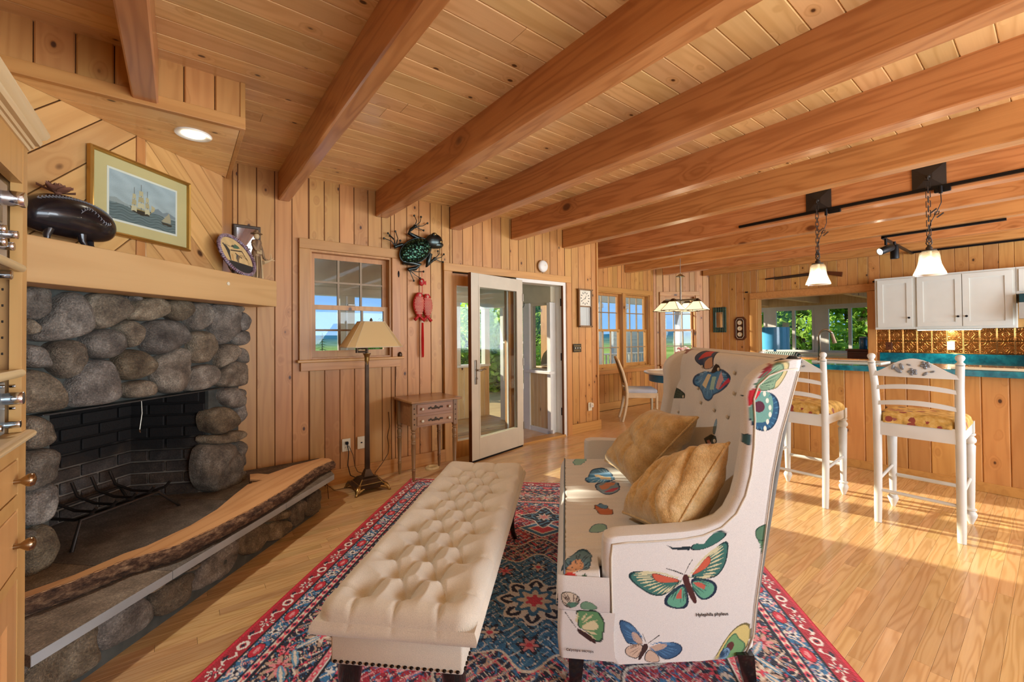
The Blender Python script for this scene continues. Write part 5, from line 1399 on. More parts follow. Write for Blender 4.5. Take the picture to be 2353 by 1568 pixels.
r2_ = thing('black_stereo_deck', 'black audio deck with bright ringed buttons on the middle cabinet shelf', 'receiver', (XC-.158, 1.05, 1.257))
MB().rbox((-.02, 0, .120), (.30, 1.08, .232), .004).build('case', M['black'], r2_)
for z_ in (.085, .195): MB().torus((.132, .500, z_), .017, .004, RY(PI/2)).build('button_ring', M['chrome'], r2_, 180)
for k in range(5): MB().lathe([(.003, 0), (.003, .003)], 8, (.130, .56, .04+.04*k), RY(PI/2)).build('button', M['iron'], r2_, 50)
MB().lathe([(.012, 0), (.012, .02), (.009, .022)], 16, (.130, .54, .235), RY(PI/2)).build('knob', M['chrome'], r2_, 50)
r3 = thing('silver_amplifier', 'silver amplifier with two large turned knobs on the lowest open shelf', 'receiver', (XC-.158, 1.05, 1.096))
MB().rbox((-.02, 0, .068), (.30, 1.08, .126), .004).build('case', M['black'], r3)
MB().rbox((.133, 0, .068), (.012, 1.10, .128), .003).build('faceplate', plain('blue_grey_faceplate', '#8FA6B3', .3, .7), r3)
for y_, z_, r_, L_ in ((.535, .091, .0155, .034), (.55, .025, .009, .026), (.46, .03, .008, .015), (.50, .124, .004, .010), (.585, .118, .004, .010), (.585, .062, .004, .010)):
    knob_mb(y_, z_, r_, L_, .139).build('knob', M['chrome'], r3, 50)
MB().rbox((.140, .42, .09), (.004, .14, .05), .001).build('dial_window', M['navy'], r3)
sp = thing('dark_speaker', 'charcoal mesh covered speaker on top of the tall stereo cabinet', 'speaker', (XC-.14, 1.45, 1.9))
MB().rbox((0, 0, .09), (.20, .56, .178), .05, None, 4).build('grille', plain('charcoal_mesh', '#33332E', .9, bump=1, bscale=220, var=.3, vscale=90), sp, 60)
MB().rbox((0, 0, .006), (.17, .5, .012), .003).build('base', M['black'], sp)

# ------------------------------------------------------------------ rug: pile colours knotted on a 5 mm grid
RS, RN = 2.145, -.165; RL, RW_ = 1.715, 1.275
NX, NY = 660, 490
U, V = np.meshgrid(np.linspace(-RL, RL, NX), np.linspace(-RW_, RW_, NY), indexing='ij')
u, v = U.ravel(), V.ravel()
rng = np.random.default_rng(4)
PAL = {k: np.array(lin(h)) for k, h in dict(red='#A11C30', brt='#C0223A', navy='#151A33', nav2='#1F2A4A', blue='#2F6F9E', sky='#5D93B5', teal='#2C5F78', cream='#D9CDBE', pink='#D88B92', rose='#D2455C', tan='#B79A86', ink='#0C0D18', wht='#E6E0D8').items()}
cols = np.zeros((len(u), 3)); jit = rng.random(len(u))
au, av = np.abs(u), np.abs(v)
d = np.minimum(RL-au, RW_-av)
side = (RL-au) < (RW_-av)
tt = np.where(side, v, u)
def put(mask, c, p=1.0): 
    mm = mask & (jit < p) if p < 1 else mask
    cols[mm] = PAL[c]
def ros(x, y, R, k=8, ph=0.0, dep=.28):
    r = np.hypot(x, y); a = np.arctan2(y, x); return r < R*(1-dep+dep*np.cos(k*a+ph))
def per(t, p, o=0.0): return (t+o+p/2) % p-p/2
def vine(x, y, f, ph=0.0, w=.16):
    return np.abs(np.sin(f*x+1.9*np.sin(f*.83*y+ph))*np.sin(f*.9*y+1.7*np.sin(f*.71*x-ph))) < w
wob = .004*np.sin(tt*60)
# field
put(d > .53, 'red')
F = d > .53
put(F & vine(u, v, 30, .3, .14), 'navy'); put(F & vine(u, v, 47, 1.3, .085), 'pink'); put(F & vine(u, v, 62, 2.1, .055), 'cream'); put(F & vine(u+.2, v+.1, 54, .7, .05), 'blue')
for gx in np.arange(-1.3, 1.31, .185):
    for k, gy in enumerate(np.arange(-.74, .75, .185)):
        ox = gx+(.09 if k % 2 else 0)
        m0 = ros(u-ox, v-gy, .058, 6, gx*9); put(F & m0, ['navy', 'nav2', 'blue', 'rose'][int(abs(gx*31+gy*17)) % 4]); put(F & ros(u-ox, v-gy, .034, 6, 1), ['pink', 'cream', 'rose', 'tan'][int(abs(gx*13+gy*29)) % 4]); put(F & (np.hypot(u-ox, v-gy) < .011), 'ink')
# corner spandrels
sp_ = F & ((np.abs(np.abs(u)-1.2)/.62+np.abs(np.abs(v)-.76)/.60) < 1+.10*np.sin(np.arctan2(np.abs(v)-.76, np.abs(u)-1.2)*14))
put(sp_, 'navy'); put(sp_ & vine(u, v, 34, .9, .17), 'tan'); put(sp_ & vine(u, v, 50, 2.9, .09), 'rose'); put(sp_ & vine(u, v, 60, .1, .07), 'sky')
# central medallion, scalloped, with pendants
def lob(R, k, dep, x0=0.0, sx=1.0, sy=1.0): return ros((u-x0)/sx, v/sy, R, k, 0, dep)
for R_, c in ((.66, 'cream'), (.645, 'navy')):
    put(lob(R_, 12, .07), c)
put(lob(.635, 12, .07) & vine(u, v, 33, 1.1, .20), 'tan'); put(lob(.635, 12, .07) & vine(u, v, 52, .4, .10), 'rose'); put(lob(.635, 12, .07) & vine(u, v, 60, 2.0, .07), 'cream'); put(lob(.635, 12, .07) & vine(u, v, 44, 2.6, .06), 'blue')
put(lob(.465, 10, .09), 'cream'); put(lob(.45, 10, .09), 'blue'); put(lob(.445, 10, .09) & vine(u, v, 40, .2, .13), 'sky'); put(lob(.445, 10, .09) & vine(u, v, 55, 1.7, .08), 'navy'); put(lob(.445, 10, .09) & vine(u, v, 64, 2.3, .06), 'wht')
for k in range(10):
    a = 2*PI*k/10; x, y = .31*math.cos(a), .31*math.sin(a)
    put(ros(u-x, v-y, .062, 6, a), 'navy'); put(ros(u-x, v-y, .043, 6, a), 'pink' if k % 2 else 'cream'); put(np.hypot(u-x, v-y) < .014, 'rose')
put(lob(.19, 8, .12), 'wht'); put(lob(.172, 8, .12), 'navy'); put(lob(.155, 16, .16), 'wht'); put(lob(.12, 8, .15), 'blue'); put(lob(.09, 8, .2), 'cream'); put(lob(.05, 6, .2), 'rose')
for sg in (-1, 1):
    x0 = sg*.80
    dm_ = np.abs(u-x0)/.13+av/.17
    put(dm_ < 1.0, 'wht'); put(dm_ < .9, 'blue'); put(dm_ < .62, 'wht'); put(dm_ < .5, 'rose')
    x0 = sg*.99; dm_ = np.abs(u-x0)/.155+av/.165-.16*np.cos(np.arctan2(v, (u-x0))*4)
    put(dm_ < 1.05, 'wht'); put(dm_ < .95, 'navy'); put((dm_ < .9) & vine(u, v, 60, .2, .18), 'sky'); put(ros(u-x0, v, .06, 8), 'wht'); put(ros(u-x0, v, .04, 8), 'pink')
# borders, from the inside out
def band(a, b, c): 
    m0 = (d >= a) & (d < b); put(m0, c); return m0
m0 = band(.475, .53, 'blue'); x = per(tt, .155); y = d-.5025
put(m0 & vine(tt, d, 70, .4, .16), 'cream'); put(m0 & vine(tt, d, 55, 1.4, .12), 'navy'); put(m0 & ros(x, y, .026, 5), 'brt'); put(m0 & (np.hypot(x, y) < .008), 'pink'); put(m0 & ros(per(tt, .155, .0775), y, .02, 4), 'wht')
band(.466, .475, 'ink')
m0 = band(.435, .466, 'pink'); put(m0 & (np.abs(per(tt, .04)/.02)+np.abs(d-.45)/.0155 < 1), 'rose'); put(m0 & (np.abs(per(tt, .04)/.02)+np.abs(d-.45)/.0155 < .45), 'cream'); put(m0 & (np.abs(d-.45) > .0125), 'wht')
band(.426, .435, 'ink')
m0 = band(.215, .426, 'navy')
y = d-.32
put(m0 & (np.abs(y-.052*np.sin(tt*2*PI/.36)) < .008), 'teal'); put(m0 & vine(tt, d, 42, .9, .13), 'tan'); put(m0 & vine(tt, d, 58, 2.2, .08), 'cream'); put(m0 & vine(tt+.3, d, 50, 1.2, .05), 'rose'); put(m0 & vine(tt+.1, d, 46, .1, .05), 'blue')
for o_, yy, c1, c2, c3 in ((0, .035, 'tan', 'cream', 'rose'), (.18, -.035, 'tan', 'pink', 'red'), (.09, -.065, 'rose', 'pink', 'navy'), (.27, .065, 'rose', 'cream', 'navy')):
    x = per(tt, .36, o_); R_ = .07 if c1 == 'tan' else .04
    put(m0 & ros(x, y-yy, R_*1.15, 7, o_*20), 'ink'); put(m0 & ros(x, y-yy, R_, 7, o_*20, .35), c1); put(m0 & ros(x, y-yy, R_*.66, 7, o_*20+1, .3), c2); put(m0 & ros(x, y-yy, R_*.33, 5), c3)
for o_, sl_ in ((.04, 1), (.22, -1), (.13, -1), (.31, 1)):
    x = per(tt, .36, o_); q = x*.8+sl_*y*.6; w = y*.8-sl_*x*.6
    put(m0 & ((q/.055)**2+(w/.014)**2 < 1), 'sky'); put(m0 & ((q/.05)**2+(w/.006)**2 < 1), 'cream')
band(.206, .215, 'ink')
m0 = band(.172, .206, 'cream'); put(m0 & (np.abs(per(tt, .05)/.025)+np.abs(d-.189)/.017 < 1), 'rose'); put(m0 & (np.abs(per(tt, .05)/.025)+np.abs(d-.189)/.017 < .5), 'navy'); put(m0 & (np.abs(d-.189) > .0135), 'nav2')
band(.164, .172, 'ink')
m0 = band(.098, .164, 'blue'); x = per(tt, .235); y = d-.131
put(m0 & vine(tt, d, 60, .4, .15), 'nav2'); put(m0 & vine(tt, d, 74, 1.8, .12), 'cream'); put(m0 & vine(tt, d, 50, 2.6, .06), 'pink')
put(m0 & ((x/.045)**2+(y/.028)**2 < 1), 'ink'); put(m0 & ((x/.040)**2+(y/.024)**2 < 1), 'brt'); put(m0 & ((x/.02)**2+(y/.01)**2 < 1), 'pink')
x = per(tt, .235, .1175); put(m0 & ros(x, y, .026, 6), 'wht'); put(m0 & (np.hypot(x, y) < .01), 'navy')
band(.088, .098, 'ink')
m0 = band(.0, .088, 'red'); y = d-.052
x = per(tt, .30); put(m0 & ros(x, y, .033, 8, 0, .35), 'wht'); put(m0 & ros(x, y, .018, 8), 'navy'); put(m0 & (np.hypot(x, y) < .008), 'rose')
x = per(tt, .30, .15); put(m0 & (np.abs(np.hypot(x, y*1.2)-.022) < .006), 'wht'); put(m0 & (np.hypot(x, y) < .008), 'navy')
x = per(tt, .15, .075); put(m0 & (np.abs(y-.016*np.sin(x*90)) < .006) & (np.abs(x) < .035), 'wht'); put(m0 & ((np.abs(x)/.02+np.abs(y+.018)/.01) < 1), 'navy')
put(m0 & (d < .014), 'brt')
cols *= (1+.28*(rng.random((len(u), 1))-.5)); cols = (cols*1.3).clip(.004, .95)
rug = thing('persian_rug', 'red and navy Persian rug with blue medallion under the bench and settee', 'rug', tuple(SN(RS, RN, .0005)), PI/4)
mb = MB(); zz = .008+rng.random(len(u))*.0012
mb.v = list(zip(u.tolist(), v.tolist(), zz.tolist()))
idx = np.arange(NX*NY).reshape(NX, NY)
q = np.stack([idx[:-1, :-1], idx[1:, :-1], idx[1:, 1:], idx[:-1, 1:]], -1).reshape(-1, 4)
mb.f = [tuple(r) for r in q.tolist()]; mb.mi = [0]*len(mb.f)
M['pile'] = vcol('rug_pile', .95, .5, 700, .3, .15)
me = mb.mesh('pile', M['pile'], None, fix=False); set_cols(me, cols); link('pile', me, rug)
m = MB(); m.b2((-RL-.002, -RW_-.004, 0), (RL+.002, RW_+.004, .0078)); m.build('backing', plain('rug_selvedge', '#B5202F', .95), rug)
fg = MB(); rr_ = random.Random(8)
for k in range(520):
    y = -RW_+2*RW_*k/520
    for sx in (1, -1):
        if sx < 0 and k % 3: continue
        fg.tube([(sx*RL, y, .004), (sx*(RL+.03), y+rr_.uniform(-.006, .006), .003), (sx*(RL+.045), y+rr_.uniform(-.012, .012), .002)], .0013, 4, cap=False)
o = fg.build('fringe', plain('cream_fringe', '#DCCFB8', .9), rug, fix=False); o['kind'] = 'stuff'

# ------------------------------------------------------------------ tufted bench
def fabric(name, col, bs=420, bump=.35, sheen=.3):
    t = NT(name); tc = t.new('ShaderNodeTexCoord'); n1 = t.noise(tc.outputs['Object'], bs, 3, .65); n2 = t.noise(tc.outputs['Object'], 7, 2)
    c = lin(col)
    t.l.new(t.mix(.5, t.ramp(n2, [(.3, tuple(x*.93 for x in c)+(1,)), (.7, tuple(min(1, x*1.05) for x in c)+(1,))]), t.ramp(n1, [(.3, (.7, .7, .7, 1)), (.7, (1.25, 1.25, 1.25, 1))]), 'MULTIPLY'), t.b.inputs['Base Color'])
    t.b.inputs['Roughness'].default_value = .9; t.b.inputs['Sheen Weight'].default_value = sheen; t.b.inputs['Specular IOR Level'].default_value = .25
    t.bump(n1, bump, .003); return t.m
M['linen'] = fabric('oatmeal_linen', '#CFC3B0')
M['leg'] = plain('black_lacquer', '#17110E', .25, coat=.4)
bn = thing('tufted_bench', 'long button tufted bench in oatmeal linen with nailhead trim on the rug', 'bench', tuple(SN(2.045, -.535, .0095)), PI/4)
HB, HX, HY = .495, .785, .258
btn = []
for k in range(13):
    xs = -.66+.1185*k-.0
    for y in ((-.14, 0, .14) if k % 2 == 0 else (-.07, .07)):
        if xs < HX-.05: btn.append((xs, y))
def edgeline(n, half, r=.06):
    a = np.linspace(-half, -half+r, 14, endpoint=False); b = np.linspace(-half+r, half-r, n, endpoint=False); c = np.linspace(half-r, half, 15)
    s0 = (a+half)/r; a = -half+r*(1-np.cos(s0*PI/2)); s1 = (c-half+r)/r; c = half-r+r*np.sin(s1*PI/2)
    return np.concatenate([a, b, c])
gx = edgeline(280, HX); gy = edgeline(90, HY)
X, Y = np.meshgrid(gx, gy, indexing='ij')
r_ = .06
dx = np.clip(HX-np.abs(X), 0, r_); dy = np.clip(HY-np.abs(Y), 0, r_)
dd = np.sqrt(np.clip((r_-dx)**2+(r_-dy)**2, 0, r_*r_))
Z = HB-r_+np.sqrt(np.clip(r_*r_-dd*dd, 0, None))
B = np.array(btn)
pit = np.zeros_like(X); puff = np.zeros_like(X)
for bx, by in btn:
    r = np.hypot(X-bx, Y-by); pit = np.maximum(pit, .070*np.exp(-(r/.050)**1.25))
def seg(p, q):
    p, q = np.array(p), np.array(q); e = q-p; L2 = e@e
    t = np.clip(((X-p[0])*e[0]+(Y-p[1])*e[1])/L2, 0, 1); return np.hypot(X-p[0]-t*e[0], Y-p[1]-t*e[1])
cre = np.zeros_like(X)
for i, p in enumerate(btn):
    for q in btn[i+1:]:
        if abs(q[0]-p[0]-.1185) < .01 and abs(abs(q[1]-p[1])-.07) < .01: cre = np.maximum(cre, .017*np.exp(-(seg(p, q)/.011)**1.0))
    if abs(abs(p[1])-.14) < .01: cre = np.maximum(cre, .013*np.exp(-(seg(p, (p[0], math.copysign(HY, p[1])))/.010)))
for p in btn:
    if p[0] < -.6: cre = np.maximum(cre, .013*np.exp(-(seg(p, (-HX, p[1]))/.010)))
    if p[0] > .58 and abs(p[1]) < .1: cre = np.maximum(cre, .010*np.exp(-(seg(p, (HX, p[1]))/.010)))
fall = np.clip(np.minimum(HX-np.abs(X), HY-np.abs(Y))/.03, 0, 1)
Z = Z-np.maximum(pit*np.clip(fall, 0, 1), 0)-np.maximum(cre*(.35+.65*fall)*1.25-pit*.30, 0)
rows_ = []
mb = MB(); mb.grid([[(X[i, j], Y[i, j], Z[i, j]) for j in range(len(gy))] for i in range(len(gx))])
nxg, nyg = len(gx), len(gy)
per_ = [(i, 0) for i in range(nxg)]+[(nxg-1, j) for j in range(1, nyg)]+[(i, nyg-1) for i in range(nxg-2, -1, -1)]+[(0, j) for j in range(nyg-2, 0, -1)]
P = []
for fz, ins in ((0, 0), (.25, -.007), (.5, -.010), (.75, -.006), (.92, .008), (1, .026)):
    P.append([(X[i, j]*(1-ins/HX), Y[i, j]*(1-ins/HY), Z[i, j]*(1-fz)+.383*fz) for i, j in per_])
mb.grid(P, cv=True)
MBc = mb.build('cushion', M['linen'], bn, 180)
for bx, by in btn: MB().ell((bx, by, HB-.062), (.0125, .0125, .007), None, 12, 6).build('button', M['linen'], bn, 180)
m = MB(); m.rbox((0, 0, .335), (2*HX-.055, 2*HY-.085, .105), .008); m.build('base', M['linen'], bn, 60)
bxh, byh = HX-.0275, HY-.0425
nail = MB().ell((0, 0, 0), (.0068, .0068, .0045), None, 10, 6).mesh('nailhead', plain('blackened_nail', '#2A211B', .3, .8), 180)
np_ = []
for k in range(20):
    y = -byh+.016+(2*byh-.032)*k/19; np_ += [(-bxh-.001, y), (bxh+.001, y)]
for k in range(70):
    x = -bxh+.016+(2*bxh-.032)*k/69; np_ += [(x, byh+.001), (x, -byh-.001)]
for x, y in np_: link('nailhead', nail, bn, (x, y, .295))
zg = MB()
for k in range(58):
    a = -bxh+2*bxh*k/58; zg.box((a, byh+.002, .389), (.012, .004, .004)); zg.box((a, -byh-.002, .389), (.012, .004, .004))
for k in range(18):
    a = -byh+2*byh*k/18; zg.box((-bxh-.002, a, .389), (.004, .012, .004)); zg.box((bxh+.002, a, .389), (.004, .012, .004))
zg.build('gimp_stitching', M['leg'], bn)
for sx in (-1, 1):
    for sy in (-1, 1):
        P = [(sx*(bxh-.05), sy*(byh-.045), .29), (sx*(bxh-.048), sy*(byh-.04), .22), (sx*(bxh-.045), sy*(byh-.042), .14), (sx*(bxh-.035), sy*(byh-.03), .05), (sx*(bxh-.022), sy*(byh-.02), .012), (sx*(bxh-.018), sy*(byh-.018), .0)]
        MB().tube(P, [.040, .038, .022, .015, .016, .013], 12).build('leg', M['leg'], bn, 60)

# ------------------------------------------------------------------ wing settee with butterfly print
LIN = np.array(lin('#D6D1CB'))
def colour(base, layers, u, v):
    c = np.ones((len(u), 3))*base
    for poly, h in layers: c[pip(u, v, poly)] = lin(h)
    return c
ART = {k: [tuple(p) for p in v] for k, v in ART.items()}
def inner(poly, k=.88):
    cx = sum(p[0] for p in poly)/len(poly); cy = sum(p[1] for p in poly)/len(poly); return [(cx+(p[0]-cx)*k, cy+(p[1]-cy)*k) for p in poly]
def wing(k, edge, fill): a = smooth_poly(ART[k], 2); return [(a, edge), (inner(a, .90), fill)]
def streaks(k, root, n, col, w=.0022, f0=.45, f1=.93):
    a = smooth_poly(ART[k], 1); out = []
    for i in range(n):
        p = a[int(len(a)*i/n)]; dx, dy = p[0]-root[0], p[1]-root[1]; L_ = math.hypot(dx, dy)
        if L_ < .03: continue
        nx, ny = -dy/L_*w, dx/L_*w
        A_ = (root[0]+dx*f0, root[1]+dy*f0); B_ = (root[0]+dx*f1, root[1]+dy*f1); Mx = (root[0]+dx*(f0*.4+f1*.6), root[1]+dy*(f0*.4+f1*.6))
        out.append(([A_, (Mx[0]+nx*1.6, Mx[1]+ny*1.6), B_, (Mx[0]-nx*1.6, Mx[1]-ny*1.6)], col))
    return out
mr = ART['m_body'][0]
LAY = []
LAY += wing('m_ul', '#1C3638', '#3B6B62')+wing('m_ur', '#1C3638', '#3B6B62')
LAY += streaks('m_ul', mr, 26, '#C9C29A', .0022, .5, .92)+streaks('m_ur', mr, 26, '#C9C29A', .0022, .5, .92)
LAY += wing('m_ul_red', '#8C3B2A', '#C25B42')+wing('m_ur_red', '#8C3B2A', '#C25B42')
LAY += wing('m_ll', '#172438', '#1D2E42')+wing('m_lr', '#172438', '#1D2E42')+[(smooth_poly(ART['m_ll_g'], 2), '#5E9B80'), (smooth_poly(ART['m_lr_g'], 2), '#5E9B80')]
LAY += streaks('m_ll', mr, 16, '#2C4A46', .0012, .3, .8)+streaks('m_lr', mr, 16, '#2C4A46', .0012, .3, .8)
LAY += [(ART['m_ll_r'], '#B8594A'), (ART['m_lr_r'], '#B8594A'), (smooth_poly(ART['m_body'], 2), '#4A2320'), (ART['m_a1'], '#2A2420'), (ART['m_a2'], '#2A2420')]
br_ = ART['b_body'][1]
LAY += wing('b_ul', '#22324A', '#35577A')+wing('b_ur', '#22324A', '#35577A')+[(smooth_poly(ART['b_ul_p'], 1), '#B79A86'), (smooth_poly(ART['b_ur_p'], 1), '#B79A86')]+wing('b_ll', '#2B2A30', '#C3A892')+wing('b_lr', '#2B2A30', '#C3A892')
LAY += streaks('b_ul', br_, 14, '#4F79A0', .0012, .4, .9)+streaks('b_ur', br_, 14, '#4F79A0', .0012, .4, .9)+streaks('b_ll', br_, 12, '#8A7262', .001, .3, .9)
LAY += [(smooth_poly(ART['b_body'], 1), '#3D2622'), (ART['b_a1'], '#2A2420'), (ART['b_a2'], '#2A2420')]
LAY += wing('w_out', '#6E6440', '#CDBB76')+wing('w_gr', '#466B50', '#6F9A66')+[(smooth_poly(ART['w_dk'], 1), '#5C2F2A')]+wing('w_bl', '#2A4663', '#7FA6C4')+streaks('w_bl', ART['w_dk'][0], 14, '#24405C', .002, .2, .95)
LAY += wing('r_gr', '#2E4A3A', '#5F8A68')+[(ART['r_cr'], '#C9B68C')]+streaks('r_gr', ART['r_gr'][4], 12, '#38604C', .001, .2, .9)
LAY += wing('t_gr', '#18242C', '#35665C')+[(ART['t_cr'], '#1D2B33')]
LAY += wing('v_cr', '#8F8560', '#CFC08C')+wing('v_gr', '#54705A', '#86A384')+[(ART['v_dkr'], '#8A2F38')]+wing('v_bl', '#21384F', '#2E5878')+[(smooth_poly(ART['v_g2'], 2), '#6E9E92'), (smooth_poly(ART['v_red'], 1), '#C4303C'), (smooth_poly(ART['v_spot'], 2), '#5A2A3A')]
vr_ = ART['v_spot'][4]
LAY += streaks('v_bl', vr_, 22, '#4A7E9C', .0014, .75, .97)+streaks('v_gr', ART['v_red'][0], 14, '#4F6F5A', .001, .2, .95)
for k in range(6):
    a = -.9+k*.42; cx, cy = ART['v_g2'][4][0]-.008-.01*abs(k-2.5), ART['v_g2'][4][1]+.06-.026*k
    LAY.append(([(cx+.006*math.cos(q), cy+.010*math.sin(q)) for q in [2*PI*j/10 for j in range(10)]], '#E2DFCC'))
LAY += wing('v_low', '#24303A', '#3D5F66')+[(ART['v_eye'], '#1C2B33')]+wing('v_bot', '#2C4A3C', '#55785C')
# near and far side: arm and wing in one upholstered shell, lofted over z
FR = [(.118, .155), (.146, .136), (.30, .131), (.50, .128), (.56, .130), (.575, .136), (.583, .160), (.586, .22), (.588, .32), (.594, .42), (.603, .49), (.627, .556), (.66, .592), (.714, .622), (.77, .638), (.826, .649), (.923, .666), (1.02, .668), (1.085, .664), (1.12, .672), (1.149, .686), (1.175, .712), (1.197, .745), (1.212, .785), (1.224, .83)]
RE = [(.118, .52), (.122, .60), (.135, .66), (.155, .690), (.31, .706), (.55, .743), (.791, .78), (.952, .815), (1.065, .85), (1.204, .891), (1.224, .893)]
def lerp(T, z):
    for (a, b), (c, d_) in zip(T, T[1:]):
        if z <= c: return b+(d_-b)*max(0, (z-a))/(c-a+1e-9)
    return T[-1][1]
def side(name, sgn, st, s_base, art):
    """sgn +1: outer face at smaller s"""
    cols_u = []; P = []; TH = .085
    NO = 290 if art else 60; dz = .0025 if art else .012
    zs = list(np.arange(.118, .56, dz))+list(np.linspace(.56, .594, 26))+list(np.arange(.597, 1.19, dz))+list(np.linspace(1.19, 1.224, 16))
    for z in zs:
        f, b = lerp(FR, z), lerp(RE, z); w = max(.012, b-f); row = []
        th = min(TH, w*.8); r = min(.032, w*.45, th*.5)
        so_ = lambda n: s_base+sgn*.17*(n-.13)
        dome = 1.0
        outer = [(f+r+(w-2*r)*k/(NO-1), 0.0) for k in range(NO)]
        bk_ = [(b-r+r*math.sin(a), r-r*math.cos(a)) for a in np.linspace(.2, PI/2, 5)]+[(b-r+r*math.cos(a), th-r+r*math.sin(a)) for a in np.linspace(0, PI/2, 5)]
        inn_ = [(b-r-(w-2*r)*k/24, th) for k in range(1, 24)]
        fr_ = [(f+r-r*math.sin(a), th-r+r*math.cos(a)) for a in np.linspace(0, PI/2, 7)]+[(f+r-r*math.cos(a), r-r*math.sin(a)) for a in np.linspace(0, PI/2, 7)[:-1]]
        ring = outer+bk_+inn_+fr_
        for n_, t_ in ring:
            s_ = so_(n_)+sgn*t_
            row.append(Vector((s_-2.38, -(n_-.40), z))); cols_u.append((n_, z, t_))
        P.append(row)
    mb = MB(); mb.grid(P, cv=True); nr = len(P[0]); mb.add(P[-1], [tuple(range(nr))]); mb.add(P[0], [tuple(range(nr))])
    me = mb.mesh(name, M['print'], 180, fix=False)
    n_tot = len(mb.v); base = np.ones((n_tot, 3))*LIN
    uu = np.array(cols_u); m_ = uu[:, 2] < .05
    if art: 
        c = colour(LIN, LAY, uu[:, 0], uu[:, 1]); base[:len(uu)][m_] = c[m_]
    base *= 1.0
    set_cols(me, base)
    return link(name, me, st)
M['print'] = vcol('butterfly_linen', .9, .22, 500, .15, .2)
st_ = thing('wing_settee', 'tall wingback settee in white linen printed with large butterflies on the rug', 'settee', tuple(SN(2.38, .40, .0095)), PI/4)
def T3(s, n, z): return Vector((s-2.38, -(n-.40), z))
side('arm_panel', 1, st_, 1.60, True)
side('arm_panel', -1, st_, 3.165, False)
# piping of the near panel
pts = [T3(1.60+.17*(lerp(FR, z)+.028-.13)-.002, lerp(FR, z)+.030, z-.022) for z in [.15, .3, .45, .53]]
pts += [T3(1.60+.17*(n-.13)-.002, n, z) for n, z in ((.165, .555), (.22, .560), (.32, .562), (.42, .566), (.50, .578), (.57, .606), (.625, .655), (.66, .72), (.682, .80), (.695, .90), (.70, 1.0), (.697, 1.08), (.715, 1.13), (.755, 1.165), (.81, 1.185), (.865, 1.19))]
MB().tube(pts, .0035, 6).build('piping', M['linen'], st_, 180)
MB().tube([T3(1.60+.17*(lerp(RE, z)-.014-.13)-.001, lerp(RE, z)-.014, z) for z in (.14, .2, .31, .55, .79, .95, 1.06, 1.18)], .0035, 6).build('piping', M['linen'], st_, 180)
# back: tufted inside face, plain outside
NSb, NZb = 420, 290
S_g, Z_g = np.meshgrid(np.linspace(1.76, 3.02, NSb), np.linspace(.36, 1.225, NZb), indexing='ij')
su, zu = S_g.ravel(), Z_g.ravel()
dep = .55+.2*zu
rt = np.clip((zu-1.165)/.06, 0, 1); dep = dep+.05*(1-np.sqrt(np.clip(1-rt*rt, 0, 1)))
wr2 = np.clip(1-np.abs(su-2.39)/.63, 0, 1); dep -= .02*np.clip(1-wr2*6, 0, 1)
BT = [tuple(p) for p in BTN]+[(1.9, 1.14), (1.88, 1.03), (2.60, 1.01), (2.98, 1.03), (1.85, .9), (2.6, .80), (2.2, .80), (2.9, .82)]
for bx, bz in BT:
    r = np.hypot(su-bx, zu-bz); dep += .020*np.exp(-(r/.045)**1.3)
BL = []
for k, e, f_ in (('k_ul', '#1C2338', '#2C3E5C'), ('k_bl', '#1F4266', '#3F7CAE'), ('l_out', '#1E2A26', '#3C4A40'), ('a_out', '#26343A', '#7C8A74'), ('s_bl', '#44688A', '#7FA0B8')): BL += wing(k, e, f_)
kr = ART['k_body'][0]
BL += streaks('k_bl', kr, 26, '#7FB2D4', .0022, .4, .9)+streaks('k_bl', kr, 15, '#1D3C60', .0016, .5, .97)+[(ART['k_ul_r'], '#C23B40'), (smooth_poly(ART['k_ul_o'], 1), '#B98868'), (ART['k_cr'], '#D6C7A2'), (ART['k_pk'], '#C79AA0'), (ART['k_rd'], '#C2344C'), (ART['k_wh'], '#9CC0B6'), (ART['l_or'], '#C9603C'), (ART['l_rd'], '#A8302C'), (ART['l_ye'], '#D8C080'), (ART['a_pk'], '#8F6C6A'), (ART['a_dk'], '#4A332E'), (ART['s_dk'], '#3A3E36'), (ART['s_pk'], '#C08A80'), (smooth_poly(ART['k_body'], 1), '#2E211C')]
BL += streaks('l_out', ART['l_out'][0], 16, '#15201C', .002, .3, .95)
mb = MB(); mb.v = [tuple(T3(a, b, c)) for a, b, c in zip(su, dep, zu)]
idx = np.arange(NSb*NZb).reshape(NSb, NZb); q = np.stack([idx[:-1, :-1], idx[1:, :-1], idx[1:, 1:], idx[:-1, 1:]], -1).reshape(-1, 4)
mb.f = [tuple(r) for r in q.tolist()]; mb.mi = [0]*len(mb.f); nfront = len(mb.v)
# top roll and outside back
prof = [(1.225, .0), (1.238, .02), (1.236, .045), (1.215, .058), (.9, .060), (.30, .060), (.16, .03)]
P = [[T3(s_, (.55+.2*min(zp, 1.225)+.04+dn if zp > .3 else .70+dn*.5), zp) for zp, dn in [(1.225, .005)]+prof[1:]] for s_ in np.linspace(1.76, 3.02, 40)]
mb.grid(P)
me = mb.mesh('back', M['print'], 180, fix=False)
c = np.ones((len(mb.v), 3))*LIN; c[:nfront] = colour(LIN, BL, su, zu); set_cols(me, c); bk = link('back', me, st_)
for bx, bz in BT: MB().ell(T3(bx, .55+.2*bz+.010, bz), (.010, .006, .010), None, 12, 7).build('button', M['linen'], bk, 180)
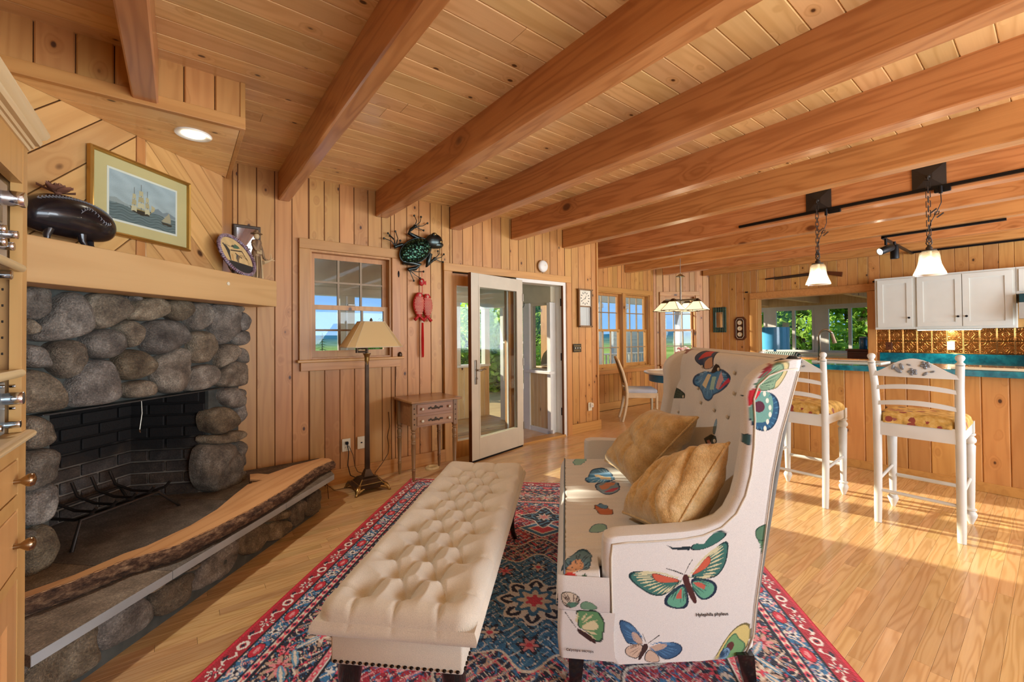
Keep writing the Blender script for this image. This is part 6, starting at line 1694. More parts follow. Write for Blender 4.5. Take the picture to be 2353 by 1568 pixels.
# seat cushion with gathered cloth
NSs, NNs = 430, 190
sg_ = np.linspace(1.585, 3.075, NSs)
P = []; cu_ = []
def seat_pt(s_, t):
    """t runs over the front roll (0..0.35) and the top"""
    if t < .30:
        a = t/.30*PI/2; n_ = -.045+.055*(1-math.sin(a)); z = .325+.125*math.sin(a)**.8*1.0; n_ = .012-.055*math.cos(a*.9)-.0
        return n_, z
    k = (t-.30)/.70; return .012+.60*k, .450+.012*math.sin(k*PI)
for i, s0_ in enumerate(sg_):
    row = []
    for j in range(NNs):
        t = j/(NNs-1); n_, z = seat_pt(s0_, t)
        lo_ = 1.588 if n_ < .118 else 1.688; s_ = max(s0_, lo_); ed0 = s_-lo_
        ed = min(1, min(ed0, 3.075-s_)/.03); z -= .030*(1-math.sqrt(max(0, 1-(1-ed)**2)))
        ru = math.sin(s_*95+2.4*math.sin(s_*17)+3*noise.noise(Vector((s_*6, n_*2.5, 1))))*.0024*(.4+.8*abs(noise.noise(Vector((s_*4, n_*3, 5)))))
        z += ru*2.4; row.append(T3(s_, n_, z)); cu_.append((s_, n_, z))
    P.append(row)
mb = MB(); mb.grid(P)
# closing sides
me = mb.mesh('seat_cushion', M['print'], 180, fix=False)
cu_ = np.array(cu_)
SLs = []
for k, e, f_ in (('c_l', '#234668', '#4A86B4'), ('c_l2', '#2A4060', '#7A8FA0'), ('d_o', '#4A3A30', '#B86A48'), ('d_b', '#2F4660', '#5F86A6'), ('e_b', '#3A5A70', '#7FA59C'), ('f_g', '#4A7A80', '#8FB6AC'), ('h_bl', '#26465A', '#5E7F8A'), ('h_gr', '#26402E', '#3E5F44')): SLs += wing(k, e, f_)
SLs += streaks('c_l', ART['c_cr'][2], 16, '#9CC4DC', .002, .3, .95)+[(ART['c_cr'], '#D6C09A'), (smooth_poly(ART['c_or'], 1), '#C08468'), (ART['c_rd'], '#B83A50'), (smooth_poly(ART['h_or'], 1), '#D09A70'), (smooth_poly(ART['h_rd'], 1), '#C23A32')]+streaks('h_bl', ART['h_or'][4], 14, '#24384A', .0016, .3, .95)
c = np.ones((len(mb.v), 3))*LIN; c[:len(cu_)] = colour(LIN, SLs, cu_[:, 0], cu_[:, 1]); 
set_cols(me, c); link('seat_cushion', me, st_)
MB().tube([T3(s_, -.012, .448) for s_ in np.linspace(1.59, 3.07, 30)], .004, 6).build('piping', plain('grey_blue_piping', '#5F6A74', .8), st_, 180)
# front rail / base
NF, NZf = 150, 60
P = []; cb_ = []
for i in range(NF):
    row = []
    for j in range(NZf):
        a = i/(NF-1); z = .14+.175*j/(NZf-1)
        if a < .28: n_, s_ = .17-.185*(a/.28), 1.590
        elif a < .34: k = (a-.28)/.06*PI/2; n_, s_ = -.015-.018*math.sin(k), 1.590+.018*(1-math.cos(k))
        else: n_, s_ = -.033, 1.608+(a-.34)/.66*1.46
        z += 0; row.append(T3(s_, n_+.006*math.sin(j/(NZf-1)*PI)*-1, z)); cb_.append((n_, z, s_))
    P.append(row)
mb = MB(); mb.grid(P); me = mb.mesh('front_rail', M['print'], 180, fix=False); cb_ = np.array(cb_)
FL = wing('g1', '#3A3A30', '#C8B9A4')+[(smooth_poly(ART['g1b'], 1), '#4F7A66')]+streaks('g1', ART['g1'][5], 12, '#54433A', .0016, .3, .95)+wing('g2', '#3F5A48', '#6F9678')+wing('g3', '#1F3028', '#5C8A5C')+streaks('g3', ART['g_b'][0], 12, '#C9BE94', .003, .3, .8)+[(smooth_poly(ART['g3c'], 1), '#CFC39A'), (smooth_poly(ART['g_b'], 1), '#3D2320'), (ART['g_a'], '#2A2420')]
c = np.ones((len(mb.v), 3))*LIN; mk = cb_[:, 2] < 1.60; c[mk] = colour(LIN, FL, cb_[:, 0], cb_[:, 1])[mk]; set_cols(me, c); link('front_rail', me, st_)
m = MB(); m.b2(T3(1.73, .0, .13), T3(3.04, .64, .40)); m.build('seat_frame', M['linen'], st_)
# T-shaped near end of the seat cushion shows the same wing print
NQ, NZq = 60, 50
P = []; cq = []
for i in range(NQ):
    row = []
    for j in range(NZq):
        n_ = -.035+.185*i/(NQ-1); z = .318+.125*j/(NZq-1); bul = .012*math.sin(j/(NZq-1)*PI)+.006*math.sin(min(1, i/8)*PI/2)
        row.append(T3(1.592-bul, n_, z)); cq.append((n_, z))
    P.append(row)
mb = MB(); mb.grid(P); me = mb.mesh('cushion_end', M['print'], 180, fix=False); cq = np.array(cq); set_cols(me, colour(LIN, FL, cq[:, 0], cq[:, 1])); link('cushion_end', me, st_)
for s_, n_, dx_, dy_ in ((1.645, .03, -.01, -.005), (1.70, .645, .0, .02), (3.11, .03, .01, -.005), (3.06, .645, 0, .02)):
    a = T3(s_, n_, 0); mb = MB()
    P = [[(a.x+x*r+dx_*k, a.y+y*r-dy_*k, z) for x, y in ((-1, -1), (1, -1), (1, 1), (-1, 1))] for z, r, k in ((.145, .030, 0), (.07, .025, .6), (.0, .018, 1.3))]
    mb.grid(P, cv=True); mb.add(P[-1], [(0, 1, 2, 3)]); mb.add(P[0], [(0, 1, 2, 3)]); mb.build('leg', M['leg'], st_)
def text(body, loc, rot, size, parent, name='printed_name', mat=None, ext=.0004):
    cu = bpy.data.curves.new(name, 'FONT'); cu.body = body; cu.size = size; cu.extrude = ext; cu.materials.append(mat or M['leg'])
    o = bpy.data.objects.new(name, cu); C.objects.link(o); o.parent = parent; o.location = loc; o.rotation_euler = rot
    bpy.context.view_layer.update()
    dg_ = bpy.context.evaluated_depsgraph_get(); me = bpy.data.meshes.new_from_object(o.evaluated_get(dg_)); C.objects.unlink(o); bpy.data.objects.remove(o)
    return link(name, me, parent, loc, rot)
def side_text(body, n, z, size, roll=0.0):
    """lettering on the near panel: reads towards larger n"""
    p = T3(1.60+.17*(n-.13)-.0022, n, z)
    d1 = Vector((.17, -1, 0)).normalized(); up = Vector((0, 0, 1)); nr_ = d1.cross(up)
    if roll: d1, up = d1*math.cos(roll)+up*math.sin(roll), up*math.cos(roll)-d1*math.sin(roll)
    R_ = Matrix((d1, up, nr_)).transposed().to_euler()
    return text(body, p, R_, size, st_)
M['inkp'] = plain('print_ink', '#23262C', .9)
side_text('Hylephila phyleus', .468, .283, .0175)
d1 = Vector((0, -1, 0)); R_ = Matrix((d1, Vector((0, 0, 1)), d1.cross(Vector((0, 0, 1))))).transposed().to_euler()
text('Calycopis cecrops', T3(1.5832, -.008, .172), R_, .0135, st_)

# ------------------------------------------------------------------ two plush pillows
def plush():
    t = NT('tan_plush'); tc = t.new('ShaderNodeTexCoord')
    n1 = t.noise(tc.outputs['Object'], 95, 4, .7); n2 = t.noise(tc.outputs['Object'], 14, 3)
    t.l.new(t.mix(.6, t.ramp(n2, [(.3, '#C79C62'), (.55, '#DAB67E'), (.75, '#E8CDA0')]), t.ramp(n1, [(.3, (.68, .66, .62, 1)), (.7, (1.25, 1.25, 1.25, 1))]), 'MULTIPLY'), t.b.inputs['Base Color'])
    t.b.inputs['Roughness'].default_value = .95; t.b.inputs['Sheen Weight'].default_value = .8; t.b.inputs['Sheen Roughness'].default_value = .4; t.b.inputs['Specular IOR Level'].default_value = .1
    t.bump(t.math('ADD', n1, t.noise(tc.outputs['Object'], 260, 2)), .7, .006); return t.m
M['plush'] = plush()
def pillow(name, label, cs, thick, folds, seed, base):
    A_, B_, C_, D_ = [Vector(q) for q in cs]
    nrm = ((B_-A_).cross(D_-A_)).normalized()
    N = 72; P = [[], []]
    for sd in (0, 1):
        for i in range(N+1):
            row = []
            for j in range(N+1):
                a, b = i/N, j/N; x, y = 2*a-1, 2*b-1
                pin = .07*(1-x*x)*abs(y)**3; pin2 = .07*(1-y*y)*abs(x)**3
                aa = .5+.5*x*(1-pin2); bb = .5+.5*y*(1-pin)
                p = (A_*(1-aa)+D_*aa)*(1-bb)+(B_*(1-aa)+C_*aa)*bb
                h = thick*max(0, (1-x**4)*(1-y**4))**.55
                w = 0
                for (ax, ay, fq, ph, am) in folds:
                    q = ax*x+ay*y+.35*noise.noise(Vector((x*1.3, y*1.3, seed+ph)))
                    w += am*(abs(math.sin(q*fq+ph))**.6-.5)*(.5+noise.noise(Vector((x*1.6+ph, y*1.6, seed))))*(1-x**6)*(1-y**6)
                h += w+noise.noise(Vector((x*3, y*3, seed)))*.010*(1-x*x)*(1-y*y)+noise.noise(Vector((x*40, y*40, seed)))*.0016
                row.append(p+nrm*(h if sd == 0 else -max(0, h)*.8))
            P[sd].append(row)
    o = thing(name, label, 'pillow', tuple(base))
    bs = Vector(base)
    mb = MB(); mb.grid([[p-bs for p in r] for r in P[0]]); mb.grid([[p-bs for p in r] for r in P[1]])
    mb.build('cover', M['plush'], o, 180, fix=True)
    ed = [P[0][i][0] for i in range(N+1)]+[P[0][N][j] for j in range(1, N+1)]+[P[0][i][N] for i in range(N-1, -1, -1)]+[P[0][0][j] for j in range(N-1, -1, -1)]
    MB().tube([p-bs for p in ed], .006, 6).build('seam', M['plush'], o, 180)
    return o
# corner order: lower near-left, upper-left, upper-right, lower-right
pillow('plush_pillow', 'plush tan pillow leaning at the far end of the settee seat', [SN(2.90, .255, .50), SN(2.73, .545, .875), SN(2.20, .645, .925), SN(2.46, .375, .485)], .105, [(.3, 1, 5, .4, .036), (1, .5, 7, 2.0, .026)], 3, SN(2.6, .45, .47))
pillow('plush_pillow', 'plush tan pillow with deep folds at the near arm of the settee', [SN(2.06, .26, .50), SN(2.11, .50, .705), SN(1.775, .635, .905), SN(1.72, .40, .545)], .115, [(1, .35, 8, .6, .048), (.9, -.3, 6, 1.7, .028)], 9, SN(1.9, .45, .47))

# ------------------------------------------------------------------ floor lamp
M['bronze'] = plain('antique_bronze', '#4A3A2C', .38, .75, bump=.2, bscale=40, var=.2)
M['gold'] = plain('rubbed_gold', '#9C7F4C', .32, .9, bump=.3, bscale=70)
fl_ = thing('floor_lamp', 'bronze swing arm floor lamp with cream tapered shade in front of the window', 'lamp', (1.305, 3.765, 0))
def sqp(mb, prof, c=(0, 0, 0)):
    P = [[(c[0]+x*r, c[1]+y*r, c[2]+z) for x, y in ((-1, -1), (1, -1), (1, 1), (-1, 1))] for r, z in prof]
    mb.grid(P, cv=True); mb.add(P[-1], [(0, 1, 2, 3)]); mb.add(P[0], [(3, 2, 1, 0)]); return mb
sqp(MB(), [(.125, .035), (.130, .042), (.130, .058), (.118, .064), (.100, .068), (.072, .098), (.066, .108), (.040, .118), (.028, .155), (.020, .175)]).build('base', M['bronze'], fl_)
e1 = MB()
for a, b in (((-.1, -.1), (.1, -.1)), ((.1, -.1), (.1, .1)), ((.1, .1), (-.1, .1)), ((-.1, .1), (-.1, -.1))): e1.tube([(a[0], a[1], .069), (b[0], b[1], .069)], .004, 6)
for x, y in ((-1, -1), (1, -1), (1, 1), (-1, 1)): e1.tube([(x*.099, y*.099, .069), (x*.066, y*.066, .108)], .004, 6)
e1.build('gilt_edging', M['gold'], fl_, 60)
for x, y in ((-1, -1), (1, -1), (1, 1), (-1, 1)):
    q = MB(); q.tube([(x*.10, y*.10, .05), (x*.122, y*.122, .045), (x*.134, y*.134, .026), (x*.140, y*.140, .008), (x*.148, y*.148, .0)], [.022, .022, .015, .010, .012], 8)
    q.tube([(x*.12, y*.07, .045), (x*.13, y*.10, .035), (x*.135, y*.125, .02)], [.012, .012, .008], 6); q.tube([(x*.07, y*.12, .045), (x*.10, y*.13, .035), (x*.125, y*.135, .02)], [.012, .012, .008], 6)
    q.build('paw_foot', M['gold'], fl_, 70)
sqp(MB(), [(.018, .17), (.0155, .7), (.0135, 1.135)]).build('pole', M['bronze'], fl_)
MB().lathe([(.014, 1.09), (.016, 1.11), (.022, 1.13), (.020, 1.15), (.026, 1.175), (.034, 1.185), (.034, 1.192), (.014, 1.194)], 16).build('capital', M['gold'], fl_, 50)
for a in range(4): pass
MB().tube([(0, 0, 1.19), (0, 0, 1.30)], .012, 10).tube([(0, 0, 1.205), (-.082, 0, 1.205)], .009, 8).tube([(0, 0, 1.235), (-.082, 0, 1.235)], .009, 8).tube([(-.086, 0, 1.197), (-.086, 0, 1.245)], .012, 10).build('swing_arm', M['bronze'], fl_, 60)
sx0 = .04
P = []
for k in range(2):
    hw, hd_, ct, z = ((.243, .165, .05, 1.248), (.107, .075, .022, 1.468))[k]
    P.append([(sx0+x, y, z) for x, y in ((-hw+ct, -hd_), (hw-ct, -hd_), (hw, -hd_+ct), (hw, hd_-ct), (hw-ct, hd_), (-hw+ct, hd_), (-hw, hd_-ct), (-hw, -hd_+ct))])
t = NT('cream_silk_shade'); t.b.inputs['Base Color'].default_value = rgba('#E8CB92'); t.b.inputs['Roughness'].default_value = .8
tl = t.new('ShaderNodeBsdfTranslucent'); tl.inputs[0].default_value = rgba('#F2D79C'); mx = t.new('ShaderNodeMixShader'); mx.inputs[0].default_value = .35
t.l.new(t.b.outputs[0], mx.inputs[1]); t.l.new(tl.outputs[0], mx.inputs[2]); t.l.new(mx.outputs[0], t.out.inputs[0])
sh = MB().grid(P, cv=True).build('lamp_shade', t.m, fl_)
tr_ = MB()
for k in range(2):
    for i in range(8): tr_.tube([P[k][i], P[k][(i+1) % 8]], .005, 6)
for i in range(8): tr_.tube([P[0][i], P[1][i]], .002, 5)
tr_.build('shade_trim', plain('shade_braid', '#C9B492', .8), sh, 60)
MB().tube([(sx0-.1, 0, 1.46), (sx0+.1, 0, 1.46)], .002, 5).tube([(0, 0, 1.29), (sx0, 0, 1.33), (sx0, 0, 1.47)], .004, 6).build('harp', M['bronze'], fl_, 60)
MB().lathe([(.004, 1.468), (.010, 1.474), (.014, 1.482), (.008, 1.496), (.002, 1.505)], 12, (sx0, 0, 0)).build('finial', M['bronze'], fl_, 60)
# cords and plates on the wall
def plate(name, label, loc, w=.075, h=.115, mat='ivory', rz=0.0, kind='outlet', cat='outlet'):
    o = thing(name, label, cat, loc, rz)
    MB().rbox((0, -.003, 0), (w, .006, h), .0025).build('cover_plate', M[mat], o)
    if kind == 'outlet':
        for s_ in (-1, 1):
            r = MB().rbox((0, -.0065, s_*.020), (.034, .003, .030), .001).build('receptacle', M[mat], o)
            MB().b2((-.009, -.0083, s_*.020-.004), (-.006, -.0078, s_*.020+.006)).b2((.006, -.0083, s_*.020-.004), (.009, -.0078, s_*.020+.006)).build('slot', M['black'], r)
    elif kind == 'phone':
        MB().rbox((0, -.0065, 0), (.016, .003, .012), .001).build('jack', M['black'], o)
    return o
plate('wall_outlet', 'ivory wall outlet with dark plug behind the floor lamp', (1.213, YW-.001, .341))
plate('phone_jack', 'ivory jack plate on the pine wall just right of the plugged outlet', (1.352, YW-.001, .342), kind='phone', cat='jack')
plate('wall_outlet', 'ivory outlet with white night light on the boards right of the door', (4.534, YW-.001, .338))
nl = thing('night_light', 'small white night light plugged into the outlet right of the door', 'light', (4.545, YW-.012, .36)); MB().rbox((0, -.015, 0), (.05, .03, .06), .008).build('body', M['white'], nl); MB().ell((0, -.034, .005), (.016, .010, .02)).build('lens', M['ivory'], nl, 180)
pg = tag(MB().rbox((1.213, YW-.022, .362), (.026, .028, .026), .005).build('plug', M['black']), 'black lamp plug pushed into the outlet behind the floor lamp', 'plug')
cd = MB().tube([(1.215, YW-.03, .355), (1.222, YW-.045, .28), (1.218, YW-.03, .16), (1.235, YW-.05, .07), (1.30, YW-.06, .03), (1.34, 3.96, .012), (1.33, 3.90, .03), (1.32, 3.87, .05)], .004, 6).build('electric_cord', M['black'], None, 60)
tag(cd, 'thin black cord running from the outlet down to the floor lamp base', 'cord')
cd = MB().tube([(1.225, YW-.035, .34), (1.26, YW-.05, .25), (1.28, YW-.04, .14), (1.30, YW-.05, .09), (1.36, YW-.06, .06)], .003, 6).build('electric_cord', M['bronze'], None, 60)
tag(cd, 'brown cord hanging beside the black one from the outlet', 'cord')
cd = MB().tube([(1.615, YW-.012, .60), (1.625, YW-.012, .46), (1.60, YW-.012, .36), (1.615, YW-.012, .27), (1.60, YW-.03, .2), (1.53, YW-.05, .12), (1.46, YW-.06, .05), (1.44, 3.94, .006)], .0032, 6).build('loose_cord', M['bronze'], None, 60)
tag(cd, 'brown cord looping down the wall to the left of the small table', 'cord')
cd = MB().tube([(.97, 3.72, .005), (.99, 3.85, .10), (1.02, 3.99, .115), (1.02, 4.0, .04), (1.06, 3.9, .005), (1.2, 3.88, .005)], .0025, 6).build('loose_cord', M['bronze'], None, 60)
tag(cd, 'thin wire loop on the floor between hearth end and lamp', 'cord')

# ------------------------------------------------------------------ small two-drawer table
tb = thing('drawer_table', 'small brown two drawer table with turned legs against the wall left of the door', 'table', (1.905, 3.80, 0))
MB().rbox((0, 0, .737), (.53, .44, .020), .006).build('tabletop', M['table'], tb)
MB().b2((-.215, -.165, .50), (.215, .175, .726)).build('case', M['table'], tb)
for sx in (-1, 1):
    for sy in (-1, 1):
        x, y = sx*.215, -.150 if sy < 0 else .165
        q = MB(); q.b2((x-.021, y-.021, .485), (x+.021, y+.021, .727))
        q.lathe([(.010, 0), (.013, .03), (.017, .075), (.015, .10), (.019, .105), (.019, .113), (.015, .118), (.019, .125), (.015, .132), (.021, .30), (.019, .345), (.023, .350), (.023, .358), (.018, .363), (.023, .370), (.018, .378), (.023, .40), (.024, .425), (.014, .445), (.023, .452), (.023, .460), (.016, .466), (.023, .474), (.021, .486)], 14, (x, y, 0))
        q.build('leg', M['tablez'], tb, 50)
M['stencil'] = plain('dark_stencil', '#3F3120', .5, .3)
M['pearl'] = plain('pearl_knob', '#E4DCC6', .2, coat=.5)
for k, z in enumerate((.555, .665)):
    dr = MB().rbox((0, -.167, z), (.375, .012, .086), .003).build('drawer', M['table'], tb)
    for x in (-.140, .140):
        MB().lathe([(.006, 0), (.006, .010), (.012, .014), (.013, .022), (.009, .027), (.002, .028)], 14, (x, -.172, z), RX(PI/2)).build('knob', M['pearl'], dr, 50)
    q = MB()
    for j in range(9):
        a = (j-4)*.017; q.ell((a, -.1735, z+.006*math.sin(j*1.9)), (.013 if j == 4 else .010, .0012, .018 if j == 4 else .011), RY(.6*(j-4)), 10, 6)
    q.build('stencilled_fruit', M['stencil'], dr, 180)
q = MB()
for x in (-.215, .215):
    for k in range(4): q.ell((x, -.1715, .53+.048*k), (.007, .001, .007), None, 8, 5)
q.build('stencilled_dots', M['stencil'], tb, 180)['kind'] = 'stuff'
cu = thing('furniture_cup', 'round wooden caster cup on the floor under the small table', 'cup', (2.02, 3.93, 0))
MB().lathe([(.068, .0), (.070, .008), (.062, .020), (.040, .021), (.034, .012), (.034, .004)], 28).build('ring', M['crown'], cu, 60)
MB().lathe([(.0, .003), (.034, .003), (.034, .0035)], 20).build('felt', M['black'], cu)

# ------------------------------------------------------------------ on the window wall
# metal tree frog
fg_ = thing('metal_frog', 'dark green metal tree frog sculpture climbing the wall between window and door', 'sculpture', (1.90, YW-.003, 2.20))
t = NT('green_patina_metal'); tc = t.new('ShaderNodeTexCoord'); vo = t.new('ShaderNodeTexVoronoi'); t.l.new(tc.outputs['Object'], vo.inputs['Vector']); vo.inputs['Scale'].default_value = 42
t.l.new(t.ramp(vo.outputs['Distance'], [(.1, '#5F8B6E'), (.45, '#1E3B2C'), (.75, '#0E1A16')]), t.b.inputs['Base Color']); t.b.inputs['Metallic'].default_value = .85; t.b.inputs['Roughness'].default_value = .28; t.bump(vo.outputs['Distance'], .8, .01)
M['frogb'] = t.m; M['frogd'] = plain('dark_patina_metal', '#3D4442', .3, .9, bump=.3, bscale=50, var=.25)
def FP(x, z, y=-.05): return Vector((x-1.90, y, z-2.20))
al = math.radians(31)
MB().ell(FP(1.885, 2.205, -.065), (.185, .062, .112), RY(-al), 24, 14).build('body', M['frogb'], fg_, 180)
rm = MB(); rm.tube([FP(1.885, 2.205, -.062)+RY(-al) @ Vector((.188*math.cos(a), 0, .115*math.sin(a))) for a in [2*PI*k/36 for k in range(37)]], .007, 6); rm.build('body_rim', M['frogd'], fg_, 180)
hd_ = MB(); hd_.ell(FP(2.085, 2.325, -.072), (.098, .055, .078), RY(-al+.35), 20, 12); hd_.ell(FP(2.07, 2.385, -.105), (.030, .022, .022), RY(-.3)); hd_.ell(FP(2.135, 2.315, -.110), (.024, .02, .022))
hd_.ell(FP(2.115, 2.29, -.08), (.075, .04, .04), RY(-.1)); hd_.build('head', M['frogd'], fg_, 180)
for x, z in ((2.072, 2.388), (2.137, 2.317)): MB().ell(FP(x, z, -.124), (.012, .008, .012)).build('eye', M['gold'], fg_, 180)
def limb(pts, rad, toes):
    q = MB(); q.tube([FP(*p) for p in pts], rad, 10); q.ell(FP(*pts[-1]), (.020, .014, .020), None, 10, 7); L_ = q.build('leg', M['frogd'], fg_, 70)
    b = pts[-1]
    for tx, tz in toes:
        w = MB(); mx_, mz_ = (b[0]+tx)/2, (b[1]+tz)/2
        w.tube([FP(b[0], b[1], b[2] if len(b) > 2 else -.04), FP(mx_+(tz-b[1])*.10, mz_-(tx-b[0])*.10, -.05), FP(tx, tz, -.02)], [.006, .004, .004], 6); w.ell(FP(tx, tz, -.018), (.011, .011, .011), None, 10, 7); w.build('toe', M['frogd'], L_, 70)
limb([(1.76, 2.10, -.05), (1.748, 2.16, -.06), (1.80, 2.255, -.05), (1.74, 2.252, -.04), (1.682, 2.228, -.035)], [.030, .030, .020, .020, .013], [(1.572, 2.297), (1.613, 2.352), (1.630, 2.330), (1.689, 2.382), (1.738, 2.297)])
limb([(1.975, 2.325, -.05), (1.90, 2.345, -.05), (1.818, 2.378, -.045), (1.845, 2.42, -.04), (1.890, 2.458, -.035)], [.020, .022, .018, .018, .013], [(1.891, 2.573), (1.967, 2.572), (2.040, 2.518), (1.995, 2.436)])
limb([(1.76, 2.085, -.05), (1.85, 2.075, -.06), (1.94, 2.072, -.05), (1.89, 2.03, -.045), (1.825, 2.014, -.035)], [.028, .026, .018, .022, .014], [(1.882, 1.905), (1.953, 1.935), (1.991, 2.008)])
limb([(2.055, 2.195, -.05), (2.035, 2.13, -.05), (2.018, 2.065, -.045), (2.06, 2.11, -.04), (2.112, 2.15, -.035)], [.022, .026, .020, .016, .013], [(2.183, 2.28), (2.230, 2.214), (2.218, 2.130), (2.16, 2.24)])
wc_ = thing('hanging_cord', 'black cord with weight hanging on the wall to the left of the red fish', 'cord', (1.722, YW-.004, 2.09))
MB().tube([(0, -.004, 0), (.0, -.004, -.22), (-.004, -.004, -.6), (-.008, -.004, -.93)], .003, 6).build('cord', M['black'], wc_, 60)
MB().ell((0, -.012, -.13), (.010, .010, .034)).build('weight', M['black'], wc_, 180)
MB().ell((.008, -.02, -.935), (.022, .018, .030)).build('switch', M['bronze'], wc_, 180)
MB().tube([(-.008, -.006, -.95), (-.03, -.006, -1.05), (-.04, -.006, -1.35), (-.04, -.006, -1.5)], .003, 6).build('cord', M['bronze'], wc_, 60)
# red fish charm
M['redc'] = plain('red_brocade', '#B3201E', .5, bump=.3, bscale=160); M['redt'] = plain('red_tassel', '#D6201C', .7, bump=.5, bscale=300)
fc = thing('fish_charm', 'red hanging charm of two scaled fish with long tassel beside the door', 'charm', (1.975, YW-.003, 1.70))
def GP(x, z, y=-.03): return Vector((x-1.975, y, z-1.70))
MB().tube([GP(1.967, 2.01), GP(1.968, 1.95)], .002, 5).tube([GP(1.97, 1.87), GP(1.972, 1.78)], .003, 5).build('loop', M['redt'], fc, 60)
q = MB(); q.ell(GP(1.965, 1.895), (.030, .020, .040), RY(.2)); q.add([GP(1.99, 1.90), GP(2.015, 1.915), GP(2.015, 1.87), GP(1.99, 1.87, -.04)], [(0, 1, 2, 3)]); q.build('small_fish', M['redc'], fc, 180)
MB().torus(GP(1.953, 1.905, -.052), .008, .0025, RX(PI/2), 14, 5).build('eye_ring', M['ivory'], fc, 180)
M['scale'] = plain('cream_scales', '#E6CFA4', .5)
for (tx, tz), (bx, bz), w in (((1.938, 1.785), (1.935, 1.535), .062), ((2.022, 1.775), (2.025, 1.525), .056)):
    P = []
    for i in range(19):
        f = i/18; z = tz+(bz-tz)*f; cx = tx+(bx-tx)*f+(.008*math.sin(f*PI))*(-1 if w > .06 else 1)
        hw = w*math.sin(min(1, f*1.35+.12)*PI)**.8 if f < .62 else max(.016, w*(1-(f-.35)*1.35))
        hw = max(.012, w*(math.sin(PI*(f*.86+.10))**.75))
        P.append([GP(cx+hw*math.cos(a), z, -.028+.022*math.sin(a)*-1) for a in [2*PI*k/16 for k in range(16)]])
    q = MB(); q.grid(P, cv=True)
    q.tube([GP(bx, bz+.02), GP(bx-.05, bz-.03)], [.012, .018], 6); q.tube([GP(bx, bz+.02), GP(bx+.045, bz-.03)], [.012, .018], 6)
    f_ = q.build('fish', M['redc'], fc, 180)
    sc_ = MB()
    for r in range(13):
        f = .20+.055*r; z = tz+(bz-tz)*f; cx = tx+(bx-tx)*f+.008*math.sin(f*PI)*(-1 if w > .06 else 1); hw = w*(math.sin(PI*(f*.86+.10))**.75)*.78
        n = max(2, int(hw/.0095)); off = .5 if r % 2 else 0
        for k in range(-n, n+1):
            x = (k+off)*hw/n
            if abs(x) > hw*1.02: continue
            yy = -.0335-.022*math.sqrt(max(0, 1-(x/(hw/.78))**2))
            c = GP(cx+x, z, yy); s_ = hw/n*.38
            sc_.add([c+Vector(v) for v in ((-s_, 0, s_*.8), (s_, 0, s_*.8), (0, -.001, -s_*.9))], [(0, 1, 2)])
    sc_.build('scales', M['scale'], f_, fix=False)
    for xx in ((-.018, .0) if False else (.0,)): MB().torus(GP(tx+xx-.002, tz-.028, -.052), .0085, .003, RX(PI/2), 14, 5).build('eye_ring', M['ivory'], f_, 180)
q = MB()
for k in range(2): q.tube([GP(1.965+.014*k, 1.50), GP(1.965+.014*k, 1.475)], .005, 8)
q.build('bead', M['ivory'], fc, 60)
q = MB()
for k in range(26):
    a = k*2.4; r = .010*math.sqrt(k/26); q.tube([GP(1.972+r*math.cos(a), 1.478, -.03+r*math.sin(a)), GP(1.972+r*1.5*math.cos(a), 1.3, -.03+r*math.sin(a)), GP(1.973+r*1.3*math.cos(a), 1.14-.02*math.sin(a*3), -.03+r*math.sin(a))], .0022, 4)
q.build('tassel', M['redt'], fc, 60)
# smoke detector
sd_ = thing('smoke_detector', 'round white smoke detector on the boards above the door head', 'detector', (3.66, YW-.002, 2.222))
MB().lathe([(.075, 0), (.078, .012), (.070, .030), (.052, .040), (.0, .041)], 32, (0, 0, 0), RX(PI/2)).build('housing', M['white'], sd_, 40)
MB().lathe([(.012, .040), (.012, .044), (.004, .045)], 14, (.02, 0, .01), RX(PI/2)).build('test_button', M['ivory'], sd_, 50)
# mirror clock
M['clockw'] = wood('walnut_clock', '#8A6038', '#5A3A1E', 'z', .4, knots=0, ring=.3, tone=.02)
mc = thing('mirror_clock', 'tall wooden wall clock with white dial above a mirror, right of the door', 'clock', (4.44, YW-.002, 1.713))
cw, chh = .27, .53
q = MB()
for lo, hi in (((-cw/2, -.03, -chh/2), (-cw/2+.022, 0, chh/2)), ((cw/2-.022, -.03, -chh/2), (cw/2, 0, chh/2)), ((-cw/2, -.03, -chh/2), (cw/2, 0, -chh/2+.024)), ((-cw/2-.01, -.036, chh/2-.02), (cw/2+.01, 0, chh/2)), ((-cw/2, -.028, .015), (cw/2, 0, .03))): q.rbox([(a+b)/2 for a, b in zip(lo, hi)], [b-a for a, b in zip(lo, hi)], .003)
q.build('case', M['clockw'], mc)
fc_ = MB().b2((-cw/2+.02, -.014, .028), (cw/2-.02, -.008, chh/2-.02)).build('dial', plain('ivory_dial', '#E4DCC6', .5), mc)
for k in range(12):
    a = 2*PI*k/12; MB().box((.078*math.sin(a), -.0146, .136+.078*math.cos(a)), (.010, .0012, .024), RY(a)).build('numeral', M['black'], fc_)
MB().box((.012, -.0152, .15), (.006, .001, .05), RY(.4)).build('hour_hand', M['black'], fc_); MB().box((-.022, -.0158, .125), (.004, .001, .066), RY(-2.1)).build('minute_hand', M['black'], fc_)
MB().b2((-cw/2+.02, -.013, -chh/2+.022), (cw/2-.02, -.008, .016)).build('mirror_pane', M['mirror'], mc)
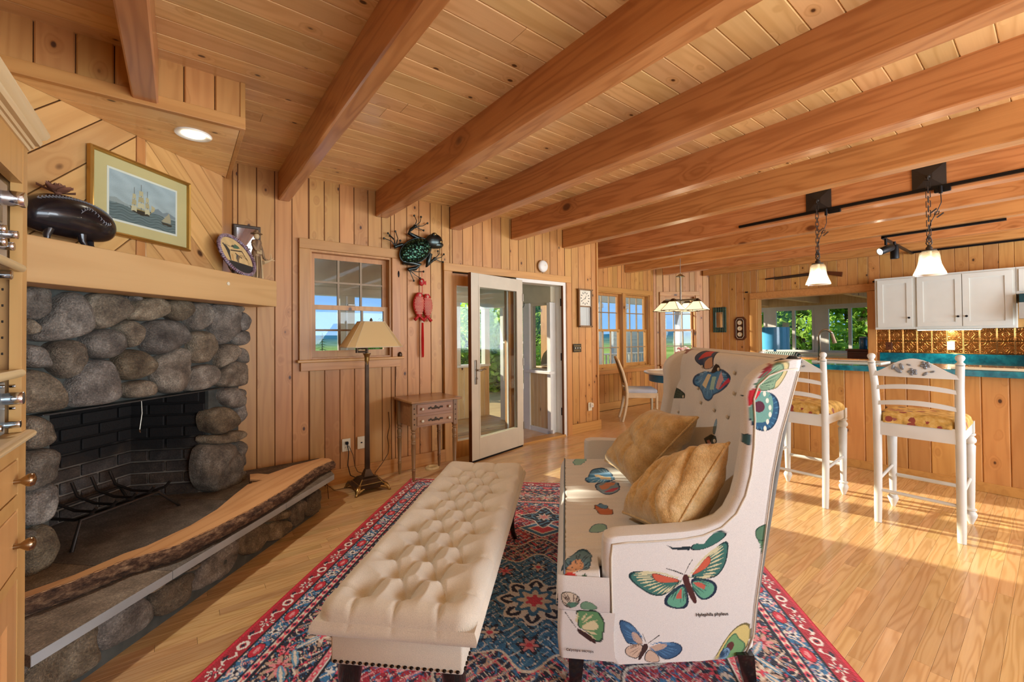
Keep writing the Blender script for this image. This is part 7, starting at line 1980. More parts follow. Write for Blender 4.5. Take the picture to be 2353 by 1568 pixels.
# decorative switch plate
sw = thing('switch_plate', 'square black and gold patterned switch plate between door and dining bay', 'switch', (4.288, YW-.001, 1.163))
MB().rbox((0, -.004, 0), (.150, .008, .112), .003).build('cover_plate', plain('black_gold_plate', '#3B3527', .4, .4, var=.4, vscale=70), sw)
q = MB()
for k in range(14): q.torus((-.055+.018*(k % 7), -.008, -.03+.06*(k//7)), .007, .002, RX(PI/2), 10, 4)
q.build('gold_scrolls', M['gold'], sw, 180)
for x in (-.045, 0, .045): MB().rbox((x, -.011, 0), (.010, .010, .022), .002).build('toggle', M['ivory'], sw)

# ------------------------------------------------------------------ kitchen wall: bamboo frame, weather station, rifle, hooks
def EW(y, z, x=0.0): return Vector((XE-.018-x, y, z))
M['bamboo'] = plain('dark_green_bamboo', '#1F3A26', .4, var=.25); M['walnut'] = plain('walnut_stain', '#5A2F18', .35, coat=.2, var=.1)
bf = thing('bamboo_mirror', 'mirror framed in dark green bamboo canes on the pine wall left of the weather station', 'mirror', (XE-.019, 4.105, 1.62), -PI/2)
for k in range(2):
    for s_ in (-1, 1): MB().tube([(s_*(.115-.030*k), -.016, -.245), (s_*(.115-.030*k), -.016, .245)], .015, 10).build('cane', M['bamboo'], bf, 60)
for s_ in (-1, 1):
    for k in range(4):
        x = -.055+.036*k
        MB().tube([(x, -.014, s_*.245), (x, -.014, s_*.150)], .016, 10).build('cane', M['bamboo'], bf, 60)
q = MB()
for k in range(8):
    x = -.115+.033*k
    for z in (-.2, .2): q.torus((x, -.016, z), .0155, .002, None, 12, 4)
q.build('cane_node', plain('bamboo_node', '#7C8A4A', .5), bf, 180)
MB().b2((-.085, -.010, -.16), (.085, -.004, .16)).build('mirror_pane', M['mirror'], bf)
wt = thing('weather_station', 'walnut weather station with three round brass dials beside the kitchen opening', 'barometer', (XE-.019, 3.716, 1.442), -PI/2)
oc_ = [(-.105, -.17), (-.06, -.22), (.06, -.22), (.105, -.17), (.105, .17), (.06, .22), (-.06, .22), (-.105, .17)]
MB().prism([(x, -.022, z) for x, z in oc_], (0, .022, 0)).build('backboard', M['walnut'], wt)
MB().prism([(x*.72, -.030, z*.86) for x, z in oc_], (0, .010, 0)).build('panel', plain('walnut_dark', '#3A1E10', .4), wt)
q = MB(); rp = [(x*.66, -.0305, z*.84) for x, z in oc_]
for i in range(8): q.tube([rp[i], rp[(i+1) % 8]], .003, 5)
q.build('inlay', M['ivory'], wt, 60)
for z in (-.11, 0, .11):
    d_ = MB().lathe([(.0, .0), (.046, .0), (.046, .010), (.041, .012), (.040, .008), (.0, .008)], 24, (0, -.030, z), RX(PI/2)).build('dial', M['gilt'], wt, 40)
    MB().lathe([(.0, .0085), (.039, .0085), (.039, .009)], 24, (0, -.030, z), RX(PI/2)).build('dial_face', M['ivory'], d_); MB().box((.004, -.040, z+.006), (.004, .001, .05), RY(.5)).build('needle', M['black'], d_)
rf = thing('wall_rifle', 'old long rifle with walnut stock hung across the wall above the kitchen opening', 'rifle', (XE-.05, 2.70, 2.33))
def RP(y, z): return Vector((0, y-2.70, z-2.33))
MB().tube([RP(3.26, 2.325), RP(2.45, 2.345)], [.011, .016], 10).tube([RP(3.1, 2.305), RP(2.5, 2.318)], .008, 8).build('barrel', M['iron'], rf, 60)
q = MB(); q.prism([(-.018, *RP(2.62, 2.335)[1:]), (-.018, *RP(2.40, 2.325)[1:]), (-.018, *RP(2.13, 2.24)[1:]), (-.018, *RP(2.12, 2.315)[1:]), (-.018, *RP(2.38, 2.362)[1:]), (-.018, *RP(2.5, 2.358)[1:])], (.036, 0, 0)); q.build('stock', M['walnut'], rf)
MB().torus(RP(2.50, 2.295), .028, .004, RY(PI/2), 16, 5).build('trigger_guard', M['iron'], rf, 180)
MB().rbox(RP(2.46, 2.36), (.02, .09, .03), .006).build('lock', M['iron'], rf)
MB().tube([RP(3.1, 2.30), RP(3.1, 2.36)], .006, 6).build('barrel_band', M['iron'], rf, 60)
for i, (y, z) in enumerate(((3.585, 2.117), (1.724, 2.118))):
    q = MB(); q.rbox((0, 0, 0), (.012, .05, .022), .003); q.tube([(-.006, -.0, .0), (-.03, 0, -.01), (-.035, 0, .012)], .005, 6)
    tag(q.build('curtain_hook', M['black'], None, 60, loc=(XE-.052, y, z)), ['small black hook at the left top corner of the kitchen opening', 'small black hook at the right top corner of the kitchen opening'][i], 'hook')

# ------------------------------------------------------------------ bar stools
M['stoolp'] = plain('cream_grey_paint', '#CFD0CA', .42, var=.02)
def seat_fabric():
    t = NT('floral_seat_cloth'); tc = t.new('ShaderNodeTexCoord'); v = t.new('ShaderNodeTexVoronoi'); t.l.new(tc.outputs['Object'], v.inputs['Vector']); v.inputs['Scale'].default_value = 15
    n1 = t.noise(tc.outputs['Object'], 22, 4, .6)
    base = t.ramp(n1, [(.3, '#8A6B32'), (.5, '#C39A4A'), (.7, '#D8B875')])
    sep = t.new('ShaderNodeSeparateColor'); t.l.new(v.outputs['Color'], sep.inputs[0])
    fl2 = t.math('LESS_THAN', t.math('ADD', v.outputs['Distance'], t.math('MULTIPLY', n1, .35)), .52)
    fl2 = t.math('MULTIPLY', fl2, t.math('GREATER_THAN', sep.outputs[0], .35))
    col = t.mix(fl2, base, t.ramp(sep.outputs[1], [(.3, '#8A3F30'), (.6, '#9A5446'), (.8, '#7A5A4C')]))
    t.l.new(col, t.b.inputs['Base Color']); t.b.inputs['Roughness'].default_value = .85; return t.m
M['seatc'] = seat_fabric()
M['silverleaf'] = plain('silvered_carving', '#7E858C', .35, .6, bump=.4, bscale=120)
def make_stool():
    o = thing('bar_stool', 'tmp', 'stool', (0, 0, 0))
    for s_ in (-1, 1):
        y = s_*.205
        q = MB(); q.tube([(-.225, y, 0), (-.215, y, .12), (-.20, y, .35), (-.195, y*1.0, .62), (-.20, y*1.0, .78), (-.225, y*1.02, .98), (-.262, y*1.06, 1.125)], [.021, .023, .024, .025, .024, .022, .021], 14)
        q.lathe([(.021, 0), (.024, .008), (.016, .016), (.013, .022), (.020, .032), (.024, .045), (.020, .058), (.008, .066)], 14, (-.262, y*1.06, 1.125)); q.build('back_post', M['stoolp'], o, 50)
        q = MB(); x = .225
        q.lathe([(.012, 0), (.016, .012), (.024, .034), (.030, .05), (.034, .066), (.028, .082), (.020, .090), (.030, .098), (.030, .106), (.020, .112), (.021, .13), (.024, .25), (.029, .48), (.031, .545), (.022, .556), (.034, .570), (.036, .585), (.030, .600), (.022, .608), (.032, .618), (.032, .628), (.024, .634)], 18, (x, y, 0)); q.b2((x-.026, y-.026, .634), (x+.026, y+.026, .715)); q.build('front_leg', M['stoolp'], o, 50)
        MB().tube([(-.205, y, .29), (.225, y, .315)], .011, 10).build('side_stretcher', M['stoolp'], o, 60)
        MB().b2((-.19, y-.011+s_*.005, .635), (.20, y+.011+s_*.005, .712)).build('seat_rail', M['stoolp'], o)
    MB().b2((-.212, -.19, .615), (-.188, .19, .712)).build('seat_rail', M['stoolp'], o); MB().b2((.213, -.19, .635), (.237, .19, .712)).build('seat_rail', M['stoolp'], o)
    MB().tube([(.225, -.2, .245), (.225, .2, .245)], .014, 10).build('front_stretcher', M['stoolp'], o, 60); MB().tube([(-.208, -.2, .225), (-.208, .2, .225)], .011, 10).build('back_stretcher', M['stoolp'], o, 60)
    # padded seat
    N = 30; P = []
    for i in range(N+1):
        row = []
        for j in range(N+1):
            a, b = 2*i/N-1, 2*j/N-1
            x = .225*(math.sin(a*PI/2)*.35+a*.65)+.005; y = .228*(math.sin(b*PI/2)*.35+b*.65)
            if x < -.14 and abs(y) > .175: x = -.14-(x+.14)*-.55
            row.append((x, y, .706+.075*max(0, (1-a**6)*(1-b**6))**.42))
        P.append(row)
    MB().grid(P).build('seat_cushion', M['seatc'], o, 180)
    def rail(name, z0, z1, arch, sag, x0, flare=.0):
        mb = MB(); F_ = []
        for i in range(25):
            f = i/24; y = -.205+.41*f; yy = y*(1+flare)
            hump = math.sin(f*PI)**arch
            zt = z0+(z1-z0)*hump; zb = z0-.024+sag*math.sin(f*PI)
            bow = -.022*math.sin(f*PI)
            F_.append([(x0+bow-.009, yy, zb), (x0+bow+.009, yy, zb), (x0+bow+.009, yy, zt), (x0+bow-.009, yy, zt)])
        mb.grid(F_, cv=True); mb.add(F_[0], [(0, 1, 2, 3)]); mb.add(F_[-1], [(3, 2, 1, 0)]); return mb.build(name, M['stoolp'], o, 40)
    cr = rail('crest_rail', 1.058, 1.160, 1.6, .0, -.252, .05)
    rail('back_slat', .958, .985, .8, .020, -.228, .02); rail('back_slat', .848, .876, .8, .020, -.215)
    rr = random.Random(3)
    for k, (y, z, r, kind) in enumerate(((0.0, 1.072, .024, 'f'), (-.062, 1.120, .026, 'f'), (.018, 1.118, .013, 'l'), (.075, 1.082, .03, 'l'), (.055, 1.105, .024, 'l'), (.10, 1.10, .02, 'l'), (-.06, 1.062, .018, 'l'), (-.095, 1.078, .014, 'l'))):
        q = MB()
        if kind == 'f':
            for p_ in range(5):
                a = 2*PI*p_/5+k; q.ell((-.287, y+r*.62*math.cos(a), z+r*.62*math.sin(a)), (.005, r*.48, r*.36), RX(a), 10, 6)
            q.ell((-.290, y, z), (.006, r*.28, r*.28), None, 8, 6)
        else: q.ell((-.285, y, z), (.004, r, r*.42), RX(-.7+.5*k), 10, 6)
        q.build('carved_flower' if kind == 'f' else 'carved_leaf', M['silverleaf'], cr, 180)
    return o
st0 = make_stool()
st0.location = (4.12, .605, 0); st0['label'] = 'white ladder back bar stool nearest the camera, its whole back in view'; st0['group'] = 'bar stools at the counter'
copy_tree(st0, (4.115, 1.325, 0), .0, 'white ladder back bar stool partly hidden behind the butterfly settee wing')

# ------------------------------------------------------------------ peninsula bar
def marble():
    t = NT('teal_marbled_laminate'); tc = t.new('ShaderNodeTexCoord'); n1 = t.noise(tc.outputs['Object'], 6, 6, .65); n2 = t.noise(tc.outputs['Object'], 26, 4, .6)
    t.l.new(t.mix(.4, t.ramp(n1, [(.3, '#0B3F56'), (.5, '#0F6E86'), (.62, '#1C93A6'), (.75, '#4FB7C0')]), t.ramp(n2, [(.35, '#0A4A5E'), (.65, '#1E8FA0')])), t.b.inputs['Base Color'])
    t.b.inputs['Roughness'].default_value = .12; t.b.inputs['Coat Weight'].default_value = .5; return t.m
M['teal'] = marble()
pn = thing('peninsula', 'pine boarded kitchen peninsula bar facing the stools', 'kitchen island', (5.55, .0, 0))
MB().b2((-.232, -3.0, .0), (.38, 2.05, .965)).build('base', M['groove'], pn)
for k in range(32):
    y = 2.118-.155*k
    if y < -2.9: break
    MB().board((-.25, y, .075), (0, -1, 0), (0, 0, 1), (-1, 0, 0), .153, .893, .018, .006).build('board', M['wall'], pn)
MB().rbox((-.252, -.45, .04), (.024, 5.1, .08), .004).build('kick_board', M['trim'], pn)
ct = thing('bar_countertop', 'teal marbled laminate bar top on the pine peninsula', 'countertop', (5.6, -.45, .966))
MB().rbox((0, 0, .026), (.86, 5.2, .052), .005).build('slab', M['teal'], ct)
cbd = thing('cutting_board', 'long cream tiled board lying flat on the bar counter at the right', 'board', (5.27, .33, 1.018))
MB().rbox((0, 0, .008), (.14, .50, .014), .003).build('panel', M['ivory'], cbd)
for k in range(4): MB().rbox((0, -.18+.12*k, .0165), (.12, .115, .003), .001).build('tile', M['ivory'], cbd)
MB().b2((-.07, -.25, .001), (.07, .25, .0018)).build('foot_pad', M['black'], cbd)
fa = thing('kitchen_faucet', 'brushed steel gooseneck kitchen faucet rising behind the second stool', 'faucet', (5.66, 1.66, 1.018))
MB().lathe([(.030, 0), (.030, .006), (.022, .012), (.020, .05), (.016, .055)], 18).build('base', M['nickel'], fa, 50)
pts = [(0, 0, .05), (0, 0, .28)]+[(0, -.062+.062*math.cos(a), .28+.075*math.sin(a)) for a in np.linspace(.25, PI*.86, 10)]
MB().tube(pts, .0135, 12).build('gooseneck', M['nickel'], fa, 180)
e_ = Vector(pts[-1]); MB().tube([e_, e_+Vector((0, -.010, -.04)), e_+Vector((0, -.026, -.105))], [.015, .017, .021], 14).build('spray_head', M['nickel'], fa, 60)
MB().tube([(.02, 0, .05), (.06, -.02, .06)], [.008, .006], 8).build('handle', M['nickel'], fa, 60)
sk = thing('kitchen_sink', 'white rimmed sink set into the bar counter at the foot of the faucet', 'sink', (5.80, 1.42, 1.018))
q = MB()
for lo, hi in (((-.20, -.30, 0), (-.17, .30, .012)), ((.17, -.30, 0), (.20, .30, .012)), ((-.17, -.30, 0), (.17, -.27, .012)), ((-.17, .27, 0), (.17, .30, .012))): q.b2(lo, hi)
q.build('rim', M['white'], sk); MB().b2((-.17, -.27, .0005), (.17, .27, .004)).build('basin', M['steel'], sk)

# ------------------------------------------------------------------ kitchen run along the east wall
kc = thing('base_cabinet', 'white kitchen base cabinets along the far wall under the tin backsplash', 'cabinet', (8.06, -.7, 0))
MB().b2((-.28, -2.4, .08), (.315, 2.36, .875)).build('carcass', M['white'], kc); MB().b2((-.22, -2.4, 0), (.315, 2.36, .08)).build('plinth', M['black'], kc)
for k in range(8):
    y = 2.06-.6*k
    d_ = MB().rbox((-.29, y, .44), (.02, .57, .66), .004).build('door', M['white'], kc); MB().ell((-.308, y-.22, .66), (.012, .014, .014)).build('knob', M['black'], d_, 180)
kt = thing('kitchen_counter', 'dark green marbled counter with teal upstand below the tin tiles', 'countertop', (8.06, -.7, .876))
MB().rbox((-.0, 0, .02), (.64, 4.76, .04), .005).build('slab', plain('green_granite', '#3E5A54', .15, coat=.4, var=.5, vscale=60), kt)
MB().rbox((.300, 0, .10), (.02, 4.76, .125), .003).build('upstand', M['teal'], kt)
tin = thing('tin_backsplash', 'embossed copper tin tile backsplash behind the kitchen counter', 'backsplash', (XE-.0225, -.7, 1.215), -PI/2)
MB().b2((-2.4, .0, -.175), (2.4, .003, .175)).build('backing', M['iron'], tin)
def tin_tile():
    mb = MB(); w, h = .150, .170
    mb.b2((-w/2+.001, -.004, -h/2+.001), (w/2-.001, 0, h/2-.001))
    for x in (-w/2+.004, w/2-.004): mb.tube([(x, -.005, -h/2), (x, -.005, h/2)], .0045, 6)
    for z in (-h/2+.003, h/2-.003): mb.tube([(-w/2, -.005, z), (w/2, -.005, z)], .0035, 6)
    for sx in (-1, 1):
        for sz in (-1, 1):
            mb.tube([(sx*w/2*math.cos(a)*.0+sx*(w/2-.058*math.cos(a)), -.006, sz*(h/2-.062*math.sin(a))) for a in np.linspace(.1, PI/2-.1, 6)], .0042, 6)
            mb.ell((sx*.052, -.004, sz*.062), (.012, .006, .012), None, 8, 5); mb.ell((sx*.030, -.004, sz*.066), (.010, .005, .007), RY(sx*sz*.7), 8, 5)
    mb.tube([(0, -.006, .05), (.034, -.006, 0), (0, -.006, -.05), (-.034, -.006, 0), (0, -.006, .05)], .004, 6)
    for x, z in ((0, 0), (0, .022), (0, -.022), (.016, 0), (-.016, 0)): mb.ell((x, -.004, z), (.007, .006, .009), None, 8, 5)
    return mb.mesh('tin_tile', plain('copper_tin', '#A9713A', .24, .92, var=.12, vscale=10), 50)
tt_ = tin_tile()
for k in range(16):
    for r in range(2): link('tile', tt_, tin, (-.96-1.385+.152*k, 0, -.085+.172*r))
plate('wall_outlet', 'brown outlet plate on the copper tin tiles at the left', (XE-.028, 1.575, 1.14), mat='walnut', rz=-PI/2, kind='phone')
plate('wall_outlet', 'ivory double outlet in the middle of the copper tin tiles', (XE-.028, .925, 1.15), rz=-PI/2)
# wall cabinets
M['cabw'] = plain('cream_cabinet_paint', '#D6D8D0', .38, var=.015)
def wall_cabinet(label, y0, y1, doors, z0=1.385, z1=2.13):
    o = thing('wall_cabinet', label, 'cabinet', (8.10, (y0+y1)/2, z0), 0, 'white wall cabinets'); w = (y1-y0)/2
    MB().b2((.0, -w, 0), (.28, w, z1-z0)).build('carcass', M['cabw'], o)
    nd_ = len(doors)
    for a, b, ks in doors:
        q = MB(); a -= (y0+y1)/2; b -= (y0+y1)/2; h = z1-z0; st = .062
        for lo, hi in (((-.02, a, .03), (0, a+st, h-.03)), ((-.02, b-st, .03), (0, b, h-.03)), ((-.02, a+st, .03), (0, b-st, .03+st)), ((-.02, a+st, h-.03-st), (0, b-st, h-.03))): q.b2(lo, hi)
        q.b2((-.012, a+st, .03+st), (0, b-st, h-.03-st)); d_ = q.build('door', M['cabw'], o)
        ky = a+.035 if ks < 0 else b-.035
        MB().lathe([(.005, 0), (.006, .012), (.014, .018), (.013, .026), (.003, .029)], 14, (-.02, ky, .16), RY(-PI/2)).build('knob', M['black'], d_, 50)
    return o
wall_cabinet('cream single door wall cabinet right beside the kitchen opening', 1.235, 1.672, [(1.262, 1.640, -1)])
wall_cabinet('cream double door wall cabinet over the strip light', .325, 1.233, [(.785, 1.215, -1), (.352, .778, 1)])
wall_cabinet('cream cabinet above the range hood at the right edge', -.45, .323, [(-.43, -.08, 1), (-.06, .300, -1)], 1.80)
ul = thing('strip_light', 'lit white strip light under the double door cabinet', 'lamp', (8.20, .93, 1.365)); MB().rbox((0, 0, .012), (.06, .62, .016), .003).build('housing', M['white'], ul); MB().b2((-.022, -.30, -.001), (.022, .30, .004)).build('tube', plain('strip_glow', '#FFF9E8', .4, emit='#FFF4D6', estr=7.0), ul)
light('strip_lamp', 'AREA', (8.20, .93, 1.355), 5, (1.0, .9, .7), (.05, .6), (8.22, .93, 0))
hd_ = thing('range_hood', 'dark teal range hood with glass visor at the right edge', 'hood', (8.0, -.06, 1.50))
MB().rbox((.18, 0, .24), (.36, .72, .11), .006).build('housing', plain('dark_teal_metal', '#1F4650', .3, .4), hd_); MB().box((-.03, 0, .09), (.02, .72, .20), RY(.25)).build('glass_visor', plain('grey_visor', '#AEB6B6', .15, .3), hd_); MB().b2((-.006, .20, .235), (.0, .30, .245)).build('slider', M['steel'], hd_)
cm = thing('coffee_maker', 'black coffee maker standing on the kitchen counter at the right edge', 'coffee maker', (8.12, .12, .917))
MB().rbox((0, 0, .015), (.22, .26, .03), .01).build('base', M['black'], cm); MB().rbox((.06, 0, .18), (.10, .22, .32), .012).build('tower', M['black'], cm); MB().rbox((-.0, 0, .31), (.22, .24, .08), .015).build('head', M['black'], cm); MB().lathe([(.06, .035), (.075, .08), (.07, .15), (.05, .19)], 20, (-.04, 0, 0)).build('carafe', plain('dark_glass', '#1A1A1C', .05, coat=.6), cm, 50)

# ------------------------------------------------------------------ hanging lamps
def bell_glass():
    t = NT('seeded_bell_glass'); t.n.remove(t.b); tr = t.new('ShaderNodeBsdfTransparent'); gl = t.new('ShaderNodeBsdfGlossy'); tl = t.new('ShaderNodeBsdfTranslucent'); em = t.new('ShaderNodeEmission')
    tr.inputs[0].default_value = (.92, .90, .84, 1); gl.inputs['Roughness'].default_value = .06; tl.inputs[0].default_value = (.98, .90, .72, 1)
    tc = t.new('ShaderNodeTexCoord'); sp = t.new('ShaderNodeSeparateXYZ'); t.l.new(tc.outputs['Object'], sp.inputs[0])
    mr = t.new('ShaderNodeMapRange'); t.l.new(sp.outputs['Z'], mr.inputs[0]); mr.inputs[1].default_value = -.62; mr.inputs[2].default_value = -.76; mr.inputs[3].default_value = .12; mr.inputs[4].default_value = .75
    m1 = t.new('ShaderNodeMixShader'); t.l.new(mr.outputs[0], m1.inputs[0]); t.l.new(tr.outputs[0], m1.inputs[1]); t.l.new(tl.outputs[0], m1.inputs[2])
    lw = t.new('ShaderNodeLayerWeight'); lw.inputs[0].default_value = .35; m2 = t.new('ShaderNodeMixShader'); t.l.new(t.math('MULTIPLY', lw.outputs['Facing'], .5), m2.inputs[0]); t.l.new(m1.outputs[0], m2.inputs[1]); t.l.new(gl.outputs[0], m2.inputs[2])
    t.l.new(m2.outputs[0], t.out.inputs[0]); return t.m
M['bell'] = bell_glass(); M['bulb'] = plain('lit_bulb', '#FFF2D0', .4, emit='#FFE3AE', estr=2.2)
def pendant(label, y):
    """origin at the canopy centre on the beam face"""
    o = thing('pendant_lamp', label, 'lamp', (5.0, y, 2.645), 0, 'pendants over the bar')
    h = .105
    P = [[(-.0, -h, -h), (-.0, h, -h), (-.0, h, h), (-.0, -h, h)], [(-.012, -h, -h), (-.012, h, -h), (-.012, h, h), (-.012, -h, h)], [(-.034, -.024, -.024), (-.034, .024, -.024), (-.034, .024, .024), (-.034, -.024, .024)]]
    q = MB(); q.grid(P, cv=True); q.add(P[2], [(0, 1, 2, 3)]); q.build('canopy', M['iron'], o)
    x0 = -.055
    MB().torus((x0+.01, 0, -.012), .020, .005, RX(PI/2), 14, 6).ell((-.036, 0, 0), (.014, .016, .016)).build('hook', M['iron'], o, 180)
    q = MB(); z = -.05; k = 0
    while z > -.50:
        L_ = .052
        R_ = (RZ(0) if k % 2 else RZ(PI/2)); c = Vector((x0, 0, z-L_/2))
        pl_ = [(-.013, -L_/2), (.013, -L_/2), (.013, L_/2), (-.013, L_/2), (-.013, -L_/2)]
        q.tube([c+R_ @ Vector((a, 0, b)) for a, b in pl_], .0034, 5); z -= .040; k += 1
    q.build('chain', M['iron'], o, 60)
    q = MB(); 
    for k in range(3):
        L_ = .05; c = Vector((x0+.0, -.03-.02*k, -.30-.022*k)); R_ = RZ(PI/2*(k % 2)) @ RX(.9)
        q.tube([c+R_ @ Vector((a, 0, b)) for a, b in [(-.012, -L_/2), (.012, -L_/2), (.012, L_/2), (-.012, L_/2), (-.012, -L_/2)]], .0032, 5)
    q.build('spare_chain', M['iron'], o, 60)
    MB().tube([(x0, -.075, -.155), (x0, -.078, -.24), (x0, -.055, -.30), (x0, -.01, -.40), (x0, 0, -.52)], .003, 6).lathe([(.012, -.165), (.012, -.105)], 10, (x0, -.075, 0)).build('cord', M['black'], o, 60)
    q = MB()
    for k in range(4):
        a = PI/2*k; q.tube([(x0+.006*math.cos(a), .006*math.sin(a), -.505), (x0+.020*math.cos(a+.8), .020*math.sin(a+.8), -.535), (x0+.018*math.cos(a+1.6), .018*math.sin(a+1.6), -.565), (x0+.006*math.cos(a+2.4), .006*math.sin(a+2.4), -.59)], .004, 6)
    q.build('twist', M['iron'], o, 60)
    MB().lathe([(.010, -.58), (.016, -.595), (.022, -.60), (.022, -.618), (.046, -.622), (.048, -.630)], 18, (x0, 0, 0)).build('socket_cap', M['iron'], o, 50)
    MB().lathe([(.046, -.632), (.060, -.645), (.066, -.672), (.068, -.705), (.074, -.745), (.088, -.785), (.101, -.815), (.104, -.832)], 32, (x0, 0, 0), cap=False).build('bell_shade', M['bell'], o, 180)
    MB().ell((x0, 0, -.715), (.030, .030, .042)).build('bulb', M['bulb'], o, 180)
    MB().lathe([(.015, -.632), (.015, -.675)], 12, (x0, 0, 0)).build('socket', M['ivory'], o, 50)
    light('pendant_glow', 'POINT', (5.0+x0, y, 2.645-.80), 2.2, (1.0, .84, .58), .03)
    return o
pendant('bell glass pendant on chain nearer the dining bay', 1.452)
pendant('bell glass pendant on chain nearer the right edge, in front of the white cabinets', .662)
# track lights
t1 = thing('track_rail', 'long black lighting track along the lower edge of the beam with the pendants', 'track', (4.985, 1.15, 2.545)); MB().b2((-.012, -2.6, -.014), (.014, 1.06, .012)).build('rail', M['black'], t1); MB().rbox((0, .17, -.03), (.03, .10, .035), .005).build('connector', M['black'], t1); MB().rbox((0, -.57, -.03), (.03, .10, .035), .005).build('connector', M['black'], t1)
t2_ = thing('track_rail', 'black U shaped lighting track under the far kitchen beams', 'track', (6.70, 1.30, 2.492)); q = MB(); q.b2((-.016, -.98, -.012), (.016, .01, .012)); q.build('rail', M['black'], t2_); MB().b2((-.016, -.02, -.022), (1.66, .012, .0)).build('rail', M['black'], t2_); MB().b2((1.628, -3.0, -.012), (1.66, .0, .012)).build('rail', M['black'], t2_)
def spot(label, loc, aim, lit):
    o = thing('track_spotlight', label, 'lamp', loc, 0, 'spotlights on the black track')
    MB().tube([(0, 0, 0), (0, 0, -.08)], .014, 10).build('stem', M['black'], o, 60)
    R_ = Vector(aim).to_track_quat('Z', 'Y').to_matrix()
    c = Vector((0, 0, -.13))
    MB().lathe([(.0, -.085), (.036, -.083), (.042, -.075), (.044, .07), (.042, .085), (.038, .085), (.036, .060), (.0, .055)], 24, c, R_).build('can', M['black'], o, 40)
    if lit: MB().lathe([(.0, .075), (.036, .075), (.036, .078), (.0, .079)], 24, c, R_).build('lens', plain('spot_lens', '#FFF8E6', .3, emit='#FFF2D6', estr=16.0), o)
    else: MB().lathe([(.0, .062), (.036, .062), (.036, .066), (.0, .066)], 24, c, R_).build('lens', M['ivory'], o)
    return o
spot('lit black track spotlight pointing toward the room', (6.72, 1.275, 2.472), (-.75, .55, -.35), True)
spot('dark black track spotlight hanging straight down beside the lit one', (7.02, 1.25, 2.472), (.05, 0, -1), False)
light('track_spot', 'SPOT', (6.62, 1.34, 2.31), 18, (1, .88, .68), .04, (5.4, 2.3, 1.6), math.radians(80), .7)
# dining chandelier
ch = thing('dining_chandelier', 'four light chandelier with amber art glass shades over the dining table', 'chandelier', (6.05, 3.56, 1.72))
MB().tube([(0, 0, .78), (0, 0, .50)], .005, 6).tube([(0, 0, .50), (0, 0, .16)], .014, 8).build('stem', M['nickel'], ch, 60)
sqp(MB(), [(.055, .50), (.008, .545)]).build('canopy', M['nickel'], ch)
q = MB(); q.box((0, 0, .14), (.50, .02, .025)); q.box((0, 0, .14), (.02, .50, .025)); q.tube([(0, 0, .16), (0, 0, -.08)], .010, 8); q.build('arms', M['nickel'], ch)
t = NT('amber_art_glass'); t.b.inputs['Base Color'].default_value = rgba('#F0DDB4'); t.b.inputs['Emission Color'].default_value = rgba('#FFE6B8'); t.b.inputs['Emission Strength'].default_value = .9; t.b.inputs['Roughness'].default_value = .4
M['amber'] = t.m
for k in range(4):
    a = PI/2*k+.12; c = Vector((.25*math.cos(a), .25*math.sin(a), 0))
    h0, h1 = .135, .045; R_ = RZ(PI/4*0+.12)
    A_ = [c+R_ @ Vector((x*h0, y*h0, -.02)) for x, y in ((-1, -1), (1, -1), (1, 1), (-1, 1))]; B1 = [c+R_ @ Vector((x*h1, y*h1, .11)) for x, y in ((-1, -1), (1, -1), (1, 1), (-1, 1))]
    s_ = MB().grid([A_, B1], cv=True).build('glass_shade', M['amber'], ch)
    q = MB()
    for i in range(4): q.tube([A_[i], B1[i]], .004, 5); q.tube([A_[i], A_[(i+1) % 4]], .0045, 5); q.tube([B1[i], B1[(i+1) % 4]], .004, 5)
    q.build('came', M['bronze'], s_, 60)
    sqp(MB(), [(.047, .11), (.012, .155)], c).build('shade_cap', M['bronze'], s_)
    MB().ell(c+Vector((0, 0, .04)), (.025, .025, .035)).build('bulb', M['bulb'], s_, 180)
light('chandelier_glow', 'POINT', (6.05, 3.56, 1.66), 8, (1, .84, .58), .15)

# ------------------------------------------------------------------ dining corner
M['tblue'] = plain('blue_table_paint', '#2E6F9C', .35, coat=.2); M['whitew'] = plain('whitewashed_table', '#D8DCE0', .25, coat=.4)
dt = thing('dining_table', 'round dining table with white top and blue apron in the bay', 'table', (6.22, 3.62, 0))
MB().lathe([(.0, .725), (.585, .725), (.60, .735), (.605, .745), (.60, .757), (.585, .76), (.0, .76)], 56).build('tabletop', M['whitew'], dt, 40)
MB().lathe([(.52, .61), (.525, .62), (.525, .725), (.51, .725), (.51, .61)], 56).build('apron', M['tblue'], dt, 40)
MB().lathe([(.10, .08), (.07, .15), (.06, .3), (.09, .5), (.13, .62), (.13, .65)], 24).build('pedestal', M['tblue'], dt, 50)
for k in range(4):
    a = PI/4+PI/2*k; MB().tube([(0, 0, .14), (.2*math.cos(a), .2*math.sin(a), .12), (.36*math.cos(a), .36*math.sin(a), .03), (.40*math.cos(a), .40*math.sin(a), .02)], [.04, .035, .025, .02], 8).build('foot', M['tblue'], dt, 60)
fv = thing('flower_bouquet', 'bouquet of pale pink and white peonies in a vase on the dining table', 'flowers', (5.93, 3.44, .761))
MB().lathe([(.05, 0), (.075, .04), (.08, .10), (.05, .18), (.055, .22)], 20, cap=False).build('vase', plain('white_vase', '#E8E8EA', .15, coat=.5), fv, 60)
rnd = random.Random(4)
pk = [plain('blossom_%d' % i, c, .7) for i, c in enumerate(('#F0E4E2', '#E9B9C4', '#E3A3B4', '#F4EEEA'))]
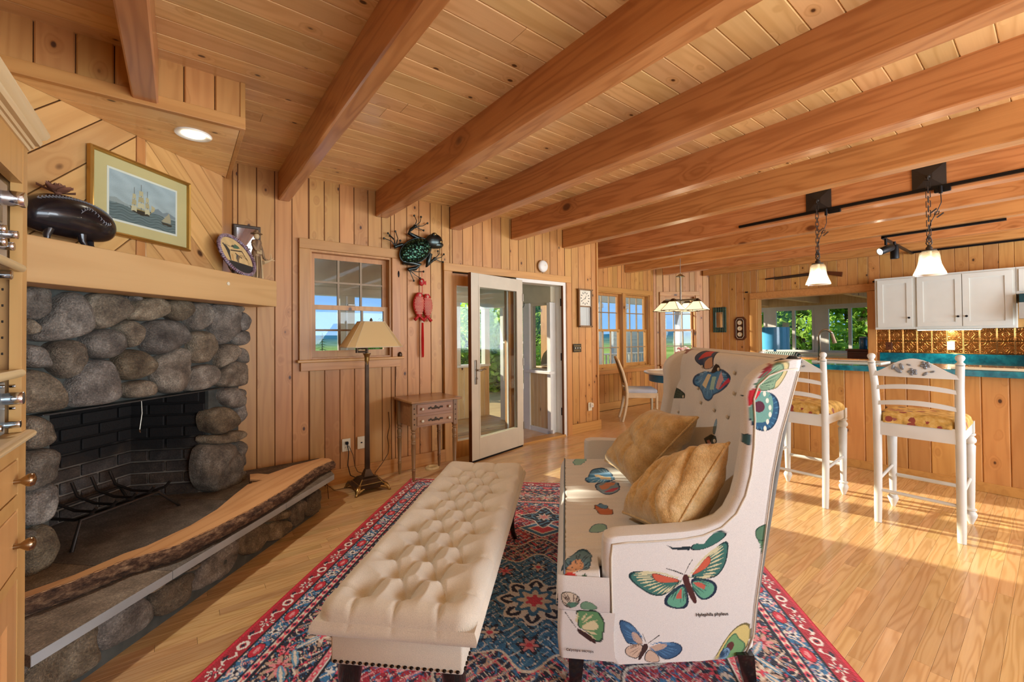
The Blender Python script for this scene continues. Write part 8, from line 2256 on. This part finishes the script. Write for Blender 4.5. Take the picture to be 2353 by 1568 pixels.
for k in range(15):
    a = k*2.4; r = .115*math.sqrt((k+.5)/15); c = Vector((r*math.cos(a), r*math.sin(a), .40-.9*r+rnd.uniform(-.02, .03)))
    q = MB()
    for p_ in range(11):
        b = p_*2.4; tl_ = .2+.11*p_; d_ = Vector((math.cos(b)*math.cos(tl_), math.sin(b)*math.cos(tl_), math.sin(tl_)))
        q.ell(c+d_*.020, (.022, .016, .008), d_.to_track_quat('Z', 'Y').to_matrix(), 8, 5)
    q.build('blossom', pk[k % 4], fv, 180)
q = MB()
for k in range(12): a = k*.52; q.tube([(0, 0, .18), (.07*math.cos(a), .07*math.sin(a), .26), (.13*math.cos(a), .13*math.sin(a), .30+.03*math.sin(k*3))], [.003, .010, .002], 4)
o = q.build('stems', M['leafd'], fv, 60)
dc = thing('dining_chair', 'whitewashed dining chair with padded seat and oval caned back by the bay window', 'chair', tuple(SN(6.85, .93+.24, 0)), -PI/4)
dc.location = (5.572+.17, 4.265-.17, 0)
M['chairw'] = plain('whitewashed_wood', '#D9BF97', .45, var=.06)
# local +x faces the table, y across
for s_ in (-1, 1):
    MB().tube([(-.30, s_*.215, 0), (-.265, s_*.205, .12), (-.235, s_*.20, .28), (-.225, s_*.20, .44), (-.24, s_*.20, .58), (-.285, s_*.19, .76), (-.345, s_*.15, .93), (-.372, s_*.06, .985)], [.020, .022, .024, .026, .024, .022, .020, .018], 10).build('back_post', M['chairw'], dc, 60)
    MB().tube([(.215, s_*.19, 0), (.215, s_*.19, .40)], [.016, .025], 10).build('front_leg', M['chairw'], dc, 60)
MB().tube([(-.345, .15, .93), (-.372, .06, .985), (-.376, 0, .99), (-.372, -.06, .985), (-.345, -.15, .93)], .019, 10).build('crest', M['chairw'], dc, 60)
P = [[(-.232-.05*f-.09*f*f, y*(.185-.0*f)*math.sqrt(max(.05, 1-max(0, (f-.62)/.42)**2)), .56+.40*f) for y in np.linspace(-1, 1, 9)] for f in np.linspace(0, 1, 12)]
MB().grid(P).build('caned_back', plain('grey_back_cloth', '#6E6E78', .8), dc, 180); MB().b2((-.25, -.20, .535), (-.225, .20, .57)).build('back_rail', M['chairw'], dc)
MB().rbox((0, 0, .405), (.47, .42, .08), .008).build('seat_frame', M['chairw'], dc)
MB().rbox((.0, 0, .468), (.46, .43, .075), .034, None, 4).build('seat_cushion', fabric('grey_blue_linen', '#C6CCD6'), dc, 60)

# ------------------------------------------------------------------ things in the sunroom
M['lblue'] = plain('glossy_blue_shade', '#57AEE0', .2, coat=.6, var=.03)
ll = thing('blue_lamp', 'table lamp with big glossy blue drum shade in the sunroom', 'lamp', (9.6, 3.585, .62))
MB().lathe([(.262, .40), (.266, .40), (.266, .85), (.262, .85)], 40).build('drum_shade', M['lblue'], ll, 40); MB().lathe([(.09, 0), (.11, .02), (.07, .10), (.10, .22), (.03, .34), (.02, .42)], 20).build('base', M['lblue'], ll, 50)
lt = thing('lamp_table', 'small white table under the blue sunroom lamp', 'table', (9.6, 3.585, 0)); MB().lathe([(.0, .59), (.28, .59), (.28, .618), (.0, .618)], 28).build('tabletop', M['white'], lt, 40); MB().lathe([(.16, 0), (.05, .05), (.04, .59)], 16).build('pedestal', M['white'], lt, 50)
t = NT('green_stripe_cloth'); tc = t.new('ShaderNodeTexCoord'); wv = t.new('ShaderNodeTexWave'); wv.bands_direction = 'Y'; t.l.new(tc.outputs['Object'], wv.inputs['Vector']); wv.inputs['Scale'].default_value = 9; wv.inputs['Distortion'].default_value = 1.5
t.l.new(t.ramp(wv.outputs['Fac'], [(.25, '#D5D8CE'), (.4, '#4F6F62'), (.7, '#3C5A50')]), t.b.inputs['Base Color']); t.b.inputs['Roughness'].default_value = .8; M['stripe'] = t.m
sf = thing('striped_armchair', 'armchair with green and white striped back roll showing above the settee', 'armchair', (9.0, 3.25, 0))
MB().rbox((0, 0, .62), (.26, .64, .76), .10, None, 5).build('back', M['stripe'], sf, 60); MB().rbox((-.26, 0, .30), (.34, .64, .26), .06, None, 4).build('seat', M['stripe'], sf, 60)
for x, y in ((.05, -.27), (.05, .27), (-.38, -.27), (-.38, .27)): MB().tube([(x, y, 0), (x, y, .25)], .022, 8).build('leg', M['walnut'], sf, 60)
bc = thing('white_bookcase', 'low white and pine bookcase under the sunroom windows', 'bookcase', (10.6, 2.85, 0))
q = MB(); q.rbox((0, 0, .86), (.42, 1.5, .04), .006); q.b2((.17, -.72, 0), (.20, .72, .84)); q.build('top', M['white'], bc)
for y in (-.735, -.25, .25, .735): MB().b2((-.18, y-.015, 0), (.18, y+.015, .84)).build('upright', M['bead'], bc)
for z in (.06, .42): MB().b2((-.18, -.72, z), (.17, .72, z+.025)).build('shelf', M['bead'], bc)
for k in range(5):
    b_ = MB().rbox((0, 0, .14), (.2, .035, .28), .003); b_ = b_.build('book', plain('book_cloth_%d' % k, ('#2F6F9A', '#E4E0D4', '#2F6F9A', '#8B3A2E', '#DAD2BE')[k], .6), None, loc=(10.5, 2.42+.045*k, .446)); tag(b_, ['blue book at the left end of the sunroom bookcase shelf', 'white book second on the sunroom bookcase shelf', 'blue book in the middle of the sunroom bookcase row', 'red brown book fourth in the sunroom bookcase row', 'cream book at the right end of the sunroom bookcase row'][k], 'book', 'books in the sunroom bookcase')
bb = thing('brown_cabinet', 'dark brown wooden cabinet at the right of the sunroom view', 'cabinet', (9.0, 2.02, 0)); MB().rbox((0, 0, .52), (.34, .36, 1.04), .008).build('carcass', M['walnut'], bb); MB().rbox((0, 0, 1.055), (.38, .40, .03), .006).build('top', M['walnut'], bb); MB().rbox((-.175, 0, .55), (.012, .30, .9), .004).build('door', M['walnut'], bb)
bj = thing('blue_jar', 'blue glass jar standing on the brown sunroom cabinet', 'jar', (9.0, 2.02, 1.071)); MB().lathe([(.05, 0), (.055, .01), (.055, .17), (.045, .185)], 24).build('body', plain('cobalt_glass', '#2A6E9E', .08, coat=.6), bj, 50); MB().lathe([(.055, .185), (.058, .19), (.05, .205), (.0, .207)], 24).build('lid', plain('frosted_lid', '#9FC0CC', .2), bj, 50)
sc2 = tag(MB().rbox((0, 0, 0), (.002, .14, .14), .0005).build('window_sticker', plain('pale_sticker', '#B9C7B4', .5), None, loc=(XS+.008, 4.02, 1.53)), 'pale square sticker on the glass of the second sunroom window', 'sticker')
